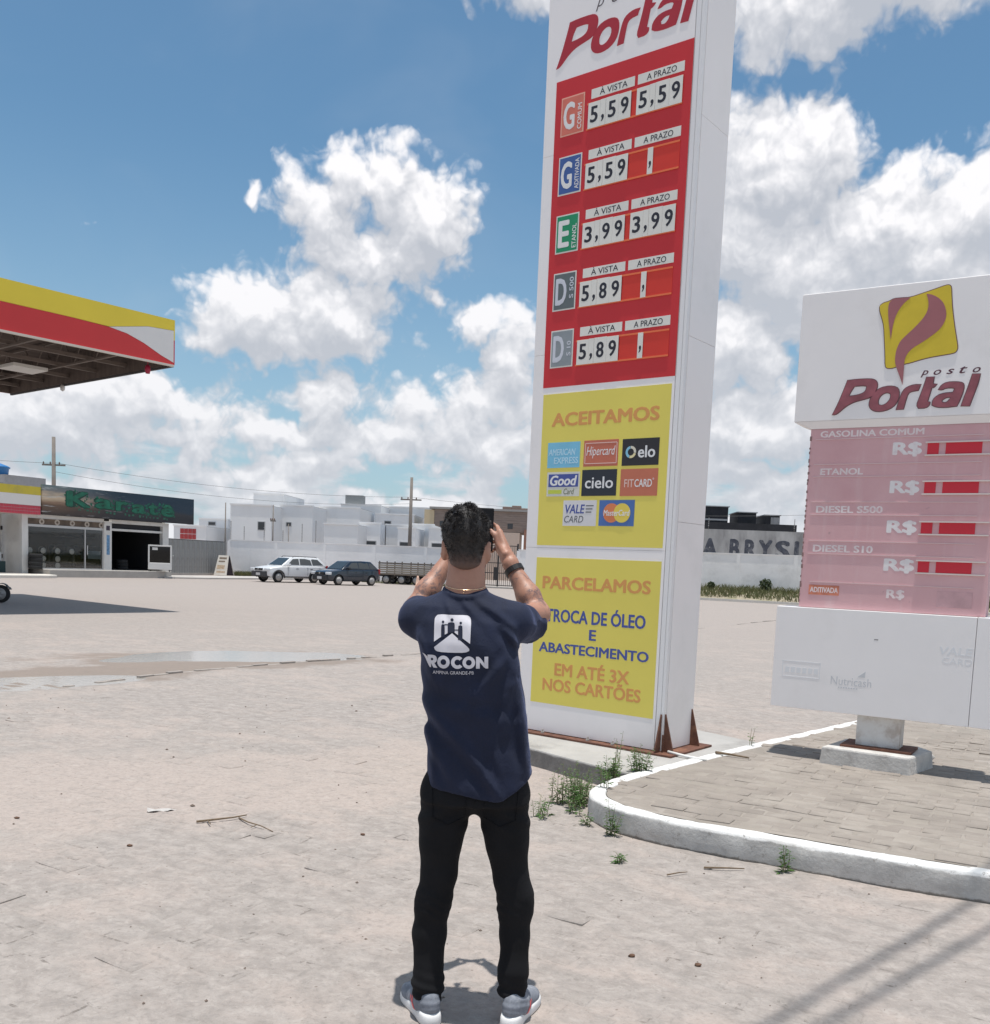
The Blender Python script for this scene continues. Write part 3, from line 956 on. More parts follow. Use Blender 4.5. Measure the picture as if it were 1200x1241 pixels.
def tall_sign():
    yaw = 0.6607
    t = thing("price_sign", "tall white totem with red fuel price panel above two yellow panels, beside the man", "sign", (0.230, 8.431, 0), -yaw)
    W, D, Ht, B0 = 1.424, 0.52, 7.7, 0.165
    # carcass and cladding panels with open joints
    box("carcass", mat("pale_joint", (0.62, 0.61, 0.60), 0.9), t, 0.012, W - 0.012, 0.012, D - 0.012, B0, Ht - 0.02)
    hs = [B0, 1.75, 3.37, 4.99, 6.61, Ht]
    hs2 = [B0, 1.98, 3.40, 5.02, 6.64, Ht]
    for i in range(5):
        z0, z1 = hs[i] + 0.0008, hs[i + 1] - 0.0008
        box("front_panel", M_white, t, 0.0, W - 0.072, 0.0, 0.011, z0, z1, 0.002)
        z0, z1 = hs2[i] + 0.0009, hs2[i + 1] - 0.0009
        box("side_panel", M_white, t, W - 0.011, W, 0.055, D - 0.002, z0, z1, 0.002)
        box("side_panel", M_white, t, 0.0, 0.011, 0.012, D - 0.002, z0, z1, 0.002)
        box("rear_panel", M_white, t, 0.012, W - 0.012, D - 0.011, D, z0, z1, 0.002)
    # corner trim, set back a little from both faces
    mb = MB(); mb.box(W - 0.068, W - 0.030, 0.004, 0.03, B0, Ht).box(W - 0.028, W - 0.003, 0.008, 0.051, B0, Ht)
    mb.obj("corner_trim", M_trim, t, bevel=0.002)
    box("cap", M_trim, t, -0.01, W + 0.01, -0.01, D + 0.01, Ht, Ht + 0.03)
    # ---- print panels
    def panel(nm, m, x0, x1, z0, z1):
        return box(nm, m, t, x0, x1, -0.0022, 0.0005, z0, z1)
    red = panel("red_panel", M_redv, 0.109, 1.353, 3.094, 5.563)
    y1 = panel("yellow_panel", M_yelv, 0.117, 1.330, 1.772, 3.038)
    y2 = panel("yellow_panel", M_yelv, 0.123, 1.329, 0.415, 1.667)
    Y = -0.0024
    # logo at the top of the sign
    sx = (1.225 - 0.096) / (1.221 - 0.322)
    f = lambda x, z: (0.096 + (x - 0.322) * sx, 5.669 + (z - 2.843) * sx * 1.05)
    station_logo(t, f, -0.0002, M_logor, None)
    for k, ch in enumerate('posto'):
        a = .46 + k * .145
        lettering(ch, mat("logo_grey", (0.12, 0.10, 0.11), 0.5), t, a, a + .075, 6.035 - (.022 if ch == 'p' else 0), 6.10 + (.02 if ch == 't' else 0), -0.0002, shear=.35)
    fe = lambda x, z: (f(x, z)[0], f(x, z)[1] + .32)
    for nm, ring, mm, dy in (("emblem", EMB, M_yelv, 0), ("swoosh", SW1, mat("swoosh_red", (0.40, 0.03, 0.04), 0.5), .0025), ("swoosh", SW2, MATS.get("swoosh_red") or mat("swoosh_red", (0.40, 0.03, 0.04), 0.5), .0025)):
        poly_with_holes(nm, [fe(*p) for p in ring], [], mm, t, -0.0002 - dy, .002)
    rows = [
        (5.419, "G", "COMUM", (0.66, 0.17, 0.12), "5,59", "5,59", (0.80, 0.42, 0.32)),
        (4.951, "G", "ADITIVADA", (0.05, 0.11, 0.33), "5,59", None, None),
        (4.486, "E", "ETANOL", (0.01, 0.27, 0.12), "3,99", "3,99", None),
        (4.022, "D", "S 500", (0.12, 0.145, 0.15), "5,89", None, None),
        (3.557, "D", "S 10", (0.27, 0.30, 0.32), "5,89", None, None)]
    for i, (zt, big, small, colr, p1, p2, edge) in enumerate(rows):
        x0, x1 = 0.172, 0.397
        zb = zt - 0.306
        em = mat("tile_edge_%d" % i, edge or (0.72, 0.71, 0.66), 0.6)
        box("fuel_tile_edge", em, t, x0, x1, Y - 0.0035, Y, zb, zt)
        tile = box("fuel_tile", mat("tile_%d" % i, colr, 0.55, var=0.06, scale=9), t, x0 + .011, x1 - .011, Y - 0.0055, Y - .0036, zb + .011, zt - .011)
        lm = mat("tile_letter_%d" % i, (0.78, 0.77, 0.76) if i != 3 and i != 4 else (0.62, 0.64, 0.70), 0.6)
        sh = 0.3 if i < 3 else 0.25
        lettering(big, lm, tile, x0 + 0.025, x0 + 0.135, zb + 0.045, zt - 0.045, Y - 0.0056, bold=0.03)
        smw = {"COMUM": .20, "ADITIVADA": .24, "ETANOL": .19, "S 500": .17, "S 10": .12}[small]
        lettering(small, lm, tile, x1 - 0.062, x1 - 0.022, zb + 0.03 + (0 if i < 3 else .06), zb + 0.03 + (0 if i < 3 else .06) + smw, Y - 0.0056, bold=0.01, vertical=True)
        for word, a, b in (("À VISTA", 0.460, 0.858), ("A PRAZO", 0.886, 1.286)):
            pl_ = box("header_plate", M_plate, t, a, b, Y - 0.0035, Y, zt - 0.073, zt)
            ww = (b - a)
            lettering(word, M_black, pl_, a + ww * .20, b - ww * .16, zt - 0.060, zt - (0.002 if word[0] == 'À' else 0.014), Y - 0.0036, bold=0.006)
        # rails that hold the number plates
        for zr in (zt - 0.108, zt - 0.303):
            mb = MB().box(0.425, 1.284, Y - 0.006, Y - 0.0025, zr - 0.007, zr + 0.007)
            mb.obj("plate_rail", M_rail, t)
        box("slot_back", mat("slot_red", (0.66, 0.035, 0.018), 0.5, var=.05), t, 0.84, 1.284, Y - 0.0024, Y, zt - 0.301, zt - 0.110)
        for price, a in ((p1, 0.439), (p2, 0.885)):
            widths = [(0.0, 0.115, 0), (0.115, 0.165, 1), (0.165, 0.285, 2), (0.285, 0.397, 3)]
            if price is None:
                c0, c1 = a + 0.126, a + 0.173
                p_ = box("digit_plate", M_plate, t, c0, c1, Y - 0.0085, Y - .0062, zt - 0.302, zt - 0.106)
                lettering(",", M_black, p_, c0 + .013, c1 - .013, zt - 0.26, zt - 0.205, Y - 0.0086, bold=0.012, shear=0.1)
                continue
            for (u0, u1, k) in widths:
                ch = price[k]
                p_ = box("digit_plate", M_plate, t, a + u0 + .0009, a + u1 - .0009, Y - 0.0085 - 0.0012 * (k % 2), Y - .0062, zt - 0.302, zt - 0.104 + 0.002 * (k % 3))
                yy = Y - 0.0086 - 0.0012 * (k % 2)
                if ch == ",":
                    lettering(",", M_black, p_, a + u0 + 0.011, a + u1 - 0.011, zt - 0.272, zt - 0.218, yy, bold=0.012, shear=0.1)
                else:
                    mid = a + (u0 + u1) / 2
                    lettering(ch, M_black, p_, mid - 0.036, mid + 0.036, zt - 0.262, zt - 0.136, yy, bold=0.022)
    # ---- ACEITAMOS and the card logos
    lettering("ACEITAMOS", M_orange, t, 0.215, 1.240, 2.765, 2.878, Y, bold=0.035)
    def card(x0, x1, z0, z1, col, rim=None):
        nm = "card_%0.2f_%0.2f" % (x0, z0)
        return box("card_logo", mat(nm, col, 0.5, var=0.05, scale=6), t, x0, x1, Y - 0.0022, Y, z0, z1), Y - 0.0023
    wht = mat("print_white", (0.78, 0.78, 0.78), 0.6)
    pale = mat("print_pale_blue", (0.50, 0.72, 0.84), 0.6)
    c, y = card(0.190, 0.515, 2.422, 2.633, (0.20, 0.52, 0.72))
    lettering("AMERICAN", pale, c, 0.200, 0.470, 2.525, 2.578, y, bold=0.012, shear=.15)
    lettering("EXPRESS", pale, c, 0.258, 0.500, 2.455, 2.508, y, bold=0.012)
    c, y = card(0.553, 0.882, 2.424, 2.636, (0.55, 0.155, 0.095))
    pk = mat("print_pink", (0.80, 0.62, 0.56), 0.6)
    lettering("Hipercard", wht, c, 0.580, 0.855, 2.490, 2.585, y, bold=0.0, shear=.25)
    mb = MB()
    for q in ((.570, .868, 2.610, 2.615), (.570, .868, 2.445, 2.450), (.566, .571, 2.448, 2.612), (.866, .871, 2.448, 2.612)):
        mb.box(q[0], q[1], y - .001, y, q[2], q[3])
    mb.obj("logo_frame", pk, c)
    c, y = card(0.920, 1.252, 2.420, 2.632, (0.022, 0.02, 0.024))
    lettering("elo", wht, c, 1.065, 1.220, 2.480, 2.575, y, bold=0.02)
    for (a0, a1, cc) in ((100, 250, (0.25, .55, .72)), (255, 345, (.80, .70, .40)), (350, 455, (.70, .66, .55))):
        ring = [(1.0 + .048 * math.cos(R(q)), 2.527 + .048 * math.sin(R(q))) for q in np.linspace(a0, a1, 12)] + [(1.0 + .028 * math.cos(R(q)), 2.527 + .028 * math.sin(R(q))) for q in np.linspace(a1, a0, 12)]
        poly_with_holes("ring_mark", ring, [], mat("ring_%d" % a0, cc, .6), c, y, .0012)
    c, y = card(0.196, 0.527, 2.184, 2.386, (0.66, 0.66, 0.60))
    box("logo_field", M_bluev, c, .212, .512, y - .0012, y, 2.262, 2.368)
    box("logo_field", mat("print_lime", (.55, .62, .08), .6), c, .212, .350, y - .0012, y, 2.205, 2.238)
    lettering("Good", wht, c, 0.228, 0.500, 2.272, 2.358, y - .0013, bold=0.03, shear=.2)
    lettering("Card", mat("print_olive", (.12, .13, .05), .6), c, 0.370, 0.475, 2.200, 2.248, y, shear=.2)
    c, y = card(0.548, 0.881, 2.184, 2.397, (0.018, 0.024, 0.035))
    lettering("cielo", wht, c, 0.580, 0.850, 2.245, 2.340, y, bold=0.012)
    c, y = card(0.917, 1.255, 2.180, 2.394, (0.55, 0.165, 0.095))
    lettering("FIT", pk, c, 0.955, 1.040, 2.250, 2.312, y)
    lettering("CARD", wht, c, 1.048, 1.205, 2.250, 2.312, y, bold=0.012)
    lettering("°", wht, c, 1.210, 1.222, 2.305, 2.32, y)
    c, y = card(0.375, 0.703, 1.938, 2.149, (0.70, 0.69, 0.70))
    lettering("VALE", M_bluev, c, 0.395, 0.590, 2.040, 2.115, y, bold=0.02, shear=.15)
    lettering("CARD", M_greyv, c, 0.390, 0.580, 1.965, 2.022, y, shear=.2)
    mb = MB()
    for k in range(3): mb.box(.600, .655 + .01 * k, y - .001, y, 2.048 + .026 * k, 2.056 + .026 * k)
    mb.obj("logo_bars", M_greyv, c)
    c, y = card(0.730, 1.060, 1.940, 2.149, (0.07, 0.16, 0.42))
    for (cx, cc, yy) in ((.848, (.72, .22, .09), y), (.948, (.80, .62, .10), y - .0013)):
        poly_with_holes("disc", [(cx + .078 * math.cos(a), 2.045 + .078 * math.sin(a)) for a in np.linspace(0, 2 * math.pi, 28, endpoint=False)], [], mat("disc_%0.2f" % cx, cc, .6), c, yy, .0012)
    lettering("MasterCard", wht, c, 0.775, 1.020, 2.022, 2.070, y - .0026, bold=0.012, shear=.15)
    # ---- lower yellow panel
    lettering("PARCELAMOS", M_orange, t, 0.196, 1.248, 1.402, 1.512, Y, bold=0.032)
    lettering("TROCA DE ÓLEO", M_bluev, t, 0.245, 1.218, 1.122, 1.262, Y, bold=0.028)
    lettering("E", M_bluev, t, 0.692, 0.762, 0.992, 1.082, Y, bold=0.028)
    lettering("ABASTECIMENTO", M_bluev, t, 0.188, 1.263, 0.858, 0.945, Y, bold=0.028)
    lettering("EM ATÉ 3X", M_orange, t, 0.361, 1.096, 0.664, 0.800, Y, bold=0.028)
    lettering("NOS CARTÕES", M_orange, t, 0.244, 1.210, 0.527, 0.660, Y, bold=0.028)
    # ---- foot: rusty plate, gussets, bolts
    box("foot_plate", M_rust, t, -0.06, W + 0.13, -0.09, D + 0.12, 0.142, 0.160, 0.003)
    mb = MB()
    for (x, y, dx, dy) in ((W - .02, -0.0, 0, -1), (W, .03, 1, 0), (W, D - .03, 1, 0), (W - .35, D, 0, 1)):
        th = .006
        L, Hh = .085, .30
        if dx: poly = [(x, .161), (x + L, .161), (x + L, .175), (x + .006, .161 + Hh), (x, .161 + Hh)]; f0 = lambda a, b, y=y: (a, y - th, b); f1 = lambda a, b, y=y: (a, y + th, b)
        else: poly = [(0, .161), (L, .161), (L, .175), (.006, .161 + Hh), (0, .161 + Hh)]; f0 = lambda a, b, x=x, y=y, dy=dy: (x - th, y + dy * a, b); f1 = lambda a, b, x=x, y=y, dy=dy: (x + th, y + dy * a, b)
        g = MB(); g.prism(poly, f0, f1); g.obj("gusset", M_rust, t)
    box("foot_angle", M_rust, t, W + 0.002, W + 0.012, -0.012, 0.0, .16, .30)
    for x in (0.30, 0.76, 1.0):
        b_ = MB(); b_.lathe([(.017, 0), (.017, .014), (.009, .014), (.009, .035)], (x, -0.05, .160), 6)
        b_.obj("anchor_bolt", mat("galvanised", (.5, .48, .45), .5, .8), t)
    return t


tall_sign()

# loose white pipe offcut lying beside the foot plate
def offcut():
    mb = MB(); mb.tube([(1.40, 7.53, .172), (1.53, 7.43, .158), (1.66, 7.33, .156)], .011, 10)
    o = mb.obj("pipe_offcut", mat("white_pvc", (.75, .74, .7), .5), sm=True)
    tag(o, "thin white plastic pipe lying against the foot plate of the tall sign", "pipe")
offcut()

# ================================================================ OLD LOW SIGN
M_oldw = mat("old_white_sheet", (0.87, 0.84, 0.83), 0.45, var=0.025, scale=1.4, dirt=((0.74, 0.71, 0.69), 0.45, 1.6))
M_pink = bpy.data.materials.new("sun_faded_red_vinyl")


def faded_pink():
    m = M_pink; m.use_nodes = True
    N = NT(m.node_tree); b = m.node_tree.nodes['Principled BSDF']
    P = N.n('ShaderNodeTexCoord').outputs['Object']
    n1 = N.noise(P, 1.6, 5, 0.6)
    c = N.mix(N.map(n1, .3, .7), (0.62, 0.345, 0.365), (0.70, 0.44, 0.455))
    c = N.mix(N.map(N.noise(N.vmath('MULTIPLY', P, (6, 6, .8)), 2, 5, .6), .55, .75, 0, .4), c, (0.74, 0.56, 0.56))
    c = N.mix(N.map(N.noise(P, 13, 8, .75), .66, .72, 0, .7), c, (.36, .24, .24))
    N.link(c, b.inputs['Base Color']); b.inputs['Roughness'].default_value = .6
faded_pink()


def low_sign():
    t = thing("fuel_sign", "old low station sign with faded pink price board and white header on the island", "sign", (2.25, 7.75, 0), -0.556)
    D = 0.30
    # header
    hd = MB(); poly = [(0.032, 2.80), (1.618, 2.80), (1.618, 3.775), (0.032, 3.775)]
    hd.prism(poly, lambda x, z: (x, -0.0, z), lambda x, z: (x, D, z))
    # underside tapering in to the price board
    hd.add([(0.032, 0.0, 2.80), (1.618, 0.0, 2.80), (1.618, D, 2.80), (0.032, D, 2.80), (0.158, 0.03, 2.745), (1.492, 0.03, 2.745), (1.492, D - .03, 2.745), (0.158, D - .03, 2.745)],
           [(0, 1, 5, 4), (1, 2, 6, 5), (2, 3, 7, 6), (3, 0, 4, 7)])
    header = hd.obj("header_box", M_oldw, t, bevel=.006)
    station_logo(t, lambda x, z: (x, z), -0.001, mat("faded_maroon", (0.29, 0.085, 0.105), .5, var=.3, scale=7), mat("maroon_dark", (.10, .03, .05), .5),
                 mat("faded_yellow", (0.66, 0.50, 0.03), .5, var=.06), mat("faded_mauve", (0.36, 0.13, 0.14), .5, var=.05), edge=mat("maroon_edge", (.16, .075, .085), .5))
    # price board
    box("price_board", M_pink, t, 0.158, 1.492, 0.035, D - .035, 1.357, 2.748, .004)
    Y = 0.0345
    pl = mat("pale_pink_letter", (0.80, 0.70, 0.70), .6, var=.06, scale=8, dirt=((.64, .44, .46), .6, 18))
    strip = mat("pink_strip", (0.72, 0.53, 0.53), .6)
    slot = mat("slot_bright_red", (0.62, 0.02, 0.04), .5)
    creamr = mat("cream_rail", (0.72, 0.62, 0.58), .5)
    rows = [("GASOLINA COMUM", 2.678, 2.728, .233, .984), ("ETANOL", 2.390, 2.441, .252, .572), ("DIESEL S500", 2.097, 2.152, .240, .736), ("DIESEL S10", 1.793, 1.850, .237, .686)]
    zr = [2.572, 2.288, 1.991, 1.704]
    for k, (w, z0, z1, x0, x1) in enumerate(rows):
        lettering(w, pl, t, x0, x1, z0, z1, Y, bold=0.03)
        for z in (z0 - .014, z1 + (.03 if k else 99)):
            if z < 5: box("board_strip", strip, t, .20, 1.385, Y - .004, Y, z - .003, z + .003)
        c = zr[k]
        lettering("R$", mat("white_price_letter", (.80, .76, .76), .6, dirt=((.66, .48, .5), .5, 15)), t, .772, .978 + .004 * k, c - .055, c + .055, Y, bold=0.04)
        for dz in (.046, -.048):
            mb = MB().box(1.0, 1.47, Y - .016, Y, c + dz - .005, c + dz + .005)
            mb.obj("plate_rail", creamr, t)
        box("price_slot", slot, t, 1.014, 1.092, Y - .003, Y, c - .041, c + .041)
        box("price_slot", slot, t, 1.138, 1.378, Y - .003, Y, c - .041, c + .041)
    lettering("R$", pl, t, .807, .938, 1.447, 1.526, Y, bold=0.035)
    box("faded_orange_strip", mat("weathered_orange", (.62, .22, .14), .7, var=.25, scale=12), t, .228, .460, Y - .002, Y, 1.458, 1.535)
    lettering("ADITIVADA", pl, t, .238, .452, 1.476, 1.518, Y - .0021, bold=0.03)
    box("board_strip", strip, t, .232, 1.40, Y - .004, Y, 1.556, 1.562)
    box("worn_field", mat("worn_pink", (.62, .38, .40), .7, var=.2, scale=6), t, 1.16, 1.40, Y - .002, Y, 1.41, 1.53)
    # rivets and torn edge at the left of the board
    r = random.Random(4)
    mb = MB()
    for k in range(26):
        z = 1.40 + k * .05 + r.uniform(-.015, .015)
        mb.box(.155, .155 + r.uniform(.006, .016), Y - .003, Y + .01, z, z + r.uniform(.012, .035))
    mb.obj("torn_edge", mat("torn_edge_brown", (.28, .18, .17), .9), t)
    # lower box, two sheets with a joint
    box("lower_box", M_oldw, t, 0.0, 1.449, -.01, D + .01, .548, 1.354, .004)
    box("lower_box", M_oldw, t, 1.452, 1.65, -.01, D + .01, .548, 1.354, .004)
    g1 = mat("ghost_lettering", (.76, .765, .78), .5); g2 = mat("ghost_lettering_darker", (.60, .61, .63), .55)
    lettering("Nutricash", g2, t, .458, .76, .768, .832, -.0102, bold=-0.004)
    mb = MB(); [mb.box(.515 + k * .019, .528 + k * .019, -.0112, -.0101, .744, .754) for k in range(8)]; mb.obj("ghost_small_print", g2, t)
    poly_with_holes("sail_mark", [(.655, .842), (.712, .888), (.709, .84)], [], g2, t, -.0102, .001)
    mb = MB()
    for q in ((.075, .372, .918, .924), (.075, .372, .795, .801), (.075, .081, .798, .921), (.366, .372, .798, .921)): mb.box(q[0], q[1], -.0112, -.0101, q[2], q[3])
    mb.obj("ghost_frame", g1, t)
    mb = MB(); [mb.box(.10 + k * .045, .132 + k * .045, -.0112, -.0101, .83, .875) for k in range(6)]; mb.obj("ghost_print", g1, t)
    lettering("VALE", g1, t, 1.215, 1.44, 1.065, 1.125, -.0102, bold=.02, shear=.1)
    lettering("CARD", g1, t, 1.24, 1.44, 1.0, 1.045, -.0102)
    box("scuff", mat("scuff_grey", (.25, .24, .24), .9), t, .755, .785, -.0108, -.010, 1.135, 1.143)
    return t


low = low_sign()


def low_sign_foot():
    # post in its own orientation under the box
    M_post = mat("post_white_paint", (0.66, 0.655, 0.64), .6, var=.06, scale=5, dirt=((.34, .27, .22), .7, 5))
    box("post", M_post, low, .66, .98, .07, .25, .305, .553, .004)
    box("base_plate", M_rust, low, .56, 1.08, .0, .33, .285, .305, .003)
    M_foot = mat("whitewashed_footing", (0.56, 0.54, 0.51), .9, var=.15, scale=6, bump=.006, bscale=30, dirt=((.30, .27, .25), .85, 7))
    mb = MB(); poly = [(.43, -.10), (1.10, -.13), (1.20, .35), (1.08, .50), (.50, .44)]
    mb.prism(poly, lambda x, y: (x, y, .13), lambda x, y: (x + (.015 if x < .8 else -.015), y * .96, .285))
    mb.obj("footing", M_foot, low, bevel=.014)
    mb = MB()
    r = random.Random(9)
    co = []
    bm = bmesh.new(); bmesh.ops.create_icosphere(bm, subdivisions=2, radius=.045)
    for v in bm.verts: v.co *= 1 + r.uniform(-.12, .12)
    me = bpy.data.meshes.new("rubble"); bm.to_mesh(me); bm.free(); me.materials.append(M_foot)
    o = link("rubble", me, None, (2.86, 7.36, .185)); o.scale = (1.25, .9, .9)
    tag(o, "round lump of whitewashed rubble in front of the low sign's footing", "rubble")
    me2 = me.copy(); o = link("rubble", me2, None, (3.48, 7.62, .20)); o.scale = (1.7, .9, .8)
    tag(o, "grey lump of broken concrete behind the right end of the low sign's footing", "rubble")
low_sign_foot()
# ================================================================ FORECOURT CANOPY
def canopy():
    T = (-8.35, 24.65)
    ang = math.atan2(-3.15, -2.6)           # along the front fascia, away from the tip
    t = thing("forecourt_canopy", "fuel station canopy with yellow and red fascia and a white corner, upper left", "canopy", (T[0], T[1], 0), ang)
    # local x runs along the front fascia away from the tip; local y = -90deg... choose depth side
    L, Dp = 14.0, 9.0
    zb, zt = 6.15, 7.29
    S = -1.0                                 # depth goes to local -y (away from the camera)
    M_fy = mat("fascia_yellow", (0.80, 0.62, 0.05), .4, var=.04, scale=.5)
    M_fr = mat("fascia_red", (0.60, 0.035, 0.035), .4, var=.05, scale=.5)
    M_fw = mat("fascia_white", (0.74, 0.72, 0.70), .4, var=.03, scale=.5)
    M_in = mat("dark_roof_sheet", (0.13, 0.10, 0.085), .9, var=.25, scale=1.0, stretch=(1, 6, 1))  # dark brown with streaky variation
    M_st = mat("dusty_steel", (0.17, 0.135, 0.115), .7, var=.2, scale=2)
    zm = zb + .60
    # front fascia: a curved divide between red and yellow, white corner near the tip
    cur = [(0.0, .10), (.35, .22), (.8, .42), (1.25, .56), (1.7, .62), (2.6, .645), (5, .65), (L, .66)]
    low_ = [(x, zb + .05) for x, _ in cur]; up_ = [(x, zb + z) for x, z in cur]
    def fprism(nm, poly, m, y0, y1):
        mb = MB(); mb.prism(poly, lambda x, z: (x, y0, z), lambda x, z: (x, y1, z)); return mb.obj(nm, m, t)
    fprism("red_fascia", [(0, zb + .05)] + [(L, zb + .05)] + [(x, zb + z) for x, z in cur[::-1]], M_fr, .0, .03)
    wb = [(0, zt - .26), (.7, zt - .30), (1.7, zb + .62 + .006), (1.25, zb + .566), (.8, zb + .426), (.35, zb + .226), (0, zb + .106)]
    fprism("white_corner", wb, M_fw, .0, .03)
    fprism("yellow_fascia", [(0, zt), (0, zt - .254), (.7, zt - .294), (1.7, zb + .632)] + [(x, zb + z + .006) for x, z in cur[5:]] + [(L, zt)], M_fy, .0, .03)
    box("drip_edge", mat("drip_edge_cream", (.66, .6, .52), .6), t, 0, L, .0, .06, zb, zb + .048)
    # the other three sides
    for nm, m, z0, z1 in (("red_fascia", M_fr, zb + .05, zb + .65), ("yellow_fascia", M_fy, zb + .652, zt)):
        box(nm, m, t, -.03, -.001, -Dp, .03, z0, z1)
        box(nm, m, t, -.03, L, -Dp - .03, -Dp - .001, z0, z1)
    box("drip_edge", mat("drip_edge_dark", (.06, .055, .055), .6), t, -.03, .03, -Dp, 0, zb, zb + .048)
    # roof sheets: corrugated underside
    mb = MB(); n = 90
    prof = [(-Dp + Dp * i / n, zt - .25 - (.035 if i % 2 else 0)) for i in range(n + 1)]
    vs = [(x, y, z) for x in (.05, L) for y, z in prof]
    mb.add(vs, [(i, i + 1, n + 2 + i, n + 1 + i) for i in range(n)])
    mb.obj("roof_sheet", M_in, t)
    box("roof_deck", M_in, t, .05, L, -Dp, -.05, zt - .20, zt - .17)
    for (a, b, c, d) in ((.03, L, -.05, -.001), (0.0, .05, -Dp, 0), (.03, L, -Dp, -Dp + .05)): box("fascia_lining", M_in, t, a, b, c, d, zb + .05, zt - .05)
    # lattice trusses and purlins
    for k in range(7):
        x = 1.1 + k * 1.95
        mb = MB()
        mb.box(x - .03, x + .03, -Dp + .05, -.05, zb + .14, zb + .19).box(x - .03, x + .03, -Dp + .05, -.05, zt - .36, zt - .31)
        m_ = 16
        for i in range(m_):
            y0 = -Dp + .1 + (Dp - .2) * i / m_; y1 = -Dp + .1 + (Dp - .2) * (i + 1) / m_
            za, zc = (zb + .17, zt - .33) if i % 2 else (zt - .33, zb + .17)
            mb.tube([(x, y0, za), (x, y1, zc)], .014, 5, False)
        mb.obj("truss", M_st, t)
    for k in range(6):
        y = -.6 - k * 1.55
        box("purlin", M_st, t, .05, L, y - .04, y + .04, zb + .19, zb + .28)
    for (x, y) in ((1.75, -4.3), (5.6, -4.3), (9.4, -4.3), (1.75, -7.4), (5.6, -7.4), (9.4, -7.4), (5.6, -1.5), (9.4, -1.5)):
        lp = box("canopy_lamp", mat("lamp_housing", (.72, .70, .66), .5), t, x - .45, x + .45, y - .45, y + .45, zb + .02, zb + .11, .01)
    # two columns outside the picture carry it
    for (x, y) in ((5.8, -4.5), (12.0, -4.5)):
        mb = MB().box(x - .2, x + .2, y - .2, y + .2, 0, zt - .3); mb.obj("column", M_fw, t, bevel=.01)
    # small red fitting hanging under the corner, bulkhead lamp on the far edge
    mb = MB(); mb.lathe([(.02, 0), (.06, -.04), (.07, -.13), (.05, -.22), (.0, -.22)], (.45, -.40, zb + .02), 14)
    mb.cyl((.45, -.40, zb + .02), (.45, -.40, zb + .22), .012, 6)
    mb.obj("red_fitting", mat("red_plastic", (.40, .02, .06), .5), t, sm=True)
    mb = MB(); mb.lathe([(.0, -.16), (.06, -.12), (.07, -.04), (.04, .03)], (.05, -5.6, zb), 12); mb.obj("bulkhead_lamp", M_fw, t, sm=True)
canopy()

# ================================================================ SCOOTER at the left edge (front wheel shows)
def wheel(parent, c, r, w, ax='y', rimm=None, name="wheel", spokes=5):
    g = link(name, MB().lathe([(r * .60, -w / 2), (r * .92, -w / 2), (r, -w * .3), (r, w * .3), (r * .92, w / 2), (r * .60, w / 2)], (0, 0, 0), 22, ax).mesh(name, mat("tyre_rubber", (.018, .018, .019), .85), True), parent, c)
    mb = MB(); mb.lathe([(r * .66, -w * .54), (r * .66, w * .54), (r * .50, w * .51), (r * .50, -w * .51)], (0, 0, 0), 22, ax)
    for k in range(spokes):
        a = 2 * math.pi * k / spokes
        p = (math.cos(a) * r * .54, 0, math.sin(a) * r * .54) if ax == 'y' else (0, math.cos(a) * r * .54, math.sin(a) * r * .54)
        mb.tube([(0, -w * .50, 0), (p[0], -w * .50, p[2])], r * .10, 6); mb.tube([(0, w * .50, 0), (p[0], w * .50, p[2])], r * .10, 6)
    mb.lathe([(0.0, -w * .55), (r * .18, -w * .54), (r * .18, w * .54), (0.0, w * .55)], (0, 0, 0), 12, ax)
    link("rim", mb.mesh("rim", rimm or mat("wheel_rim_grey", (.36, .35, .34), .5, .2), True), g)
    return g


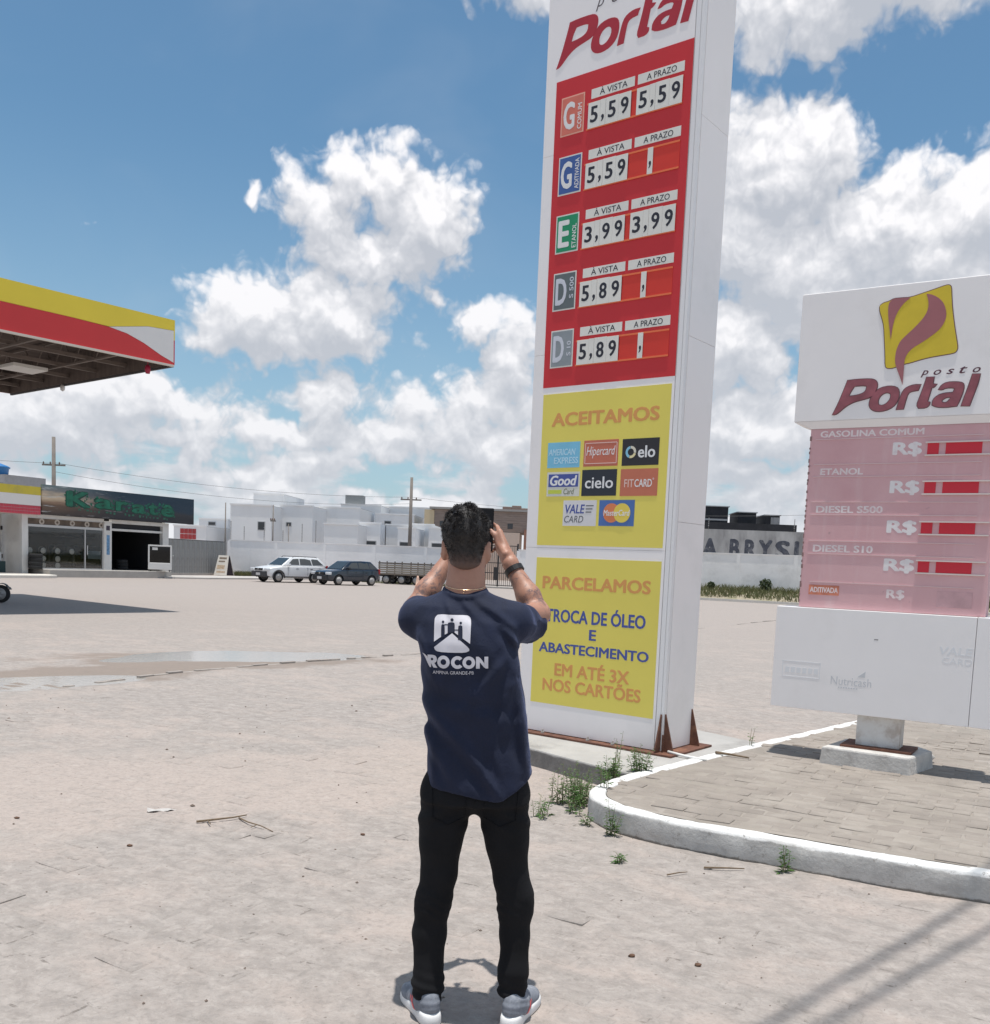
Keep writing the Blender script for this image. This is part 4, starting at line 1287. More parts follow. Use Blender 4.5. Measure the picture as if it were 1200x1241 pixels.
def scooter():
    t = thing("scooter", "pale blue motor scooter cut off by the left edge, front wheel showing", "scooter", (-13.35, 25.9, 0), R(8))
    wheel(t, (0, 0, .24), .24, .12)
    bl = mat("pale_blue_paint", (.42, .55, .62), .3, coat=.5)
    arc = [(math.cos(a) * .28, 0, .24 + math.sin(a) * .28) for a in np.linspace(R(25), R(160), 10)]
    mb = MB()
    for i in range(9):
        a, b = arc[i], arc[i + 1]
        mb.add([(a[0], -.08, a[2]), (b[0], -.08, b[2]), (b[0], .08, b[2]), (a[0], .08, a[2])], [(0, 1, 2, 3)])
    o = mb.obj("mudguard", mat("black_plastic", (.02, .02, .022), .5), t); sm_ = o.modifiers.new("s", 'SOLIDIFY'); sm_.thickness = .012
    MB().tube([(0, -.07, .24), (-.12, -.07, .55), (-.30, 0, 1.0)], [.022, .025, .02], 8).tube([(0, .07, .24), (-.12, .07, .55)], .022, 8).obj("fork", mat("alloy_rim", (.42, .42, .43), .4, .7), t, sm=True)
    MB().tube([(-.30, -.33, 1.02), (-.28, 0, 1.0), (-.30, .33, 1.02)], .016, 8).obj("handlebar", MATS["black_plastic"], t, sm=True)
    mb = MB(); mb.prism([(-.18, .32), (-.10, .75), (-.26, 1.0), (-.40, .96), (-.36, .40), (-1.0, .36), (-1.02, .24), (-.35, .22)], lambda x, z: (x, -.19, z), lambda x, z: (x, .19, z))
    mb.obj("leg_shield", bl, t, bevel=.03)
    mb = MB(); mb.prism([(-.85, .36), (-.80, .72), (-1.6, .78), (-1.65, .50), (-1.2, .34)], lambda x, z: (x, -.16, z), lambda x, z: (x, .16, z)); mb.obj("rear_body", bl, t, bevel=.04)
    mb = MB(); mb.prism([(-.80, .73), (-.82, .82), (-1.5, .86), (-1.58, .79)], lambda x, z: (x, -.14, z), lambda x, z: (x, .14, z)); mb.obj("seat", MATS["black_plastic"], t, bevel=.02)
    wheel(t, (-1.30, 0, .24), .24, .13)
    MB().tube([(-1.0, 0, .3), (-1.05, .16, .02)], .012, 6).obj("stand", MATS["black_plastic"], t)
scooter()

# ================================================================ TYRE SHOP
S0 = Vector((-23.06, 48.5, 0)); SANG = math.atan2(8.5, 4.81)
M_sw = mat("shop_white_wall", (.66, .645, .62), .85, var=.05, scale=1, dirt=((.5, .46, .42), .5, 1.2))
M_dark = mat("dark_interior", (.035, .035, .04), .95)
M_alu = mat("aluminium_frame", (.55, .54, .53), .5, .5)
M_floor = mat("shop_floor", (.40, .375, .345), .8, var=.1, scale=2)


def glass(name, tint=(.55, .62, .62)):
    if name in MATS: return MATS[name]
    m = bpy.data.materials.new(name); m.use_nodes = True
    N = NT(m.node_tree); nt = m.node_tree
    nt.nodes.remove(nt.nodes['Principled BSDF'])
    g = N.n('ShaderNodeBsdfGlossy'); g.inputs['Roughness'].default_value = .03
    tr = N.n('ShaderNodeBsdfTransparent'); tr.inputs[0].default_value = (*tint, 1)
    fr = N.n('ShaderNodeFresnel'); fr.inputs[0].default_value = 1.5
    mx = N.n('ShaderNodeMixShader'); N.link(fr.outputs[0], mx.inputs[0]); N.link(tr.outputs[0], mx.inputs[1]); N.link(g.outputs[0], mx.inputs[2])
    N.link(mx.outputs[0], nt.nodes['Material Output'].inputs[0])
    MATS[name] = m
    return m


def shop_sign_material():
    m = bpy.data.materials.new("banner_print"); m.use_nodes = True
    N = NT(m.node_tree); b = m.node_tree.nodes['Principled BSDF']
    P = N.n('ShaderNodeTexCoord').outputs['Object']
    sp = N.n('ShaderNodeSeparateXYZ'); N.link(P, sp.inputs[0])
    x = N.math('DIVIDE', sp.outputs[0], 9.8); z = N.map(sp.outputs[2], 3.1, 4.55)
    w = N.noise(N.vmath('MULTIPLY', P, (.5, 1, 2.6)), 1.2, 6, .6)
    zz = N.math('ADD', z, N.math('MULTIPLY', N.math('SUBTRACT', w, .5), .5))
    # printed picture: dusk clouds turning to night blue on the right, brown land below
    sky = N.ramp(zz, [(0, (.05, .035, .03)), (.3, (.14, .085, .055)), (.42, (.26, .16, .10)), (.62, (.62, .48, .33)), (.78, (.20, .20, .20)), (1, (.14, .19, .20))])
    night = N.ramp(zz, [(0, (.015, .015, .02)), (.35, (.035, .035, .04)), (.5, (.015, .035, .06)), (1, (.008, .03, .055))])
    c = N.mix(N.map(x, .05, .5, 0, 1, True), sky, night)
    streak = N.map(N.noise(N.vmath('MULTIPLY', P, (.6, 1, 6)), 1.5, 5, .6), .58, .72, 0, .8)
    c = N.mix(N.math('MULTIPLY', streak, N.map(x, .2, .65, 1, 0)), c, (.60, .62, .60))
    N.link(c, b.inputs['Base Color']); b.inputs['Roughness'].default_value = .45
    return m


def sticker_material():
    return mat("rim_sticker_band", (.12, .085, .06), .6, var=.4, scale=3)


def shop():
    t = thing("tyre_shop", "single storey tyre shop with dark printed banner, glazed window and open dark bay", "shop", S0, SANG)
    # platform
    mb = MB(); mb.prism([(-.2, -1.1), (7.0, -1.1), (8.2, -.3), (8.2, 9), (-.2, 9)], lambda x, y: (x, y, -.05), lambda x, y: (x, y, .38))
    mb.obj("platform", M_floor, t, bevel=.02)
    # shell
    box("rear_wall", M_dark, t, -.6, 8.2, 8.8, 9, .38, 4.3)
    box("side_wall", M_sw, t, 8.02, 8.2, .25, 9, .38, 4.4); box("side_shade_sheet", M_dark, t, 7.96, 8.018, .3, 8.8, .385, 3.1); box("bay_floor", mat("bay_shade_floor", (.10, .095, .09), .8, var=.3), t, 4.4, 7.9, .35, 8.7, .381, .392)  # dark sheets added on bay wall and floor paint in the bay's shade
    box("side_wall", M_sw, t, -.75, -.60, .25, 9, .0, 4.4)
    box("pillar", M_sw, t, -.92, -.60, .0, .25, .0, 3.1, .01)
    pc = box("pillar", M_sw, t, 3.86, 4.33, -.02, .28, .38, 2.98, .01)
    box("pillar", M_sw, t, 7.80, 8.22, -.02, .25, .38, 3.1, .01)
    box("lintel", M_sw, t, -.60, 3.86, .02, .22, 2.96, 3.1)
    box("lintel", M_sw, t, 4.33, 7.80, .02, .22, 2.90, 3.1)
    box("roof", mat("shop_roof", (.35, .34, .33), .9), t, -.9, 8.3, .3, 9.1, 4.3, 4.42)
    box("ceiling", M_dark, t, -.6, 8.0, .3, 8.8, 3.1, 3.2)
    # notices on the middle pillar
    box("notice", mat("notice_blue", (.12, .25, .42), .6, var=.4, scale=9), pc, 4.0, 4.19, -.03, -.021, 1.2, 2.25)
    box("notice", mat("notice_dark", (.05, .04, .06), .6), pc, 3.97, 4.2, -.03, -.021, 2.5, 2.75)
    # left shopfront: frame, transom band with wheel stickers, panes, door
    f = M_alu
    for (a, b, c, d) in ((-.60, 3.86, 2.48, 2.60), (-.60, 3.86, 2.90, 2.96), (-.60, 3.86, .38, .44)):
        box("window_frame", f, t, a, b, .06, .14, c, d)
    for x in (-.60, 2.70, 3.80):
        box("window_frame", f, t, x, x + .06, .06, .14, .44, 2.48)
    tr = box("transom_panel", sticker_material(), t, -.60, 3.86, .09, .11, 2.60, 2.90)
    sil = mat("sticker_silver", (.46, .40, .34), .6, var=.15, scale=9)
    for k in range(5):
        x = .22 + k * .88
        mb = MB(); mb.prism([(x + .15 * math.cos(a), 2.75 + .15 * math.sin(a)) for a in np.linspace(0, 6.283, 18, endpoint=False)], lambda a, b: (a, .089, b), lambda a, b: (a, .085, b))
        o = mb.obj("wheel_sticker", sil, tr)
        mb = MB(); mb.prism([(x + .065 * math.cos(a), 2.75 + .065 * math.sin(a)) for a in np.linspace(0, 6.283, 12, endpoint=False)], lambda a, b: (a, .084, b), lambda a, b: (a, .081, b))
        mb.obj("sticker_centre", MATS["rim_sticker_band"], tr)
    G = glass("shop_glass", (.86, .88, .88))
    box("window_pane", G, t, -.54, 2.70, .095, .105, .44, 2.48)
    dr = box("door", G, t, 2.76, 3.80, .095, .105, .44, 2.48)
    box("door_handle", f, dr, 2.83, 2.87, .03, .07, 1.15, 1.65)
    # bay on the right: beam over the opening
    box("bay_beam", M_sw, t, 4.33, 7.80, .05, .2, 2.50, 2.62)
    box("roller_shutter_box", M_dark, t, 4.33, 7.80, .22, .6, 2.62, 2.90)
    # fascia banner
    ban = MB().box(-.05, 9.77, -.35, -.22, 3.12, 4.58).obj("banner", shop_sign_material(), t)
    grn = mat("banner_green", (.008, .13, .075), .5, var=.4, scale=3); gr2 = mat("banner_green_dark", (.006, .045, .03), .5)
    word = "Karatê"
    xs = [(1.3, 2.75), (3.0, 4.1), (4.3, 5.1), (5.35, 6.3), (6.45, 7.15), (7.35, 8.3)]
    dz = [(3.60, 4.38), (3.62, 4.12), (3.58, 4.08), (3.52, 4.0), (3.50, 4.08), (3.46, 4.12)]
    rj = random.Random(6)
    for ch, (a, b), (c, d) in zip(word, xs, dz):
        mb = MB()
        for q in range(26):          # splashed, ragged outline of the printed letters
            cx_, cz_ = rj.uniform(a - .08, b + .08), rj.uniform(c - .05, d + .05); s_ = rj.uniform(.03, .09); an = rj.uniform(0, 3)
            mb.prism([(cx_ + s_ * k_ * math.cos(an + p_), cz_ + s_ * k_ * math.sin(an + p_)) for p_, k_ in ((0, 1.6), (1.2, .5), (2.4, 1.1), (3.6, .45), (4.9, 1.2))], lambda p, z: (p, -.351, z), lambda p, z: (p, -.3535 - .00002, z))
        tag(mb.obj('letter_splash', grn, ban), kind='stuff')
        lettering(ch, gr2, ban, a - .05, b + .05, c - .05, d + .03, -.3542, bold=.09)
        lettering(ch, grn, ban, a, b, c, d, -.356, bold=.03, th=.01)
    rr = random.Random(8); mb = MB()
    for k in range(26):
        x = 2.0 + k * .24; zc = 3.46 - k * .006
        if rr.random() < .2: continue
        mb.box(x, x + rr.uniform(.06, .16), -.357, -.351, zc - rr.uniform(.02, .07), zc + rr.uniform(.02, .08))
    mb.obj("illegible_small_print", mat("banner_green_dull", (.03, .13, .08), .5), ban)
    box("banner_return", M_sw, t, 9.70, 9.77, -.22, .1, 3.12, 4.58)
    # stock inside
    shelf = MB()
    for z in (.6, 1.1, 1.6, 2.1):
        shelf.box(5.0, 7.6, 5.5, 6.0, z, z + .05)
    shelf.obj("shelf", mat("shelf_steel", (.18, .19, .2), .6), t)
    cnt = box("counter", mat("counter_pale", (.35, .42, .45), .5), t, 5.3, 6.9, 3.2, 3.8, .9, 1.35)
    return t


shop()


def local_to_world(x, y, z=0.0):
    c, s = math.cos(SANG), math.sin(SANG)
    return (S0.x + x * c - y * s, S0.y + x * s + y * c, z)


def annex():
    t = thing("station_office", "low station office with yellow white and red checked fascia left of the tyre shop", "building", S0, SANG)
    wall_in = mat("office_wall", (.56, .53, .50), .85, var=.05, scale=1)
    box("side_wall", wall_in, t, -6.0, -5.8, 0, 5, 0, 4.3)
    box("rear_wall", wall_in, t, -6, -.94, 1.6, 1.75, 0, 4.3)
    box("floor", M_floor, t, -6.0, -.94, -1.2, 1.6, -.02, .16)
    box("ceiling", wall_in, t, -6, -.94, 0.05, 1.6, 3.05, 3.12)
    box("fascia_yellow_band", mat("office_yellow", (.60, .48, .05), .6, dirt=((.35, .3, .1), .5, 1)), t, -6, -.10, -.30, .1, 4.02, 4.43)
    box("fascia_white_band", mat("office_white", (.72, .69, .66), .6), t, -6, -.10, -.30, .1, 3.50, 4.018)
    rb = box("fascia_red_band", mat("office_mortar", (.55, .32, .33), .7), t, -6, -.10, -.28, .1, 3.06, 3.498)
    tm = mat("red_tile", (.55, .05, .08), .35, var=.15, scale=4)
    me = MB().box(-.062, .062, -.012, 0, -.062, .062).mesh("tile", tm)
    for i in range(27):
        for j in range(3):
            o = link("tile", me, rb, (-.18 - i * .14, -.281, 3.135 + j * .145))
    # post box, extinguisher and bins seen under the roof
    return t
annex()


def office_things():
    x, y, z = local_to_world(-1.62, 1.0, .16)
    t = thing("gas_bottle_crate", "dark green crate with a pale box on it under the office roof", "crate", (x, y, z), SANG)
    box("crate", mat("dark_green_plastic", (.03, .06, .06), .7), t, -.3, .3, -.3, .3, 0, .55, .02)
    box("pale_box", mat("pale_box", (.5, .52, .52), .7), t, -.2, .15, -.2, .2, .55, 1.0, .02)
    x, y, z = local_to_world(-1.25, 1.57, 1.2)
    mb = MB(); mb.prism([(-.13, .42), (.13, .42), (.13, .12), (.02, -.25), (-.03, -.25), (-.13, .1)], lambda a, b: (a, -.12, b), lambda a, b: (a, 0, b))
    o = mb.obj("wall_funnel", MATS["black_plastic"], loc=(x, y, z), rz=SANG, bevel=.01)
    tag(o, "black funnel shaped holder on the wall under the office roof", "holder")
    for k, (lx, zz) in enumerate(((-.98, 2.35), (-.98, .95))):
        x, y, z = local_to_world(lx, 1.57, zz)
        o = MB().box(-.05, .05, -.05, 0, -.1, .1).obj("wall_box", MATS["black_plastic"], loc=(x, y, z), rz=SANG, bevel=.01)
        tag(o, ["small black box high on the office wall", "small black box low on the office wall"][k], "electrical box")
office_things()

# ---- wheels displayed behind the shop window (two rows of rims), stacked tyres
def tyre_obj(m=None):
    return MB().lathe([(.19, -.09), (.29, -.095), (.315, -.06), (.315, .06), (.29, .095), (.19, .09)], (0, 0, 0), 20, 'z').mesh("tyre", mat("tyre_rubber", (.018, .018, .019), .85), True)


def shop_wheels():
    rm = mat("polished_rim", (.85, .78, .72), .6, .0)
    proto = None
    k = 0
    cols = [-.35, .40, 1.22, 2.05]
    where = ["nearest the office pillar", "second from the office pillar", "third from the office pillar", "next to the glass door"]
    for j, (zz, row) in enumerate(((1.30, "upper"), (.90, "middle"), (.56, "lowest"))):
        for i, lx in enumerate(cols):
            if j >= 1 and i == 3: continue
            x, y, z = local_to_world(lx, .30, zz)
            t = thing("mounted_tyre", "tyre on rim, %s row behind the shop window, %s" % (row, where[i]), "tyre", (x, y, z), SANG, "tyres on rims shown behind the shop window")
            link("tyre", MB().lathe([(.13, -.07), (.20, -.08), (.215, -.05), (.215, .05), (.20, .08), (.13, .07)], (0, 0, 0), 20, 'y').mesh("tyre", MATS["tyre_rubber"], True), t)
            mb = MB(); mb.lathe([(.15, -.075), (.155, .06), (.12, .0), (.10, -.07)], (0, 0, 0), 20, 'y')
            for q in range(5):
                a = q * 1.2566 + i
                mb.tube([(0, -.05, 0), (math.cos(a) * .14, -.06, math.sin(a) * .14)], .012, 5)
            mb.lathe([(0, -.07), (.04, -.06), (.04, 0), (0, 0)], (0, 0, 0), 10, 'y')
            mb.obj("rim", rm, t, sm=True)
    # rack that carries them
    x, y, z = local_to_world(.85, .40, .44)
    t = thing("wheel_rack", "dark steel rack holding the wheels behind the shop window", "rack", (x, y, z), SANG)
    for zz in (-.02, .25, .66): box("rack_rail", mat("rack_dark", (.06, .06, .065), .7), t, -1.5, 1.5, .0, .05, zz, zz + .03)
    for xx in (-1.45, 0, 1.42): box("rack_post", MATS["rack_dark"], t, xx, xx + .03, .0, .05, -.06, 1.1)
    # tyre stacks standing outside and by the door
    me = tyre_obj()
    stacks = [(-.42, -.35, 4, "outside at the left end of the window"), (1.9, .75, 4, "inside beside the glass door"), (2.45, 1.0, 5, "inside right behind the glass door"), (5.75, .9, 3, "inside the open bay")]
    nth = ["bottom", "second", "third", "fourth", "fifth"]
    for (lx, ly, n, w) in stacks:
        for q in range(n):
            x, y, z = local_to_world(lx + random.uniform(-.02, .02), ly, .38 + .095 + .19 * q)
            o = link("stacked_tyre", me, None, (x, y, z))
            tag(o, "black tyre, %s of stack %s" % (nth[q] + (" and top" if q == n - 1 else ""), w), "tyre", "black tyres stacked at the tyre shop")
shop_wheels()


def freezer():
    x, y, z = local_to_world(6.75, -1.0, .38)
    t = thing("display_freezer", "white wheeled display cabinet with dark glass front outside the shop bay", "cabinet", (x, y, z), SANG - .75)
    w = mat("cabinet_white", (.70, .69, .67), .45)
    box("body", w, t, -.62, .62, -.30, .32, .10, .48, .02)
    box("body_frame", w, t, -.62, -.54, -.30, .32, .48, 1.38); box("body_frame", w, t, .54, .62, -.30, .32, .48, 1.38)
    box("top", w, t, -.62, .62, -.30, .32, 1.38, 1.46, .01)
    box("rear", M_dark, t, -.54, .54, .28, .32, .48, 1.38)
    box("glass_front", glass("cabinet_glass", (.25, .27, .3)), t, -.54, .54, -.28, -.265, .48, 1.38)
    box("price_card", w, t, -.40, -.12, -.292, -.283, 1.18, 1.32)
    for xx in (-.5, .5):
        for yy in (-.22, .24):
            MB().lathe([(0, -.02), (.05, -.02), (.05, .02), (0, .02)], (xx, yy, .05), 10, 'x').obj("caster", MATS["black_plastic"], t)
    MB().tube([(.66, -.28, .9), (.72, -.28, .9), (.72, .3, .9), (.66, .3, .9)], .015, 6).obj("push_handle", M_alu, t)
freezer()


def tank():
    x, y, _ = local_to_world(-.30, 3.0)
    for zz in (4.45,): pass
    mb = MB(); mb.lathe([(.52, 0), (.60, .75), (.66, .78), (.66, .84), (.55, .90), (.2, 1.02), (0, 1.05)], (x, y, 4.62), 28)
    o = mb.obj("water_tank", mat("blue_tank_plastic", (.03, .17, .42), .45), sm=True)
    tag(o, "blue plastic water tank on the office roof at the left edge", "water tank")
    x, y, _ = local_to_world(0, 2.2)
    t = thing("roof_parapet", "grey rendered roof block behind the office fascia beside the blue tank", "parapet", (x, y, 0), SANG)
    box("parapet_wall", mat("grey_render", (.36, .34, .34), .9, var=.08), t, -6.0, 1.6, -.6, .6, 4.425, 4.62)
    box("parapet_block", MATS["grey_render"], t, -.7, 1.6, -.5, .6, 4.62, 5.02)
tank()

# pale kerb in front of the office and the shop
def shop_kerb():
    mb = MB(); 
    poly = [(-9, -2.4), (-1.2, -2.4), (-.35, -1.9), (-.2, -1.12), (-.2, .0), (-9, 0)]
    mb.prism(poly, lambda x, y: (x, y, -.05), lambda x, y: (x, y, .15))
    o = mb.obj("office_kerb", mat("kerb_cream", (.66, .62, .56), .85, var=.06), loc=S0, rz=SANG, bevel=.03)
    tag(o, kind="structure")
    mb = MB(); mb.prism([(6.9, -1.15), (9.5, -1.9), (17, -1.5), (20.5, -.6), (20.5, 1.4), (8.3, 1.2), (8.22, -.3)], lambda x, y: (x, y, -.05), lambda x, y: (x, y, .10))
    o = mb.obj("side_pavement", mat("pavement_grey", (.46, .43, .40), .9, var=.1, scale=.6), loc=S0, rz=SANG, bevel=.03)
    tag(o, kind="structure")
shop_kerb()
# ================================================================ BOUNDARY WALLS
M_wall = mat("limewashed_wall", (.88, .865, .86), .9, var=.05, scale=.6, bump=.01, bscale=3, dirt=((.74, .73, .72), .5, .5))
M_wall2 = mat("cream_wall", (.87, .845, .82), .9, var=.06, scale=.5, bump=.01, bscale=3, dirt=((.60, .58, .55), .5, .9))
WA, WG0, WG1, WB = Vector((-19.0, 68.1)), Vector((-1.35, 63.2)), Vector((1.25, 62.5)), Vector((11.3, 58.4))


def wall_seg(a, b, h, m, name="boundary_wall", label=None, th=.18, cat="wall", z0=-.05):
    d = b - a; L = d.length; ang = math.atan2(d.y, d.x)
    t = thing(name, label, cat, (a.x, a.y, 0), ang)
    box("masonry", m, t, 0, L, 0, th, z0, h)
    box("coping", m, t, -.02, L + .02, -.03, th + .03, h, h + .05)
    n = max(1, int(L / 3.2))
    for i in range(n + 1):
        x = min(L - .02, i * L / n)
        box("pier", m, t, x - .11, x + .11, -.035, -.001, z0, h - .04)
    return t


w1 = wall_seg(WA, WG0, 2.45, M_wall, label="long white rendered wall behind the parked cars, left of the gate")
w2 = wall_seg(WG1, Vector((8.2, 60.1)), 2.5, M_wall, label="short white wall running from the black gate behind the tall sign")
w3 = wall_seg(Vector((8.2, 60.1)), Vector((26, 51.5)), 2.72, M_wall2, label="cream wall above the grass verge between the two signs")

# corrugated sheet fence: every rib sheet a part
def sheet_fence():
    a = Vector((-20.95, 61.3)); b = Vector((-19.1, 67.75)); d = b - a; L = d.length
    t = thing("corrugated_fence", "grey corrugated metal sheet fence between the tyre shop and the white wall", "fence", (a.x, a.y, 0), math.atan2(d.y, d.x))
    m = mat("grey_sheet_metal", (.30, .30, .295), .6, .3, var=.08, scale=1.5, dirt=((.22, .20, .18), .6, 1.2))
    prof = []
    w = L / 12
    vs = []; n = 8
    for i in range(n + 1):
        x = w * i / n; y = .0 if (i % 4) in (0, 1) else .05
        vs.append((x, y))
    me = MB().add([(x, y, z) for z in (.12, 2.28) for x, y in vs], [(i, i + 1, n + 2 + i, n + 1 + i) for i in range(n)]).mesh("sheet", m)
    for k in range(12):
        o = link("sheet", me, t, (w * k, 0, 0))
    box("top_rail", mat("rail_dark", (.14, .13, .13), .7), t, 0, L, .05, .10, 2.24, 2.33)
    box("base_kerb", M_floor, t, 0, L, -.1, .15, -.05, .14)
    for x in (0, L / 3, 2 * L / 3, L - .08): box("fence_post", MATS["rail_dark"], t, x, x + .08, .055, .13, 0, 2.3)
sheet_fence()


def gate():
    d = WG1 - WG0; L = d.length
    t = thing("iron_gate", "black iron bar gate in the white wall, seen right of the man's head", "gate", (WG0.x, WG0.y + .05, 0), math.atan2(d.y, d.x))
    m = mat("black_iron", (.03, .028, .03), .6)
    me = MB().cyl((0, 0, .12), (0, 0, 2.75), .017, 6).mesh("bar", m, True)
    n = 19
    for i in range(n):
        link("bar", me, t, (.12 + (L - .24) * i / (n - 1), 0, 0))
    for z in (.15, .95, 1.6, 2.72): box("cross_rail", m, t, .05, L - .05, -.02, .02, z, z + .05)
    for x in (.0, L / 2 - .04, L - .1): box("gate_post", m, t, x, x + .09, -.05, .05, 0, 2.9)
    box("lock_box", m, t, L * .40, L * .48, -.04, .04, .5, 1.35)
    box("threshold", M_floor, t, -.3, L + .3, -1.0, -.06, -.05, .10)
gate()

# ---- sandwich board
def sandwich_board():
    t = thing("sandwich_board", "white folding A board sign with faded print standing beside the corrugated fence", "board sign", (-18.62, 65.6, 0), R(-22))
    m = mat("board_white", (.66, .62, .56), .7, var=.1, scale=3)
    for s, nm in ((-1, "front_leaf"), (1, "rear_leaf")):
        vs = [(-.52, s * .42, .02), (.52, s * .42, .02), (.42, s * .05, 1.38), (-.42, s * .05, 1.38)]
        vs2 = [(x, y + .03, z) for x, y, z in vs]
        lf = MB().add(vs + vs2, [(0, 1, 2, 3), (7, 6, 5, 4), (0, 4, 5, 1), (1, 5, 6, 2), (2, 6, 7, 3), (3, 7, 4, 0)]).obj(nm, m, t)
        if s < 0:
            for (z0, z1, x0, x1, c) in ((1.12, 1.25, -.3, .3, "print_brown"), (.92, 1.02, -.32, .2, "print_brown"), (.45, .72, -.38, .25, "print_tan"), (.2, .32, -.35, .35, "print_tan")):
                f = lambda z: -.42 + (z - .02) / 1.36 * .37 - .004
                MB().add([(x0, f(z0), z0), (x1, f(z0), z0), (x1, f(z1), z1), (x0, f(z1), z1)], [(0, 1, 2, 3)]).obj("faded_print", mat(c, (.22, .17, .13) if c == "print_brown" else (.50, .38, .27), .8, var=.3, scale=9), lf)
    MB().add([(.47, -.38, .05), (.47, .38, .05), (.44, .05, 1.3), (.44, -.03, 1.3)], [(0, 1, 2, 3)]).obj("side_cloth", mat("dark_cloth", (.03, .02, .025), .9), t)
sandwich_board()


# ================================================================ CARS
def bool_cut(o, cutters):
    bm_ = MB(); cut = None
    for (p0, p1, r) in cutters: bm_.cyl(p0, p1, r, 24)
    cm = bpy.data.objects.new("cut", bm_.mesh("cut", []if False else M_dark)); COL.objects.link(cm)
    cm.parent = o.parent
    md = o.modifiers.new("b", 'BOOLEAN'); md.operation = 'DIFFERENCE'; md.object = cm; md.solver = 'EXACT'
    bpy.context.view_layer.update()
    dg = bpy.context.evaluated_depsgraph_get()
    me = bpy.data.meshes.new_from_object(o.evaluated_get(dg))
    o.modifiers.clear(); o.data = me
    bpy.data.objects.remove(cm)


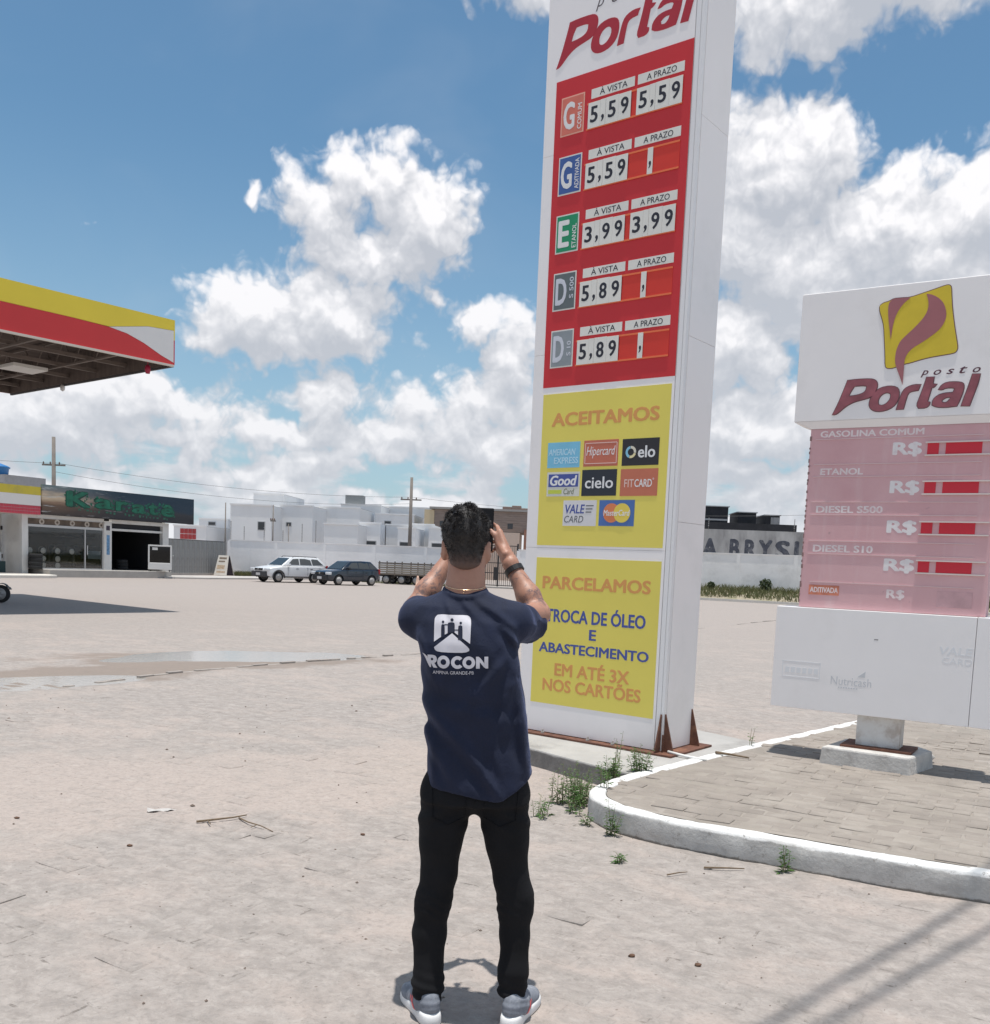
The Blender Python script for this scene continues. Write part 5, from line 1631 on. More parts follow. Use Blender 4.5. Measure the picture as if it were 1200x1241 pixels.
def car(name, label, loc, rz, paint, clad, S, rails=False, plate_lines=True):
    """x = 0 front bumper, x grows rearwards; S: dict of dimensions"""
    t = thing(name, label, "car", loc, rz)
    L, W, hw = S['L'], S['W'], S['W'] / 2
    fx, rx, wr = S['fx'], S['rx'], S['wr']
    st = S['stations']          # (x, z_bottom, z_belt, halfwidth factor)
    mb = MB(); vs = []; n = 0
    for (x, zb, zt, k) in st:
        h = hw * k
        sec = [(-h * .86, zb), (-h * .985, zb + .10), (-h, (zb + zt) / 2), (-h * .97, zt - .07), (-h * .86, zt),
               (0, zt + .025), (h * .86, zt), (h * .97, zt - .07), (h, (zb + zt) / 2), (h * .985, zb + .10), (h * .86, zb)]
        n = len(sec); vs += [(x, y, z) for y, z in sec]
    fs = []
    for i in range(len(st) - 1):
        for j in range(n): fs.append((i * n + j, i * n + (j + 1) % n, (i + 1) * n + (j + 1) % n, (i + 1) * n + j))
    fs.append(tuple(range(n))); fs.append(tuple((len(st) - 1) * n + j for j in range(n)))
    mb.add(vs, fs)
    body = mb.obj("body", paint, t)
    bool_cut(body, [((fx, -hw - .2, wr), (fx, -hw + .24, wr), wr + .055), ((fx, hw - .24, wr), (fx, hw + .2, wr), wr + .055),
                    ((rx, -hw - .2, wr), (rx, -hw + .24, wr), wr + .055), ((rx, hw - .24, wr), (rx, hw + .2, wr), wr + .055)])
    add_bevel(body, .02); smooth(body.data)
    md = body.modifiers.new("wn", 'WEIGHTED_NORMAL'); md.keep_sharp = False
    # cabin
    cb = S['cabin']             # windscreen base x,z ; top x,z ; roof rear x,z ; tail base x,z
    (x0, z0), (x1, z1), (x2, z2), (x3, z3) = cb
    bw, tw = hw * .93, hw * .74
    yy = lambda z: bw + (tw - bw) * max(0, min(1, (z - z0) / (z1 - z0)))
    zm = (z1 + z2) / 2 + .03
    ring = [(x0, z0), (x1, z1), ((x1 + x2) / 2, zm), (x2, z2), (x3, z3)]
    mb = MB(); vs = []
    for s in (-1, 1): vs += [(x, s * yy(z), z) for x, z in ring]
    vs_ = MB().add(vs, [(0, 1, 2, 3, 4), (9, 8, 7, 6, 5)] + [(i, i + 5, (i + 1) % 5 + 5, (i + 1) % 5) for i in range(5)])
    cab = vs_.obj("cabin", paint, t, bevel=.035); smooth(cab.data)
    gl = mat("car_glass", (.035, .045, .05), .06, spec=.8)
    def sidewin(poly):
        for s in (-1, 1):
            m_ = MB(); m_.prism(poly, lambda x, z: (x, s * (yy(z) + .009), z), lambda x, z: (x, s * (yy(z) - .01), z)); m_.obj("side_window", gl, t)
    for poly in S['windows']: sidewin(poly)
    # windscreen and rear screen
    def screen(a, b, nm, k0=.86, k1=.86, off=.012):
        (xa, za), (xb, zb_) = a, b
        dx, dz = xb - xa, zb_ - za; l = math.hypot(dx, dz); nx, nz = -dz / l * off, dx / l * off
        if nz < 0: nx, nz = -nx, -nz
        q = lambda f: (xa + dx * f, za + dz * f)
        (ax, az), (bx, bz) = q(.09), q(.93)
        MB().add([(ax + nx, -yy(az) * k0, az + nz), (ax + nx, yy(az) * k0, az + nz), (bx + nx, yy(bz) * k1, bz + nz), (bx + nx, -yy(bz) * k1, bz + nz),
                  (ax - nx, -yy(az) * k0, az - nz), (ax - nx, yy(az) * k0, az - nz), (bx - nx, yy(bz) * k1, bz - nz), (bx - nx, -yy(bz) * k1, bz - nz)],
                 [(0, 1, 2, 3), (7, 6, 5, 4), (0, 4, 5, 1), (1, 5, 6, 2), (2, 6, 7, 3), (3, 7, 4, 0)]).obj(nm, gl, t)
    screen((x0, z0), (x1, z1), "windscreen"); screen((x3, z3), (x2, z2), "rear_window")
    # trim
    zb = S['zb']
    box("front_bumper", clad, t, -.05, .32, -hw * .86, hw * .86, zb, S['bz'], .05)
    box("rear_bumper", clad, t, L - .28, L + .04, -hw * .86, hw * .86, zb, S['bz'] + .02, .05)
    for s in (-1, 1):
        mb = MB(); mb.box(fx + wr + .06, rx - wr - .06, s * hw * .96 - .02, s * hw * .96 + .02, zb, zb + S['skirt'])
        mb.obj("sill", clad, t, bevel=.01)
        if S.get('arch'):
            mb = MB()
            for cx in (fx, rx):
                pts = [(cx + math.cos(a) * (wr + .075), s * (hw * .985), wr + math.sin(a) * (wr + .075)) for a in np.linspace(R(-8), R(188), 14)]
                mb.tube(pts, .034, 6)
            mb.obj("arch_trim", clad, t, sm=True)
        box("door_mirror", paint if S.get('mirror_body') else clad, t, x0 + .36, x0 + .50, s * (bw + .02) if s > 0 else -bw - .19, bw + .19 if s > 0 else -bw - .02, z0 + .02, z0 + .15, .03)
        box("headlight", mat("headlight_glass", (.70, .72, .74), .12, spec=.8), t, -.02 + S['hx'], .20 + S['hx'], s * hw * .84 - .17 * (s > 0) - .15 * (s < 0) + (.0 if s > 0 else .0), s * hw * .84 + .15 * (s > 0) + .17 * (s < 0), S['hz'] - .075, S['hz'] + .075, .03)
        for k in range(3):
            xs = [x1 - .18, (x1 + x2) / 2 - .15, x2 - .25][k]
            box("door_handle", clad, t, xs + .42, xs + .58, s * (hw * .985) - .012, s * (hw * .985) + .012, z0 - .15, z0 - .12) if k < 2 else None
        for xs in (x1 - .32, (x1 + x2) / 2 + .08, x2 - .02):
            box("door_seam", M_dark, t, xs - .006, xs + .006, s * hw * .99 - .008, s * hw * .99 + .008, zb + .12, z0 - .03)
        box("tail_light", mat("tail_light_red", (.35, .01, .01), .3), t, L - .12, L + .0, s * hw * .85 - .07, s * hw * .85 + .07, S['hz'] + .02, S['hz'] + .3, .02)
    g = box("grille", mat("grille_black", (.02, .02, .02), .5), t, S['hx'] - .03, S['hx'] + .05, -hw * .45, hw * .45, S['hz'] - .06, S['hz'] + .06, .01)
    MB().lathe([(0, -.012), (.05, -.01), (.05, .01), (0, .01)], (S['hx'] - .035, 0, S['hz']), 12, 'x').obj("badge", MATS["aluminium_frame"], t)
    box("number_plate", mat("plate_grey", (.62, .62, .62), .5), t, -.065, -.048, -.20, .20, S['bz'] - .23, S['bz'] - .09)
    for cx in (fx, rx):
        for s in (-1, 1): wheel(t, (cx, s * (hw - .11), wr), wr, .19)
    box("underbody", M_dark, t, .3, L - .3, -hw * .7, hw * .7, zb - .04, zb + .10)
    if rails:
        for s in (-1, 1):
            MB().tube([(x1 + .15, s * tw * .88, zm - .03), (x1 + .25, s * tw * .88, zm + .045), (x2 - .15, s * tw * .88, zm + .03), (x2 - .05, s * tw * .88, zm - .04)], .018, 6).obj("roof_rail", clad, t, sm=True)
    return t


M_pw = mat("white_car_paint", (.74, .74, .745), .25, coat=.6)
M_pb = mat("dark_blue_car_paint", (.012, .02, .035), .2, coat=.8)
M_cl = mat("grey_plastic_cladding", (.05, .05, .055), .6)
wagon = dict(L=4.25, W=1.68, fx=.78, rx=3.25, wr=.315, zb=.30, bz=.62, skirt=.16, hx=-.02, hz=.73, arch=True, mirror_body=True,
             stations=[(0.0, .34, .70, .80), (.10, .30, .80, .90), (.45, .28, .88, .97), (1.1, .27, .96, 1.0), (2.2, .27, .98, 1.0), (3.4, .27, 1.0, 1.0), (4.0, .30, 1.0, .95), (4.22, .36, .96, .86)],
             cabin=[(1.0, .94), (1.72, 1.44), (3.65, 1.46), (4.18, .97)],
             windows=[[(1.42, 1.03), (1.82, 1.36), (2.22, 1.39), (2.22, 1.03)], [(2.28, 1.03), (2.28, 1.39), (3.02, 1.39), (3.10, 1.03)], [(3.16, 1.03), (3.08, 1.39), (3.55, 1.37), (3.92, 1.05)]])
hatch = dict(L=3.75, W=1.60, fx=.72, rx=3.10, wr=.285, zb=.26, bz=.56, skirt=.10, hx=-.02, hz=.66, arch=False,
             stations=[(0.0, .30, .66, .82), (.10, .26, .76, .92), (.45, .24, .83, .98), (1.0, .23, .90, 1.0), (2.2, .23, .93, 1.0), (3.2, .23, .95, .99), (3.6, .26, .94, .94), (3.73, .32, .90, .88)],
             cabin=[(.92, .88), (1.60, 1.36), (3.12, 1.38), (3.66, .92)],
             windows=[[(1.32, .97), (1.70, 1.28), (2.12, 1.31), (2.12, .97)], [(2.18, .97), (2.18, 1.31), (2.86, 1.31), (2.94, .97)], [(3.0, .98), (2.93, 1.30), (3.12, 1.28), (3.40, 1.0)]])
CAR_A = R(47)
wcar = car("parked_wagon", "white station wagon with black cladding and roof rails, parked left of the dark car", (-13.6, 54.9, 0), CAR_A, M_pw, M_cl, wagon, rails=True)
dcar = car("parked_hatchback", "small dark blue hatchback parked between the white wagon and the wooden trailer", (-10.0, 54.3, 0), CAR_A, M_pb, mat("black_bumper", (.02, .022, .026), .5), hatch)

# ---- wooden slatted trailer behind the dark car
def trailer():
    t = thing("wooden_trailer", "long low trailer with weathered wooden slat sides parked right of the dark car", "trailer", (-7.7, 61.9, 0), R(-16))
    wd = [mat("weathered_slat_%d" % k, c, .9, var=.2, scale=3, stretch=(.3, 3, 6)) for k, c in enumerate(((.20, .17, .14), (.30, .26, .21), (.14, .12, .10)))]
    L, Wd = 4.1, 1.3
    box("deck", wd[2], t, 0, L, 0, Wd, .58, .66)
    r = random.Random(2)
    for s in (0, 1):
        for k in range(6):
            y = (-.03 if s == 0 else Wd)
            o = MB().box(-.05 + r.uniform(0, .1), L + r.uniform(-.05, .12), y, y + .03, .60 + .135 * k, .60 + .135 * k + .095).obj("slat", wd[(k + s) % 3 if k != 2 else 1], t)
    for x in (0.05, 1.1, 2.2, 3.1, L - .1):
        for y in (.0, Wd - .06): box("stake", wd[2], t, x, x + .06, y, y + .06, .5, 1.45)
    MB().tube([(L, 0, 1.40), (L + .35, 0, 1.35), (L + .42, 0, 1.1), (L + .1, 0, .75)], .025, 8).obj("end_hoop", MATS["black_iron"], t, sm=True)
    for x in (.55, 1.6, 2.6):
        for y in (.10, Wd - .10): wheel(t, (x, y, .30), .30, .18)
        MB().cyl((x, .1, .30), (x, Wd - .1, .30), .04, 8).obj("axle", MATS["black_iron"], t)
    box("chassis_rail", MATS["black_iron"], t, 0, L, .25, .33, .48, .58); box("chassis_rail", MATS["black_iron"], t, 0, L, Wd - .33, Wd - .25, .48, .58)
trailer()

def cone_post():
    mb = MB(); mb.lathe([(.20, 0), (.20, .04), (.13, .05), (.09, .45), (.05, .62), (0, .64)], (-4.95, 59.6, 0), 14)
    o = mb.obj("bollard", mat("faded_orange_plastic", (.62, .40, .30), .7, var=.1), sm=True)
    tag(o, "faded orange cone in front of the wooden trailer's right end", "cone")
cone_post()

# ================================================================ HOUSES beyond the wall
M_h = [mat("house_white_%d" % k, c, .9, var=.03, scale=.3, dirt=((.68, .67, .66), .35, .4)) for k, c in enumerate(((.88, .865, .85), (.82, .81, .80), (.90, .89, .88)))]
M_win = mat("house_window_dark", (.05, .055, .06), .3)


def house(label, x0, x1, Y, top, m=0, depth=7.0, wins=(), roof=None, par=.12, nm="house", rz=-.06):
    t = thing(nm, label, "house", (x0, Y, 0), rz)
    w = x1 - x0
    mm = M_h[m] if isinstance(m, int) else m
    box("wall", mm, t, 0, w, 0, depth, 0, top)
    box("parapet", mm, t, -.06, w + .06, -.06, .14, top, top + par); box("roof", mat("roof_grey", (.5, .49, .48), .9), t, .02, w - .02, .15, depth, top, top + .05)
    for (a, b, c, d) in wins:
        f = box("window_frame", mat("frame_pale", (.58, .58, .58), .6), t, a - .07, b + .07, -.03, -.001, c - .07, d + .07)
        box("pane", M_win, f, a, b, -.045, -.031, c, d)
    return t


house("white house part with red tiles low on it, first right of the shop banner", -27.3, -24.6, 88, 4.5, 2, wins=((.9, 1.5, 4.0, 4.25),))
tl = house("low white house with a red tiled patch above the corrugated fence", -26.9, -24.2, 80, 3.6, 0)
for i in range(4):
    for j in range(2): box("red_tile_panel", mat("red_tile_far", (.42, .05, .05), .6, var=.2), tl, .55 + i * .34, .86 + i * .34, -.03, -.001, 2.55 + j * .45, 2.95 + j * .45)
house("tall white house with one dark upright window, behind the left end of the wall", -22.8, -19.3, 82, 5.6, 1, wins=((2.4, 2.95, 3.6, 4.25),))
house("pale upper storey block standing behind the tall white house", -22.4, -19.6, 88, 6.95, 2)
house("white house with flat top right of the tall house with the upright window", -19.3, -16.4, 85, 5.85, 1, wins=((.6, 1.0, 4.1, 4.4),))
house("wide white house with one small square dark window above the white car", -16.9, -13.0, 90, 6.1, 0, wins=((.55, .95, 4.1, 4.5),))
g1 = house("white house carrying a grey roof tank block", -16.3, -12.2, 99, 6.9, 1)
box("roof_block", mat("grey_roof_block", (.26, .27, .27), .8), g1, .4, 2.2, .2, 1.5, 6.95, 7.9)
house("low plain grey-white house front above the dark car", -13.5, -10.9, 74.5, 4.05, 1)
house("small white house with a dark carport opening left of its neighbour", -11.3, -9.6, 78, 4.35, 2, wins=((.15, 1.35, 2.35, 2.95),))
house("narrow plain white house between the two carport houses", -9.4, -7.6, 80, 4.35, 1)
house("white house with a dark low carport opening beside the utility pole", -8.1, -6.7, 77, 4.05, 2, wins=((.2, 1.1, 2.6, 2.95),))
house("white house with a small barred window just behind the utility pole", -7.4, -5.6, 82, 4.55, 0)
house("white house front left of the man's head", -5.8, -3.8, 79, 4.2, 1, wins=((.3, 1.1, 2.7, 3.0),))
house("long pale house on the rise behind the low white houses", -13.9, -6.6, 104, 7.1, 0, wins=((1.6, 2.0, 6.3, 6.7),))
house("pale stepped house far behind the dark car", -12.2, -8.4, 95, 5.9, 2, wins=((.9, 1.5, 5.0, 5.25),))

M_raw = mat("raw_block_wall", (.30, .235, .20), .95, var=.15, scale=1.2, stretch=(1, 1, 4))
def block_building():
    t = thing("unfinished_building", "unfinished brown block building with a cream end, behind the man's head", "building", (-7.3, 93, 0), -.05)
    cream = mat("cream_end_wall", (.62, .50, .33), .85, var=.05)
    box("cream_wall", cream, t, 0, .95, 0, 8, 0, 6.45)
    # block courses as real steps
    for k in range(9):
        box("block_course", M_raw, t, .97, 12.4, .02 * (k % 2), 8, 4.6 + k * .215, 4.6 + k * .215 + .205)
    box("roof_slab", mat("bare_concrete", (.34, .32, .30), .9), t, .5, 12.6, -.25, 8.2, 6.54, 6.74)
    box("ground_floor", mat("peach_render", (.58, .45, .37), .9, var=.06), t, 5.4, 9.2, -.5, 8, 0, 4.55)
    box("ground_floor_wall", M_h[1], t, .95, 5.38, -.1, 8, 0, 4.55)
    for x in (9.6, 10.9, 12.1): box("brick_column", mat("red_brick_far", (.33, .17, .12), .9, var=.2, scale=3), t, x, x + .35, -.3, .1, 0, 4.9)
    for x in (1.5, 8.0): box("opening", M_win, t, x, x + .5, -.02, .0, 4.9, 5.4)
    for k, x in enumerate((2.6, 7.4, 8.3, 9.1, 10.4)): box("rubble_pile", mat("rubble_brown", (.25, .18, .15), .95), t, x, x + .9, 1, 2, 6.74, 6.95 + .12 * (k % 3), .05)
    MB().tube([(11.0, 1, 6.7), (11.0, 1, 7.5), (12.4, 1, 7.5)], .04, 5).obj("stair_rail", MATS["black_iron"], t)
block_building()

# ---- weathered painted wall and dark sheds on the right, behind the cream wall
def painted_wall():
    t = thing("painted_wall", "tall weathered grey wall with faded black painted letters, above the cream wall", "wall", (13.8, 76.2, 0), -.13)
    m = mat("weathered_whitewash", (.40, .39, .38), .95, var=.3, scale=.8, stretch=(1, 1, .35), dirt=((.20, .19, .19), .8, .9))
    box("masonry", m, t, 0, 16, 0, .2, 0, 4.95)
    mk = mat("faded_black_paint", (.075, .08, .10), .9, var=.3, scale=2, dirt=((.3, .3, .3), .6, 2.5))
    for ch, a, b in (("A", 2.05, 3.25), ("B", 4.15, 4.95), ("R", 5.3, 6.2), ("Y", 6.35, 7.4), ("S", 7.6, 8.75), ("I", 9.05, 9.4), ("L", 9.9, 10.8)):
        lettering(ch, mk, t, a, b, 2.75, 4.25, -.001, bold=.05, th=.004)
    t2 = None
    for k, (x0, x1, Y, z0, z1) in enumerate(((14.0, 20.0, 86, 0, 7.35), (21.2, 22.8, 87, 0, 7.0), (23.9, 25.2, 88, 0, 6.9))):
        lab = ["dark sheet clad shed roof block nearest the tall sign, behind the painted wall", "middle dark block rising over the long black shed", "last dark block of the black shed, nearest the low sign"][k]
        q = thing("dark_shed", lab, "shed", (x0, Y, 0), -.05, "dark shed blocks behind the painted wall")
        box("wall", mat("black_sheet", (.028, .028, .032), .8, var=.3, scale=1.5), q, 0, x1 - x0, 0, 4, z0, z1)
        box("roof_edge", mat("pale_edge", (.42, .42, .42), .8), q, -.1, x1 - x0 + .1, -.1, 4.1, z1, z1 + .08)
        if k == 0: box("pale_band", MATS["pale_edge"], q, 0, x1 - x0, -.05, 0, 6.15, 6.3)
        if k == 2: box("grey_face", MATS["weathered_whitewash"], q, .5, x1 - x0, -.05, -.001, 4.5, z1 - .15)
    q = thing("long_shed", "long low black shed roof running behind the painted wall on the right", "shed", (14.0, 84, 0), -.06)
    box("wall", MATS["black_sheet"], q, 0, 11.4, 0, 1.5, 0, 5.9)
painted_wall()

# ---- grass verge below the cream wall
def grass_patch(name, label_kind, pts, base, hgt, seed, m, wid=.03, parent=None):
    r = np.random.default_rng(seed)
    n = len(pts)
    vs = np.zeros((n, 4, 3)); 
    ang = r.random(n) * 6.283; h = hgt * (.4 + .9 * r.random(n)) ; lean = r.normal(0, .35, (n, 2)) * h[:, None]
    p = np.asarray(pts); dx = np.cos(ang) * wid; dy = np.sin(ang) * wid
    z = base(p[:, 0], p[:, 1])
    vs[:, 0] = np.stack([p[:, 0] - dx, p[:, 1] - dy, z], 1); vs[:, 1] = np.stack([p[:, 0] + dx, p[:, 1] + dy, z], 1)
    vs[:, 2] = np.stack([p[:, 0] + dx * .6 + lean[:, 0] * .45, p[:, 1] + dy * .6 + lean[:, 1] * .45, z + h * .6], 1)
    vs[:, 3] = np.stack([p[:, 0] + lean[:, 0], p[:, 1] + lean[:, 1], z + h], 1)
    f = np.arange(n * 4).reshape(n, 4)
    me = bpy.data.meshes.new(name)
    me.from_pydata(vs.reshape(-1, 3).tolist(), [], [(a, b, c) for a, b, c, d in f.tolist()] + [(a, c, d) for a, b, c, d in f.tolist()])
    me.materials.append(m)
    o = link(name, me, parent)
    return tag(o, kind="stuff")


def leaf_mat(name, col, var=.35):
    m = bpy.data.materials.new(name); m.use_nodes = True
    N = NT(m.node_tree); b = m.node_tree.nodes['Principled BSDF']
    P = N.n('ShaderNodeTexCoord').outputs['Object']
    c = N.mix(N.map(N.noise(P, 2.5, 4, .6), .3, .7), tuple(q * (1 - var) for q in col), tuple(q * (1 + var) for q in col))
    c = N.mix(N.map(N.noise(P, 7, 3, .6), .55, .7, 0, .6), c, (col[0] * 1.9, col[1] * 1.25, col[2] * 1.3))
    N.link(c, b.inputs['Base Color']); b.inputs['Roughness'].default_value = .6
    b.inputs['Subsurface Weight'].default_value = 0.0
    tr = N.n('ShaderNodeBsdfTranslucent'); N.link(c, tr.inputs[0])
    mx = N.n('ShaderNodeMixShader'); mx.inputs[0].default_value = .3
    N.link(b.outputs[0], mx.inputs[1]); N.link(tr.outputs[0], mx.inputs[2])
    N.link(mx.outputs[0], m.node_tree.nodes['Material Output'].inputs[0])
    MATS[name] = m
    return m


M_grass = leaf_mat("verge_grass", (.15, .16, .07))
def verge():
    a = Vector((8.6, 56.3)); b = Vector((26, 48.6)); d = (b - a).normalized(); nrm = Vector((-d.y, d.x)); L = (b - a).length
    mb = MB(); n = 60
    prof = [(0, .0), (0, .10), (.12, .11), (.5, .16), (1.4, .42), (2.6, .62), (3.4, .66)]
    vs = []
    for i in range(n + 1):
        for j, (w, z) in enumerate(prof):
            p = a + d * (L * i / n) + nrm * w
            vs.append((p.x, p.y, z + (float(fbm(np.array(i * .5), np.array(j * .9), 3)) * .16 if j > 2 else 0)))
    k = len(prof)
    mb.add(vs, [(i * k + j, (i + 1) * k + j, (i + 1) * k + j + 1, i * k + j + 1) for i in range(n) for j in range(k - 1)])
    o = mb.obj("verge", mat("verge_soil", (.34, .29, .22), .95, var=.2, scale=1.5, dirt=((.17, .17, .08), .8, 1.2)), sm=True); tag(o, kind="structure")
    mb = MB(); p, q = a - nrm * .14, b - nrm * .14
    ang = math.atan2(d.y, d.x)
    o = MB().box(0, L, 0, .13, -.05, .14).obj("verge_kerb", mat("kerb_pale", (.60, .57, .52), .9, var=.1), loc=(p.x, p.y, 0), rz=ang); tag(o, kind="structure")
    r = np.random.default_rng(5); n = 9000
    u = r.random(n) * L; w = .25 + 3.1 * r.random(n) ** .9
    keep = fbm(u * .35, w * .8, 3) > -.10
    u, w = u[keep], w[keep]
    pts = np.stack([a.x + d.x * u + nrm.x * w, a.y + d.y * u + nrm.y * w], 1)
    base = lambda x, y: np.interp((x - a.x) * nrm.x + (y - a.y) * nrm.y, [0, .12, .5, 1.4, 2.6, 3.4], [.1, .11, .16, .42, .62, .66]) - .05
    tag(grass_patch("verge_grass", None, pts, base, .34, 6, M_grass, .025), kind="stuff")
    # far left tuft at the foot of the wall
    n = 1500; u = r.random(n); pts = np.stack([-18.3 + u * 2.6, 66.6 - u * .5 + r.random(n) * 1.0], 1)
    grass_patch("wall_grass", None, pts, lambda x, y: x * 0, .32, 8, M_grass, .02)
    n = 2500; u = r.random(n); pts = np.stack([-9 + u * 11.0, 64.6 - u * 3.0 - r.random(n) * .9], 1)
    keep = fbm(pts[:, 0] * .6, pts[:, 1] * .6, 3) > .0
    grass_patch("kerb_grass", None, pts[keep], lambda x, y: x * 0, .16, 9, M_grass, .02)
verge()


def bush(label, x, y, z, rad, h, seed, m):
    r = np.random.default_rng(seed); n = 420
    t = thing("bush", label, "bush", (x, y, z))
    d = r.normal(size=(n, 3)); d /= np.linalg.norm(d, axis=1)[:, None]; rr = r.random(n) ** .4
    c = np.stack([d[:, 0] * rr * rad, d[:, 1] * rr * rad, (d[:, 2] * rr * .5 + .5) * h], 1)
    vs = []; fs = []
    for i in range(n):
        a = r.normal(size=3); a /= np.linalg.norm(a); b = np.cross(a, r.normal(size=3)); b /= np.linalg.norm(b)
        s = .07 * (.6 + r.random())
        vs += [c[i] - a * s, c[i] + b * s * .5, c[i] + a * s, c[i] - b * s * .5]; fs.append((4 * i, 4 * i + 1, 4 * i + 2, 4 * i + 3))
    MB().add(vs, fs).obj("leaves", m, t, recalc=False)
    MB().tube([(0, 0, -.05), (.05, 0, h * .6)], [.03, .01], 5).obj("stem", M_dark, t)
M_bush = leaf_mat("bush_leaf", (.06, .085, .035))
bush("small dark bush on the verge against the cream wall, left of the low sign", 15.5, 56.0, .6, .36, .75, 3, M_bush)
bush("small bush on the verge near the tall sign", 12.6, 57.2, .6, .22, .45, 4, M_bush)

# ================================================================ POLES AND WIRES
M_pole = mat("weathered_pole", (.20, .175, .155), .9, var=.15, scale=2)
def pole(label, x, y, h, arm=None, r0=.15, nm="utility_pole"):
    t = thing(nm, label, "utility pole", (x, y, 0))
    MB().cyl((0, 0, 0), (0, 0, h), r0, 10, r0 * .65).obj("pole_shaft", M_pole, t, sm=True)
    if arm:
        for z, l in arm:
            box("cross_arm", M_pole, t, -l, l, -.06, .06, z - .05, z + .05)
            for s in (-.9, -.3, .5): MB().lathe([(.03, 0), (.055, .05), (.03, .14), (0, .15)], (l * s, 0, z + .05), 8).obj("insulator", mat("brown_ceramic", (.12, .07, .05), .4), t)
    return t
pole("tall utility pole with a small cross arm, left of the man's head", -6.95, 75, 7.9, [(6.2, .8)], .17)
pole("weathered utility pole rising behind the tyre shop banner", -27.6, 60, 8.2, [(6.5, .7)], .16)
pole("thin pole beyond the wall at the left edge of the tall white house", -20.1, 71, 5.2, None, .06)
pole("thin pole with a small lamp box, right of the tall white house", -17.2, 73.5, 5.3, [(4.1, .2)], .06)
pole("thin pole carrying a small grey board beyond the wall", -15.8, 72.5, 3.9, None, .045)


def wires():
    def sag(a, b, s, n=14): return [tuple(Vector(a).lerp(Vector(b), i / n) - Vector((0, 0, s * 4 * (i / n) * (1 - i / n)))) for i in range(n + 1)]
    sets = [("power_line", "upper wire between the tyre shop pole and the tall pole", (-27.6, 60, 6.65), (-6.95, 75, 6.4), .55),
            ("power_line", "lower thin wire running left to right over the white houses", (-27.6, 60, 6.1), (-6.95, 75, 5.9), .7),
            ("power_line", "wire leaving the left utility pole towards the left edge", (-27.6, 60, 6.6), (-40, 50, 6.6), .2),
            ("power_line", "wire running on to the right from the tall pole", (-6.95, 75, 6.4), (30, 68, 6.6), .9)]
    for nm, lab, a, b, s in sets:
        o = MB().tube(sag(a, b, s), .010, 4).obj(nm, mat("wire_grey", (.10, .10, .10), .7)); tag(o, lab, "wire")
wires()

# electric fence posts on the walls
def fence_posts():
    lab = ["thin white fence rod on the wall beside the corrugated fence", "thin fence rod on the wall above the sandwich board", "thin fence rod on the wall left of the white wagon", "thin fence rod above the white wagon's bonnet",
           "thin fence rod on the wall over the white wagon's roof", "thin rod on the wall between the two cars", "thin rod with insulators on the painted wall near the tall sign", "thin rod on the painted wall beside the low sign"]
    spots = [(-18.9, 68.15, 2.45, 1.35), (-17.9, 67.9, 2.45, 1.0), (-16.4, 67.5, 2.45, 1.0), (-15.0, 67.1, 2.45, .8), (-13.6, 66.7, 2.45, 1.3), (-12.6, 66.4, 1.0, 3.0), (16.2, 75.7, 4.9, .9), (22.6, 74.8, 4.9, 1.0)]
    for l, (x, y, z, h) in zip(lab, spots):
        t = thing("fence_rod", l, "fence rod", (x, y, z), group="electric fence rods on the walls")
        MB().cyl((0, 0, 0), (0, 0, h), .02, 5).obj("rod", M_pole, t)
        for k in range(5): MB().cyl((0, 0, h * (.3 + .16 * k)), (0, 0, h * (.3 + .16 * k) + .05), .04, 6).obj("insulator", MATS["pale_edge"], t)
fence_posts()

# ---- overhead cables whose shadows cross the foreground, on poles outside the picture
def overhead():
    for k, (off, label) in enumerate(((0.0, "overhead cable above the camera that casts the upper left shadow line"), (0.17, "overhead cable above the camera that casts the lower right shadow line"))):
        h = 9.5; sx, sy = SUN_DIR.x / SUN_DIR.z * h, SUN_DIR.y / SUN_DIR.z * h
        a = Vector((1.03 + off + sx, 3.31 - off * .1 + sy)); d = Vector((1.61, 1.60 - .12 * k)).normalized()
        p, q = a - d * 22, a + d * 16
        o = MB().tube([(p.x, p.y, h + .4), (a.x, a.y, h), (q.x, q.y, h + .3)], .019, 8).obj("overhead_cable", MATS["wire_grey"])
        tag(o, label, "cable")
    d = Vector((1.61, 1.60)).normalized(); a = Vector((1.4, 3.5))
    pole("utility pole behind the camera carrying the overhead cables", *(a - d * 22), 10.2, [(9.6, .5)], .16)
    pole("utility pole beyond the right edge carrying the overhead cables", *(a + d * 16.2), 10.2, [(9.5, .5)], .16)
overhead()
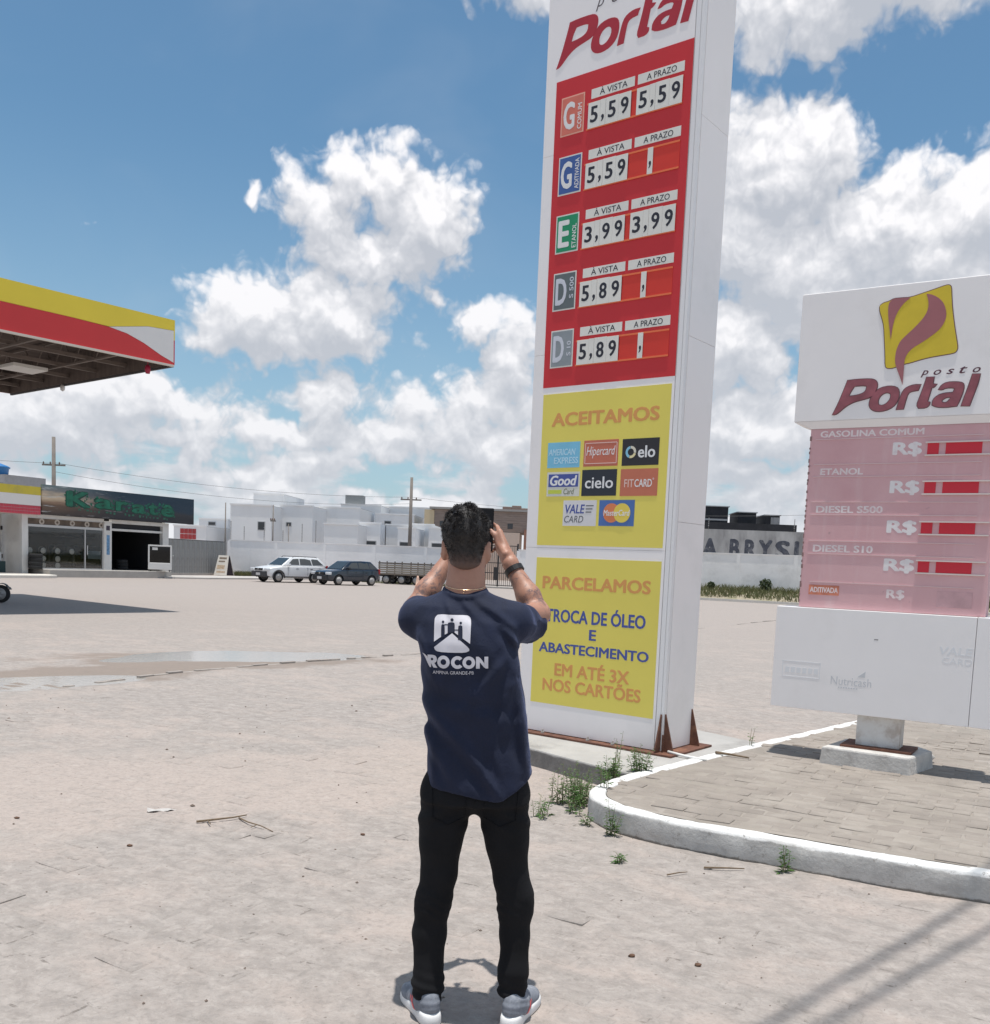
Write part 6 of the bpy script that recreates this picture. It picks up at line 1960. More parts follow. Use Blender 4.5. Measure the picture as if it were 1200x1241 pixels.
# ================================================================ PERSON
class Vox:
    """signed distance field on a grid; blended shapes become one continuous surface"""
    def __init__(s, lo, hi, h):
        s.lo = np.array(lo, float); s.h = h
        s.n = np.ceil((np.array(hi) - s.lo) / h).astype(int) + 1
        s.D = np.full(tuple(s.n), 0.5, np.float32)
        s.ax = [s.lo[i] + h * np.arange(s.n[i]) for i in range(3)]
    def win(s, lo, hi):
        a = np.maximum(0, np.floor((np.array(lo) - s.lo) / s.h).astype(int)); b = np.minimum(s.n, np.ceil((np.array(hi) - s.lo) / s.h).astype(int) + 1)
        sl = tuple(slice(int(a[i]), int(max(a[i], b[i]))) for i in range(3))
        X = s.ax[0][sl[0]][:, None, None]; Y = s.ax[1][sl[1]][None, :, None]; Z = s.ax[2][sl[2]][None, None, :]
        return sl, X, Y, Z
    def union(s, sl, d, k):
        a = s.D[sl]
        if k > 0:
            h = np.clip(.5 + .5 * (a - d) / k, 0, 1)
            s.D[sl] = a * (1 - h) + d * h - k * h * (1 - h)
        else: s.D[sl] = np.minimum(a, d)
    def cone(s, a, b, ra, rb, k=.02, flat=None):
        a = np.array(a, float); b = np.array(b, float); m = max(ra, rb) + k + .02
        sl, X, Y, Z = s.win(np.minimum(a, b) - m, np.maximum(a, b) + m)
        d = b - a; L = max(1e-9, d @ d)
        px, py, pz = X - a[0], Y - a[1], Z - a[2]
        t = np.clip((px * d[0] + py * d[1] + pz * d[2]) / L, 0, 1)
        q = np.sqrt((px - t * d[0]) ** 2 + (py - t * d[1]) ** 2 + (pz - t * d[2]) ** 2) - (ra + (rb - ra) * t)
        s.union(sl, q, k)
    def chain(s, pts, rs, k=.02):
        for i in range(len(pts) - 1): s.cone(pts[i], pts[i + 1], rs[i], rs[i + 1], k)
    def ell(s, c, r, k=.02, rot=None, sub=False):
        c = np.array(c, float); m = max(r) + k + .02
        sl, X, Y, Z = s.win(c - m, c + m)
        p = [X - c[0], Y - c[1], Z - c[2]]
        if rot is not None:
            M = np.array(rot); p = [M[0][i] * p[0] + M[1][i] * p[1] + M[2][i] * p[2] for i in range(3)]
        k0 = np.sqrt((p[0] / r[0]) ** 2 + (p[1] / r[1]) ** 2 + (p[2] / r[2]) ** 2)
        k1 = np.sqrt((p[0] / r[0] ** 2) ** 2 + (p[1] / r[1] ** 2) ** 2 + (p[2] / r[2] ** 2) ** 2) + 1e-9
        d = k0 * (k0 - 1) / k1
        if sub:
            a = s.D[sl]; h = np.clip(.5 - .5 * (a + d) / max(k, 1e-5), 0, 1)
            s.D[sl] = a * (1 - h) - d * h + k * h * (1 - h)
        else: s.union(sl, d, k)
    def all(s):
        return s.ax[0][:, None, None], s.ax[1][None, :, None], s.ax[2][None, None, :]
    def mesh(s, name, m, org):
        D = s.D; n = D.shape
        ins = D < 0
        c = [ins[i:n[0] - 1 + i, j:n[1] - 1 + j, k:n[2] - 1 + k] for i in (0, 1) for j in (0, 1) for k in (0, 1)]
        tot = sum(q.astype(np.int8) for q in c)
        act = (tot > 0) & (tot < 8)
        idx = -np.ones(act.shape, np.int64); ii = np.argwhere(act); idx[act] = np.arange(len(ii))
        acc = np.zeros((len(ii), 3)); cnt = np.zeros(len(ii))
        I, J, K = ii.T
        corners = [(i, j, k) for i in (0, 1) for j in (0, 1) for k in (0, 1)]
        for a in corners:
            for ax_ in range(3):
                if a[ax_]: continue
                b = list(a); b[ax_] = 1
                da = D[I + a[0], J + a[1], K + a[2]]; db = D[I + b[0], J + b[1], K + b[2]]
                cr_ = (da < 0) != (db < 0)
                t = np.where(cr_, da / np.where(cr_, da - db, 1), 0)
                p = np.stack([np.full(len(I), float(a[q])) for q in range(3)], 1); p[:, ax_] += t
                acc += p * cr_[:, None]; cnt += cr_
        V = s.lo + (ii + acc / cnt[:, None]) * s.h - np.array(org)
        F = []
        for ax_ in range(3):
            o1, o2 = (ax_ + 1) % 3, (ax_ + 2) % 3
            sh = list(n); sl0 = [slice(1, q - 1) for q in n]; sl1 = [slice(1, q - 1) for q in n]
            sl0[ax_] = slice(0, n[ax_] - 1); sl1[ax_] = slice(1, n[ax_])
            a, b = ins[tuple(sl0)], ins[tuple(sl1)]
            e = np.argwhere(a != b); fl = a[tuple(e.T)]
            off = np.array([1, 1, 1]); off[ax_] = 0
            e = e + off
            def cell(d1, d2):
                q = e.copy(); q[:, o1] -= d1; q[:, o2] -= d2
                return idx[q[:, 0], q[:, 1], q[:, 2]]
            quad = np.stack([cell(0, 0), cell(1, 0), cell(1, 1), cell(0, 1)], 1)
            quad[~fl] = quad[~fl][:, ::-1]
            F.append(quad)
        F = np.concatenate(F); F = F[(F >= 0).all(1)]
        me = bpy.data.meshes.new(name)
        me.vertices.add(len(V)); me.vertices.foreach_set('co', V.ravel())
        me.loops.add(F.size); me.loops.foreach_set('vertex_index', F.ravel().astype(np.int32))
        me.polygons.add(len(F)); me.polygons.foreach_set('loop_start', np.arange(0, F.size, 4, dtype=np.int32))
        me.update(calc_edges=True); me.validate(); smooth(me)
        if m: me.materials.append(m)
        return me


def n3(X, Y, Z, s, seed=0):
    a = seed * 1.7
    return (np.sin(X * s + 1.9 * np.sin(Y * s * .8 + a) + a) * np.sin(Z * s * .9 + 1.3 * np.sin(X * s * 1.1 + a)) + .5 * np.sin(X * s * 2.1 + Z * s * 1.7 + a) * np.sin(Y * s * 2.3 + a))


def skin_material():
    m = bpy.data.materials.new("skin"); m.use_nodes = True
    N = NT(m.node_tree); b = m.node_tree.nodes['Principled BSDF']
    P = N.n('ShaderNodeTexCoord').outputs['Object']; sp = N.n('ShaderNodeSeparateXYZ'); N.link(P, sp.inputs[0])
    n = N.noise(P, 14, 5, .6)
    c = N.mix(N.map(n, .3, .7), (.37, .185, .125), (.46, .24, .165))
    c = N.mix(N.map(N.noise(P, 60, 4, .6), .5, .75, 0, .25), c, (.30, .12, .085))
    # tattooed forearms: inked patches between elbow and wrist
    ax = N.math('ABSOLUTE', N.math('SUBTRACT', sp.outputs[0], -.015))
    arm = N.math('MULTIPLY', N.map(sp.outputs[1], .15, .19, 0, 1), N.math('MULTIPLY', N.map(sp.outputs[2], 1.40, 1.43, 0, 1), N.map(sp.outputs[2], 1.585, 1.56, 0, 1)))
    ink = N.noise(P, 26, 4, .65, 1.2)
    ink2 = N.noise(P, 70, 3, .6, .8)
    f = N.math('MULTIPLY', arm, N.math('MULTIPLY', N.map(ink, .48, .56, 0, 1, True), N.map(ink2, .40, .58, .35, 1)))
    c = N.mix(N.math('MULTIPLY', f, .72), c, (.085, .075, .085))
    N.link(c, b.inputs['Base Color']); b.inputs['Roughness'].default_value = .5
    b.inputs['Subsurface Weight'].default_value = .12; b.inputs['Subsurface Radius'].default_value = (.012, .005, .003)
    bp = N.n('ShaderNodeBump'); bp.inputs['Distance'].default_value = .0006; N.link(N.noise(P, 220, 3, .6), bp.inputs['Height']); N.link(bp.outputs[0], b.inputs['Normal'])
    return m


ORG = np.array([-.05, 3.27, 0.0])
PH = np.array([-.0625, 3.635, 1.724])      # phone centre


def person():
    t = thing("person", "man seen from behind in navy t-shirt and black jeans, raising a phone", "person", tuple(ORG))
    # ------------------------------------------------ skin: head, neck, arms and hands in one surface
    v = Vox((-.38, 3.10, 1.30), (.24, 3.74, 1.82), .0042)
    hc = (-.114, 3.30, 1.697)
    v.ell(hc, (.070, .090, .086), .0)
    v.ell((-.108, 3.335, 1.645), (.062, .066, .075), .03)
    v.ell((-.108, 3.365, 1.60), (.040, .036, .032), .03)           # chin
    v.cone((-.108, 3.415, 1.665), (-.108, 3.43, 1.635), .010, .015, .015)   # nose
    for s in (-1, 1):
        v.ell((-.108 + s * .032, 3.385, 1.682), (.017, .014, .011), .006, sub=True)
        v.ell((-.108 + s * .032, 3.381, 1.682), (.012, .012, .012), .002)
        v.ell((-.108 + s * .030, 3.392, 1.703), (.022, .010, .007), .01)
        # ears: rim, lobe and hollow
        ex = -.113 + s * .0765
        ca, sa = math.cos(s * .5), math.sin(s * .5)
        rt_ = ((ca, sa, 0), (-sa, ca, 0), (0, 0, 1))
        v.ell((ex + s * .001, 3.292, 1.642), (.0085, .021, .031), .014, rot=rt_)
        v.ell((ex - s * .003, 3.298, 1.615), (.007, .011, .013), .008)
        v.ell((ex + s * .009, 3.300, 1.645), (.007, .009, .018), .005, sub=True)
    v.cone((-.125, 3.398, 1.612), (-.091, 3.398, 1.612), .008, .008, .008)  # lips
    v.cone((-.111, 3.262, 1.46), (-.108, 3.285, 1.62), .062, .056, .03)     # neck
    v.cone((-.150, 3.27, 1.475), (-.130, 3.285, 1.60), .030, .024, .03)
    v.cone((-.070, 3.27, 1.475), (-.086, 3.285, 1.60), .030, .024, .03)
    v.cone((-.18, 3.28, 1.42), (-.04, 3.28, 1.42), .045, .045, .03)
    # arms
    RE, RW = np.array((.150, 3.475, 1.425)), np.array((.043, 3.555, 1.600))
    LE, LW = np.array((-.292, 3.475, 1.425)), np.array((-.183, 3.57, 1.612))
    for (S, E, W, s) in (((.06, 3.30, 1.41), RE, RW, 1), ((-.265, 3.30, 1.41), LE, LW, -1)):
        v.cone(S, E, .050, .041, .02)
        m1 = E + (W - E) * .35
        v.cone(E, m1, .040, .042, .02); v.cone(m1, W, .042, .0255, .02)
        v.cone(W + (0, -.006, 0), W + (0, .006, 0), .024, .024, .015)
    # right hand: palm beside the phone, fingers round its back, thumb along the edge
    def hand(W, s):
        ex = PH[0] + s * .037                      # phone edge on this side
        kn = [np.array((ex + s * .024, 3.612 + .008 * i, 1.716 - .0225 * i)) for i in range(4)]
        for i, q in enumerate(kn):
            v.cone(W, q, .020, .0125, .014)
        v.cone(W + np.array((0, 0, .005)), (kn[1] + kn[2]) / 2, .024, .017, .015)
        tips = [(-.052, .040), (-.054, .022), (-.050, .006), (-.042, -.006)]
        for i, q in enumerate(kn):
            dx, dz = tips[i]; r0_, r1_, r2_ = .0102 - .0006 * i, .0088 - .0005 * i, .0074 - .0004 * i
            p1 = q + np.array((s * -.010, .030, .020 - .003 * i)); p1[1] = max(p1[1], PH[1] + .020)
            p2 = q + np.array((s * dx * .62, .0, dz * .85)); p2[1] = PH[1] + .0145
            p3 = q + np.array((s * dx, .0, dz)); p3[1] = PH[1] + .0125
            v.chain([q, p1, p2, p3], [r0_, r1_, r2_, r2_ * .86], .004)
        tb = W + (kn[0] - W) * .30 + np.array((-s * .004, -.020, .0))
        t1 = np.array((ex + s * .024, PH[1] - .034, 1.672)); t2 = np.array((ex + s * .010, PH[1] - .026, 1.702)); t3 = np.array((ex - s * .012, PH[1] - .0155, 1.722))
        v.chain([tb, t1, t2, t3], [.017, .0125, .0105, .0085], .006)
    hand(RW, 1); hand(LW, -1)
    sk = skin_material()
    body = link("body", v.mesh("body", sk, ORG), t)
    md = body.modifiers.new("sm", 'SMOOTH'); md.iterations = 2; md.factor = .5

    # ------------------------------------------------ t-shirt
    v = Vox((-.38, 3.06, .76), (.24, 3.56, 1.56), .0055)
    X, Y, Z = v.all()
    zs = [.78, .84, .90, .98, 1.05, 1.12, 1.20, 1.26, 1.33, 1.40, 1.45, 1.485, 1.52]
    xl = [-.216, -.221, -.223, -.229, -.232, -.238, -.247, -.256, -.268, -.272, -.262, -.200, -.14]
    xr = [.150, .150, .140, .124, .114, .107, .094, .083, .072, .074, .054, -.010, -.07]
    ay = [.118, .122, .118, .112, .112, .115, .122, .126, .126, .116, .096, .072, .05]
    cy = [3.278, 3.278, 3.278, 3.275, 3.27, 3.268, 3.266, 3.265, 3.266, 3.272, 3.276, 3.276, 3.276]
    z1 = v.ax[2]
    L_, R_, A_, C_ = (np.interp(z1, zs, q)[None, None, :] for q in (xl, xr, ay, cy))
    cx, hx = (L_ + R_) / 2, (R_ - L_) / 2
    u = np.abs((X - cx) / hx); w = np.abs((Y - C_) / A_)
    rr = (u ** 2.35 + w ** 2.35) ** (1 / 2.35)
    d = (rr - 1) * np.minimum(hx, A_)
    d = np.maximum(d, Z - 1.505)
    # drape: folds as long soft ridges on the back and flanks
    def seg(a, b, wd, amp):
        dx, dz = b[0] - a[0], b[1] - a[1]; L = dx * dx + dz * dz
        tt = np.clip(((X - a[0]) * dx + (Z - a[1]) * dz) / L, 0, 1)
        sgn = ((X - a[0]) * dz - (Z - a[1]) * dx) / math.sqrt(L)
        q = np.sqrt((X - a[0] - tt * dx) ** 2 + (Z - a[1] - tt * dz) ** 2)
        fade = np.sin(np.clip(tt, .02, .98) * np.pi) ** .5
        return amp * fade * (np.exp(-(q / wd) ** 2) - .75 * np.exp(-((q - wd * 1.5) / wd) ** 2) * (sgn > 0))
    disp = 0
    for a, b, wd, am in (((-.235, 1.13), (-.05, .93), .020, .012), ((-.06, .95), (.05, .80), .018, .012), ((-.23, 1.03), (-.12, .86), .016, .007),
                         ((-.24, 1.17), (.09, 1.10), .024, -.007), ((.075, 1.29), (.03, 1.02), .020, .008), ((.085, 1.20), (.12, .90), .018, .010),
                         ((.05, 1.30), (-.06, 1.16), .017, .006), ((-.17, 1.475), (-.145, 1.41), .010, .006), ((-.12, 1.48), (-.06, 1.41), .011, .007),
                         ((-.075, 1.485), (.02, 1.41), .012, .007), ((-.03, 1.47), (.08, 1.37), .012, .006), ((.02, 1.40), (.09, 1.31), .014, .010),
                         ((-.27, 1.38), (-.22, 1.27), .014, .008), ((-.24, 1.30), (-.20, 1.20), .013, .006), ((-.20, .98), (-.19, .84), .014, .006),
                         ((.0, 1.05), (.04, .86), .016, .006), ((-.15, 1.10), (-.02, 1.16), .02, .004)):
        disp = disp + seg(a, b, wd, am)
    disp = disp + .0022 * n3(X, Y, Z, 16, 1) + .0012 * n3(X, Y, Z, 37, 2)
    v.D[:] = d - disp
    v.cone((-.165, 3.276, 1.438), (-.270, 3.30, 1.402), .058, .064, .03)
    v.cone((-.055, 3.276, 1.440), (.060, 3.295, 1.408), .058, .064, .03)
    v.cone((-.15, 3.272, 1.462), (-.07, 3.272, 1.462), .042, .042, .03)
    # sleeves, cut square at the opening
    for (a, b, r0_, r1_) in (((-.266, 3.31, 1.398), (-.276, 3.50, 1.408), .066, .070), ((.058, 3.30, 1.400), (.118, 3.475, 1.388), .066, .073)):
        a_, b_ = np.array(a), np.array(b); dn = (b_ - a_) / np.linalg.norm(b_ - a_)
        m = .1; sl, Xs, Ys, Zs = v.win(np.minimum(a_, b_) - m, np.maximum(a_, b_) + m)
        L = np.linalg.norm(b_ - a_)
        tt = (Xs - a[0]) * dn[0] + (Ys - a[1]) * dn[1] + (Zs - a[2]) * dn[2]
        tc = np.clip(tt / L, 0, 1)
        q = np.sqrt(np.maximum(0, (Xs - a[0] - tc * L * dn[0]) ** 2 + (Ys - a[1] - tc * L * dn[1]) ** 2 + (Zs - a[2] - tc * L * dn[2]) ** 2)) - (r0_ + (r1_ - r0_) * tc)
        q = q - .003 * n3(Xs, Ys, Zs, 30, 3) - .003 * np.sin(tt * 48 + Zs * 33 + 2 * np.sin(Xs * 30)) * (Zs < 1.40)
        q = np.maximum(q, tt - L * .93)
        v.union(sl, q, .018)
    # collar rib round the neck
    sl, Xs, Ys, Zs = v.win((-.2, 3.15, 1.44), (-.02, 3.40, 1.56))
    ring = np.sqrt((Xs + .110) ** 2 + (Ys - 3.268) ** 2) - .0675
    zr = 1.497 + .20 * (Ys - 3.268) + .9 * (Xs + .11) ** 2 * 2
    v.union(sl, np.sqrt(ring ** 2 + (Zs - zr) ** 2) - .0095, .008)
    # hem, lower on one side
    hz = np.interp(v.ax[0], [-.25, -.221, -.095, .02, .045, .09, .15, .2], [.845, .838, .822, .800, .806, .836, .880, .89])[:, None, None]
    v.D = np.maximum(v.D, hz - Z).astype(np.float32)
    def shirt_mat():
        m = bpy.data.materials.new("navy_cotton"); m.use_nodes = True
        N = NT(m.node_tree); b = m.node_tree.nodes['Principled BSDF']
        P = N.n('ShaderNodeTexCoord').outputs['Object']
        c = N.mix(N.map(N.noise(P, 9, 4, .6), .3, .7), (.005, .0085, .026), (.008, .014, .042))
        N.link(c, b.inputs['Base Color']); b.inputs['Roughness'].default_value = .85
        b.inputs['Sheen Weight'].default_value = .16; b.inputs['Sheen Roughness'].default_value = .4
        b.inputs['Sheen Tint'].default_value = (.35, .45, .9, 1)
        bp = N.n('ShaderNodeBump'); bp.inputs['Distance'].default_value = .0035
        h_ = N.math('ADD', N.noise(N.vmath('MULTIPLY', P, (1, 1, .6)), 22, 4, .6, .8), N.math('MULTIPLY', N.noise(P, 500, 2, .5), .06))
        N.link(h_, bp.inputs['Height']); N.link(bp.outputs[0], b.inputs['Normal'])
        return m
    sme = v.mesh("t_shirt", shirt_mat(), ORG)
    shirt = link("t_shirt", sme, t)
    md = shirt.modifiers.new("sm", 'SMOOTH'); md.iterations = 3; md.factor = .5

    # ------------------------------------------------ print on the back, pressed onto the cloth
    bvh = BVHTree.FromPolygons([tuple(q.co) for q in sme.vertices], [tuple(p.vertices) for p in sme.polygons])
    ink = mat("shirt_print_white", (.62, .60, .64), .6, var=.05, scale=20)
    inkd = mat("shirt_print_navy", (.010, .014, .036), .8)
    def PX(cx_, cy_):                  # design coordinates (120 x 100 units wide) -> metres on the back
        px, py = cx_ / 10., cy_ / 10.
        x = .963 * (-.216 + (px - 25) * .0028 + (py - 15) * .00011)
        z = 1.6 + .963 * ((1.418 - (py - 15) * .00282 + (px - 25) * .00011) - 1.6)
        return x - ORG[0], z
    def press(me, name, m, off=.0018):
        bm = bmesh.new(); bm.from_mesh(me)
        bmesh.ops.triangulate(bm, faces=bm.faces)
        for _ in range(4):
            ed = [e for e in bm.edges if e.calc_length() > .012]
            if not ed: break
            bmesh.ops.subdivide_edges(bm, edges=ed, cuts=1)
            bmesh.ops.triangulate(bm, faces=bm.faces)
        for q in bm.verts:
            hit = bvh.ray_cast(Vector((q.co.x, -.5, q.co.z)), Vector((0, 1, 0)))
            if hit[0] is not None: q.co.y = hit[0].y - off
        me2 = bpy.data.meshes.new(name); bm.to_mesh(me2); bm.free()
        me2.materials.clear(); me2.materials.append(m); smooth(me2)
        return link(name, me2, shirt)
    def shape(ring, name="print_mark", m=ink, off=.0018):
        bm = bmesh.new(); ring = smooth_ring([PX(*p) for p in ring])
        vs = [bm.verts.new((p[0], 0, p[1])) for p in ring]
        ed = [bm.edges.new((vs[i], vs[(i + 1) % len(vs)])) for i in range(len(vs))]
        bmesh.ops.triangle_fill(bm, use_beauty=True, edges=ed)
        me = bpy.data.meshes.new(name); bm.to_mesh(me); bm.free()
        return press(me, name, m, off)
    shape([(258, 480), (260, 215), (275, 178), (310, 150), (480, 158), (655, 160), (695, 180), (712, 225), (706, 360), (700, 500), (615, 440), (480, 345), (345, 418)])
    shape([(480, 375), (590, 470), (690, 555), (690, 585), (640, 608), (470, 608), (310, 600), (270, 580), (258, 545), (370, 460)])
    def disc(cx_, cy_, r): return [(cx_ + r * math.cos(a), cy_ + r * math.sin(a)) for a in np.linspace(0, 6.283, 12, endpoint=False)]
    for (x0, x1, y0, y1, hx_, hy, hr) in ((425, 512, 245, 372, 478, 216, 20), (345, 390, 268, 425, 368, 240, 16), (553, 608, 280, 452, 585, 252, 16)):
        shape([(x0, y1), (x0, y0 + 14), (x0 + 14, y0), (x1 - 14, y0), (x1, y0 + 14), (x1, y1 + (8 if x0 > 500 else -8))], "print_figure", inkd, .0026)
        shape(disc(hx_, hy, hr), "print_figure_head", inkd, .0026)
    shape([(385, 268), (430, 268), (430, 280), (385, 280)], "print_figure_arm", inkd, .0026)
    shape([(508, 330), (560, 330), (560, 342), (508, 342)], "print_figure_arm", inkd, .0026)
    def word(body_, x0, x1, y0, y1, bold):
        me = text_mesh(body_)
        co = np.empty(len(me.vertices) * 3, np.float32); me.vertices.foreach_get('co', co); co = co.reshape(-1, 3)
        fs = [tuple(p.vertices) for p in me.polygons]; V = []; F = []
        offs = ((0, 0), (1, 0), (-1, 0), (0, .7), (0, -.7), (.7, .5), (-.7, -.5), (.7, -.5), (-.7, .5)) if bold else ((0, 0),)
        for ox, oy in offs:
            q = co.copy(); q[:, 0] += ox * bold; q[:, 1] += oy * bold
            F += [tuple(i + len(V) * len(co) for i in f) for f in fs]; V.append(q)
        V = np.concatenate(V); a, b = V[:, 0], V[:, 1]
        a = (a - a.min()) / (a.max() - a.min()) * (x1 - x0) + x0; b = (b - b.min()) / (b.max() - b.min()) * (y0 - y1) + y1
        pts = [PX(p, q) for p, q in zip(a, b)]
        me = bpy.data.meshes.new("w"); me.from_pydata([(p[0], 0, p[1]) for p in pts], [], F)
        o = press(me, "lettering", ink)
        # layered copies: push each a hair further out so that none coincide
        n = len(offs)
        return o
    for k, (ch, a, b) in enumerate((("R", 175, 300), ("O", 298, 452), ("C", 468, 626), ("O", 608, 762), ("N", 772, 920))):
        # heavy rounded capitals drawn as outlines with counters
        z0, z1 = 640 + k * 4, 796 + k * 1
        cxx, cyy, rx_, ry_ = (a + b) / 2, (z0 + z1) / 2 + 2, (b - a) / 2, (z1 - z0) / 2 + 2
        ring = lambda fx_, fy_, a0, a1, n=22: [(cxx + rx_ * fx_ * math.cos(R(q)), cyy + ry_ * fy_ * math.sin(R(q))) for q in np.linspace(a0, a1, n)]
        th = .46
        if ch == "O":
            shape(ring(1, 1, 90, 272, 14) + ring(th, th, 272, 90, 14), "lettering"); shape(ring(1, 1, -92, 90, 14) + ring(th, th, 90, -92, 14), "lettering")
        elif ch == "C":
            shape(ring(1, 1, 42, 318, 24) + ring(th, th, 318, 42, 18), "lettering")
        elif ch == "N":
            shape([(a, z1), (a, z0), (a + 42, z0), (b - 46, z1 - 62), (b - 46, z0), (b, z0), (b, z1), (b - 40, z1), (a + 46, z0 + 66), (a + 46, z1)], "lettering")
        else:
            shape([(a, z0), (a + 75, z0), (a + 108, z0 + 14), (a + 120, z0 + 50), (a + 112, z0 + 82), (a + 86, z0 + 100), (a + 124, z1), (a + 74, z1), (a + 44, z0 + 106), (a + 44, z0 + 68), (a + 66, z0 + 68), (a + 74, z0 + 52), (a + 66, z0 + 38), (a + 44, z0 + 38), (a + 44, z1 - 4), (a + 30, z1 - 6)], "lettering")
    shape([(105, 622), (135, 630), (165, 655), (178, 660), (212, 795), (200, 790), (165, 720), (140, 660)], "lettering")
    word("AMPINA GRANDE-PB", 240, 745, 832, 872, 0.0)

    # ------------------------------------------------ jeans
    v = Vox((-.30, 3.10, .02), (.22, 3.45, .95), .006)
    X, Y, Z = v.all(); z1 = v.ax[2]
    cxz = np.interp(z1, [.70, .78, .86, .95], [-.050, -.050, -.045, -.040])[None, None, :]; hxz = np.interp(z1, [.70, .78, .84, .95], [.180, .187, .176, .155])[None, None, :]
    ayz = np.interp(z1, [.70, .78, .86, .95], [.085, .108, .098, .085])[None, None, :]
    rr = (np.abs((X - cxz) / hxz) ** 2.4 + np.abs((Y - 3.278) / ayz) ** 2.4) ** (1 / 2.4)
    v.D[:] = np.maximum((rr - 1) * np.minimum(hxz, ayz), .775 + .5 * (X + .048) ** 2 - Z)
    ll = [(-.150, .80, .086), (-.157, .70, .081), (-.161, .634, .073), (-.165, .51, .060), (-.178, .43, .061), (-.184, .39, .059), (-.190, .30, .056), (-.188, .12, .053), (-.186, .055, .046)]
    rl = [(.050, .80, .086), (.060, .70, .080), (.070, .637, .073), (.088, .50, .059), (.105, .445, .0605), (.109, .40, .058), (.110, .30, .0515), (.108, .18, .050), (.110, .105, .051)]
    for leg in (ll, rl):
        P_ = [(x, 3.275 - .02 * (z < .2) + .004, z) for x, z, r in leg]
        v.chain(P_, [r for *_, r in leg], .022)
    v.ell((-.050, 3.28, .790), (.075, .075, .052), .045)
    # wrinkles: behind the knees, stacked at the ankles, seat
    kn = np.exp(-((Z - .41) / .05) ** 2) * .0026 * np.sin(Z * 175 + X * 42 + 2.5 * np.sin(Y * 40 + X * 18)) * (.55 + .45 * np.sin(X * 30 + .4)) + np.exp(-((Z - .10) / .06) ** 2) * .004 * np.sin(Z * 150 + X * 30 + Y * 20)
    st_ = np.exp(-((Z - .74) / .05) ** 2) * .003 * np.sin(Z * 110 + np.abs(X + .05) * 60)
    v.D -= (kn + st_ + .0018 * n3(X, Y, Z, 25, 5)).astype(np.float32)
    # hems
    cutz = np.where(v.ax[0] < -.04, .060, .092)[:, None, None]
    v.D = np.maximum(v.D, cutz - Z + .012 * (Y - 3.2)).astype(np.float32)
    mj = mat("black_denim", (.0085, .0085, .010), .88, var=.25, scale=6, bump=.0012, bscale=300, spec=.25)
    jn = link("jeans", v.mesh("jeans", mj, ORG), t); md = jn.modifiers.new("sm", 'SMOOTH'); md.iterations = 2
    for (x, z0, z1_) in ((-.13, .70, .80), (.02, .70, .80)):
        pass
    for (x, sgn) in ((-.19, -1), (.108, 1)):
        MB().lathe([(.024, -.01), (.028, .01), (.034, .05), (.034, .09)], (x - ORG[0], -.012, .065), 16).obj("sock", mat("navy_sock", (.012, .014, .03), .9), t, sm=True)

    # back pockets and outer seams, pressed onto the denim
    bj = BVHTree.FromPolygons([tuple(q.co) for q in jn.data.vertices], [tuple(p.vertices) for p in jn.data.polygons])
    def on(x, z, dy=-.0015):
        h = bj.ray_cast(Vector((x - ORG[0], -.5, z)), Vector((0, 1, 0)))
        return (x - ORG[0], (h[0].y if h[0] is not None else -.1) + dy, z)
    for cx_ in (-.135, .040):
        out = [(cx_ - .058, .835), (cx_ + .058, .835), (cx_ + .054, .735), (cx_, .712), (cx_ - .054, .735)]
        pts = []
        for i in range(5):
            (xa, za), (xb, zb) = out[i], out[(i + 1) % 5]
            for q in range(10): pts.append(on(xa + (xb - xa) * q / 10, za + (zb - za) * q / 10))
        MB().tube(pts + [pts[0]], .0016, 4).obj("pocket_edge", mj, jn, sm=True)
    MB().tube([on(-.048, z) for z in np.linspace(.83, .795, 6)], .0018, 4).obj("seam", mj, jn, sm=True)
    # ------------------------------------------------ shoes
    def shoe(heel, ang, lab):
        sh = bpy.data.objects.new("shoe", None)
        v = Vox((-.05, -.08, .0), (.30, .08, .14), .0035)
        v.ell((.045, 0, .062), (.048, .036, .055), .0)
        v.cone((.075, 0, .085), (.085, 0, .05), .034, .040, .02)
        v.cone((.09, 0, .060), (.19, .003, .036), .042, .034, .03)
        v.ell((.20, .004, .036), (.066, .043, .030), .02)
        v.ell((.068, 0, .145), (.034, .025, .045), .006, sub=True)
        X, Y, Z = v.all()
        v.D = np.maximum(v.D, .022 - Z).astype(np.float32)
        v.D -= (.0009 * np.sin(Z * 260 + X * 60) * (X < .12)).astype(np.float32)
        knit = mat("grey_knit", (.20, .215, .25), .85, var=.18, scale=45, bump=.0008, bscale=500, dirt=((.42, .42, .44), .7, 22))
        up = v.mesh("shoe", knit, (0, 0, 0))
        o = link("shoe", up, t); o.location = (heel[0] - ORG[0], heel[1] - ORG[1], 0.004); o.rotation_euler = (0, 0, ang)
        o.modifiers.new("sm", 'SMOOTH').iterations = 2
        # midsole
        out = [(-.012, 0), (-.004, .028), (.03, .040), (.09, .038), (.15, .043), (.21, .050), (.255, .038), (.275, .008), (.27, -.022), (.235, -.042), (.18, -.044), (.10, -.036), (.03, -.039), (-.004, -.028)]
        out = smooth_ring(out, 2)
        mb = MB(); n = len(out); vs = []
        for z, k in ((.0, .97), (.008, 1.0), (.022, .985), (.034, .93)):
            for x, y in out: vs.append((.13 + (x - .13) * k, y * k, z + (.010 * max(0, (x - .21)) * 3 if z < .01 else 0) + (.008 if (z > .02 and x < .06) else 0)))
        fs = [(i * n + j, i * n + (j + 1) % n, (i + 1) * n + (j + 1) % n, (i + 1) * n + j) for i in range(3) for j in range(n)] + [tuple(range(n - 1, -1, -1)), tuple(3 * n + j for j in range(n))]
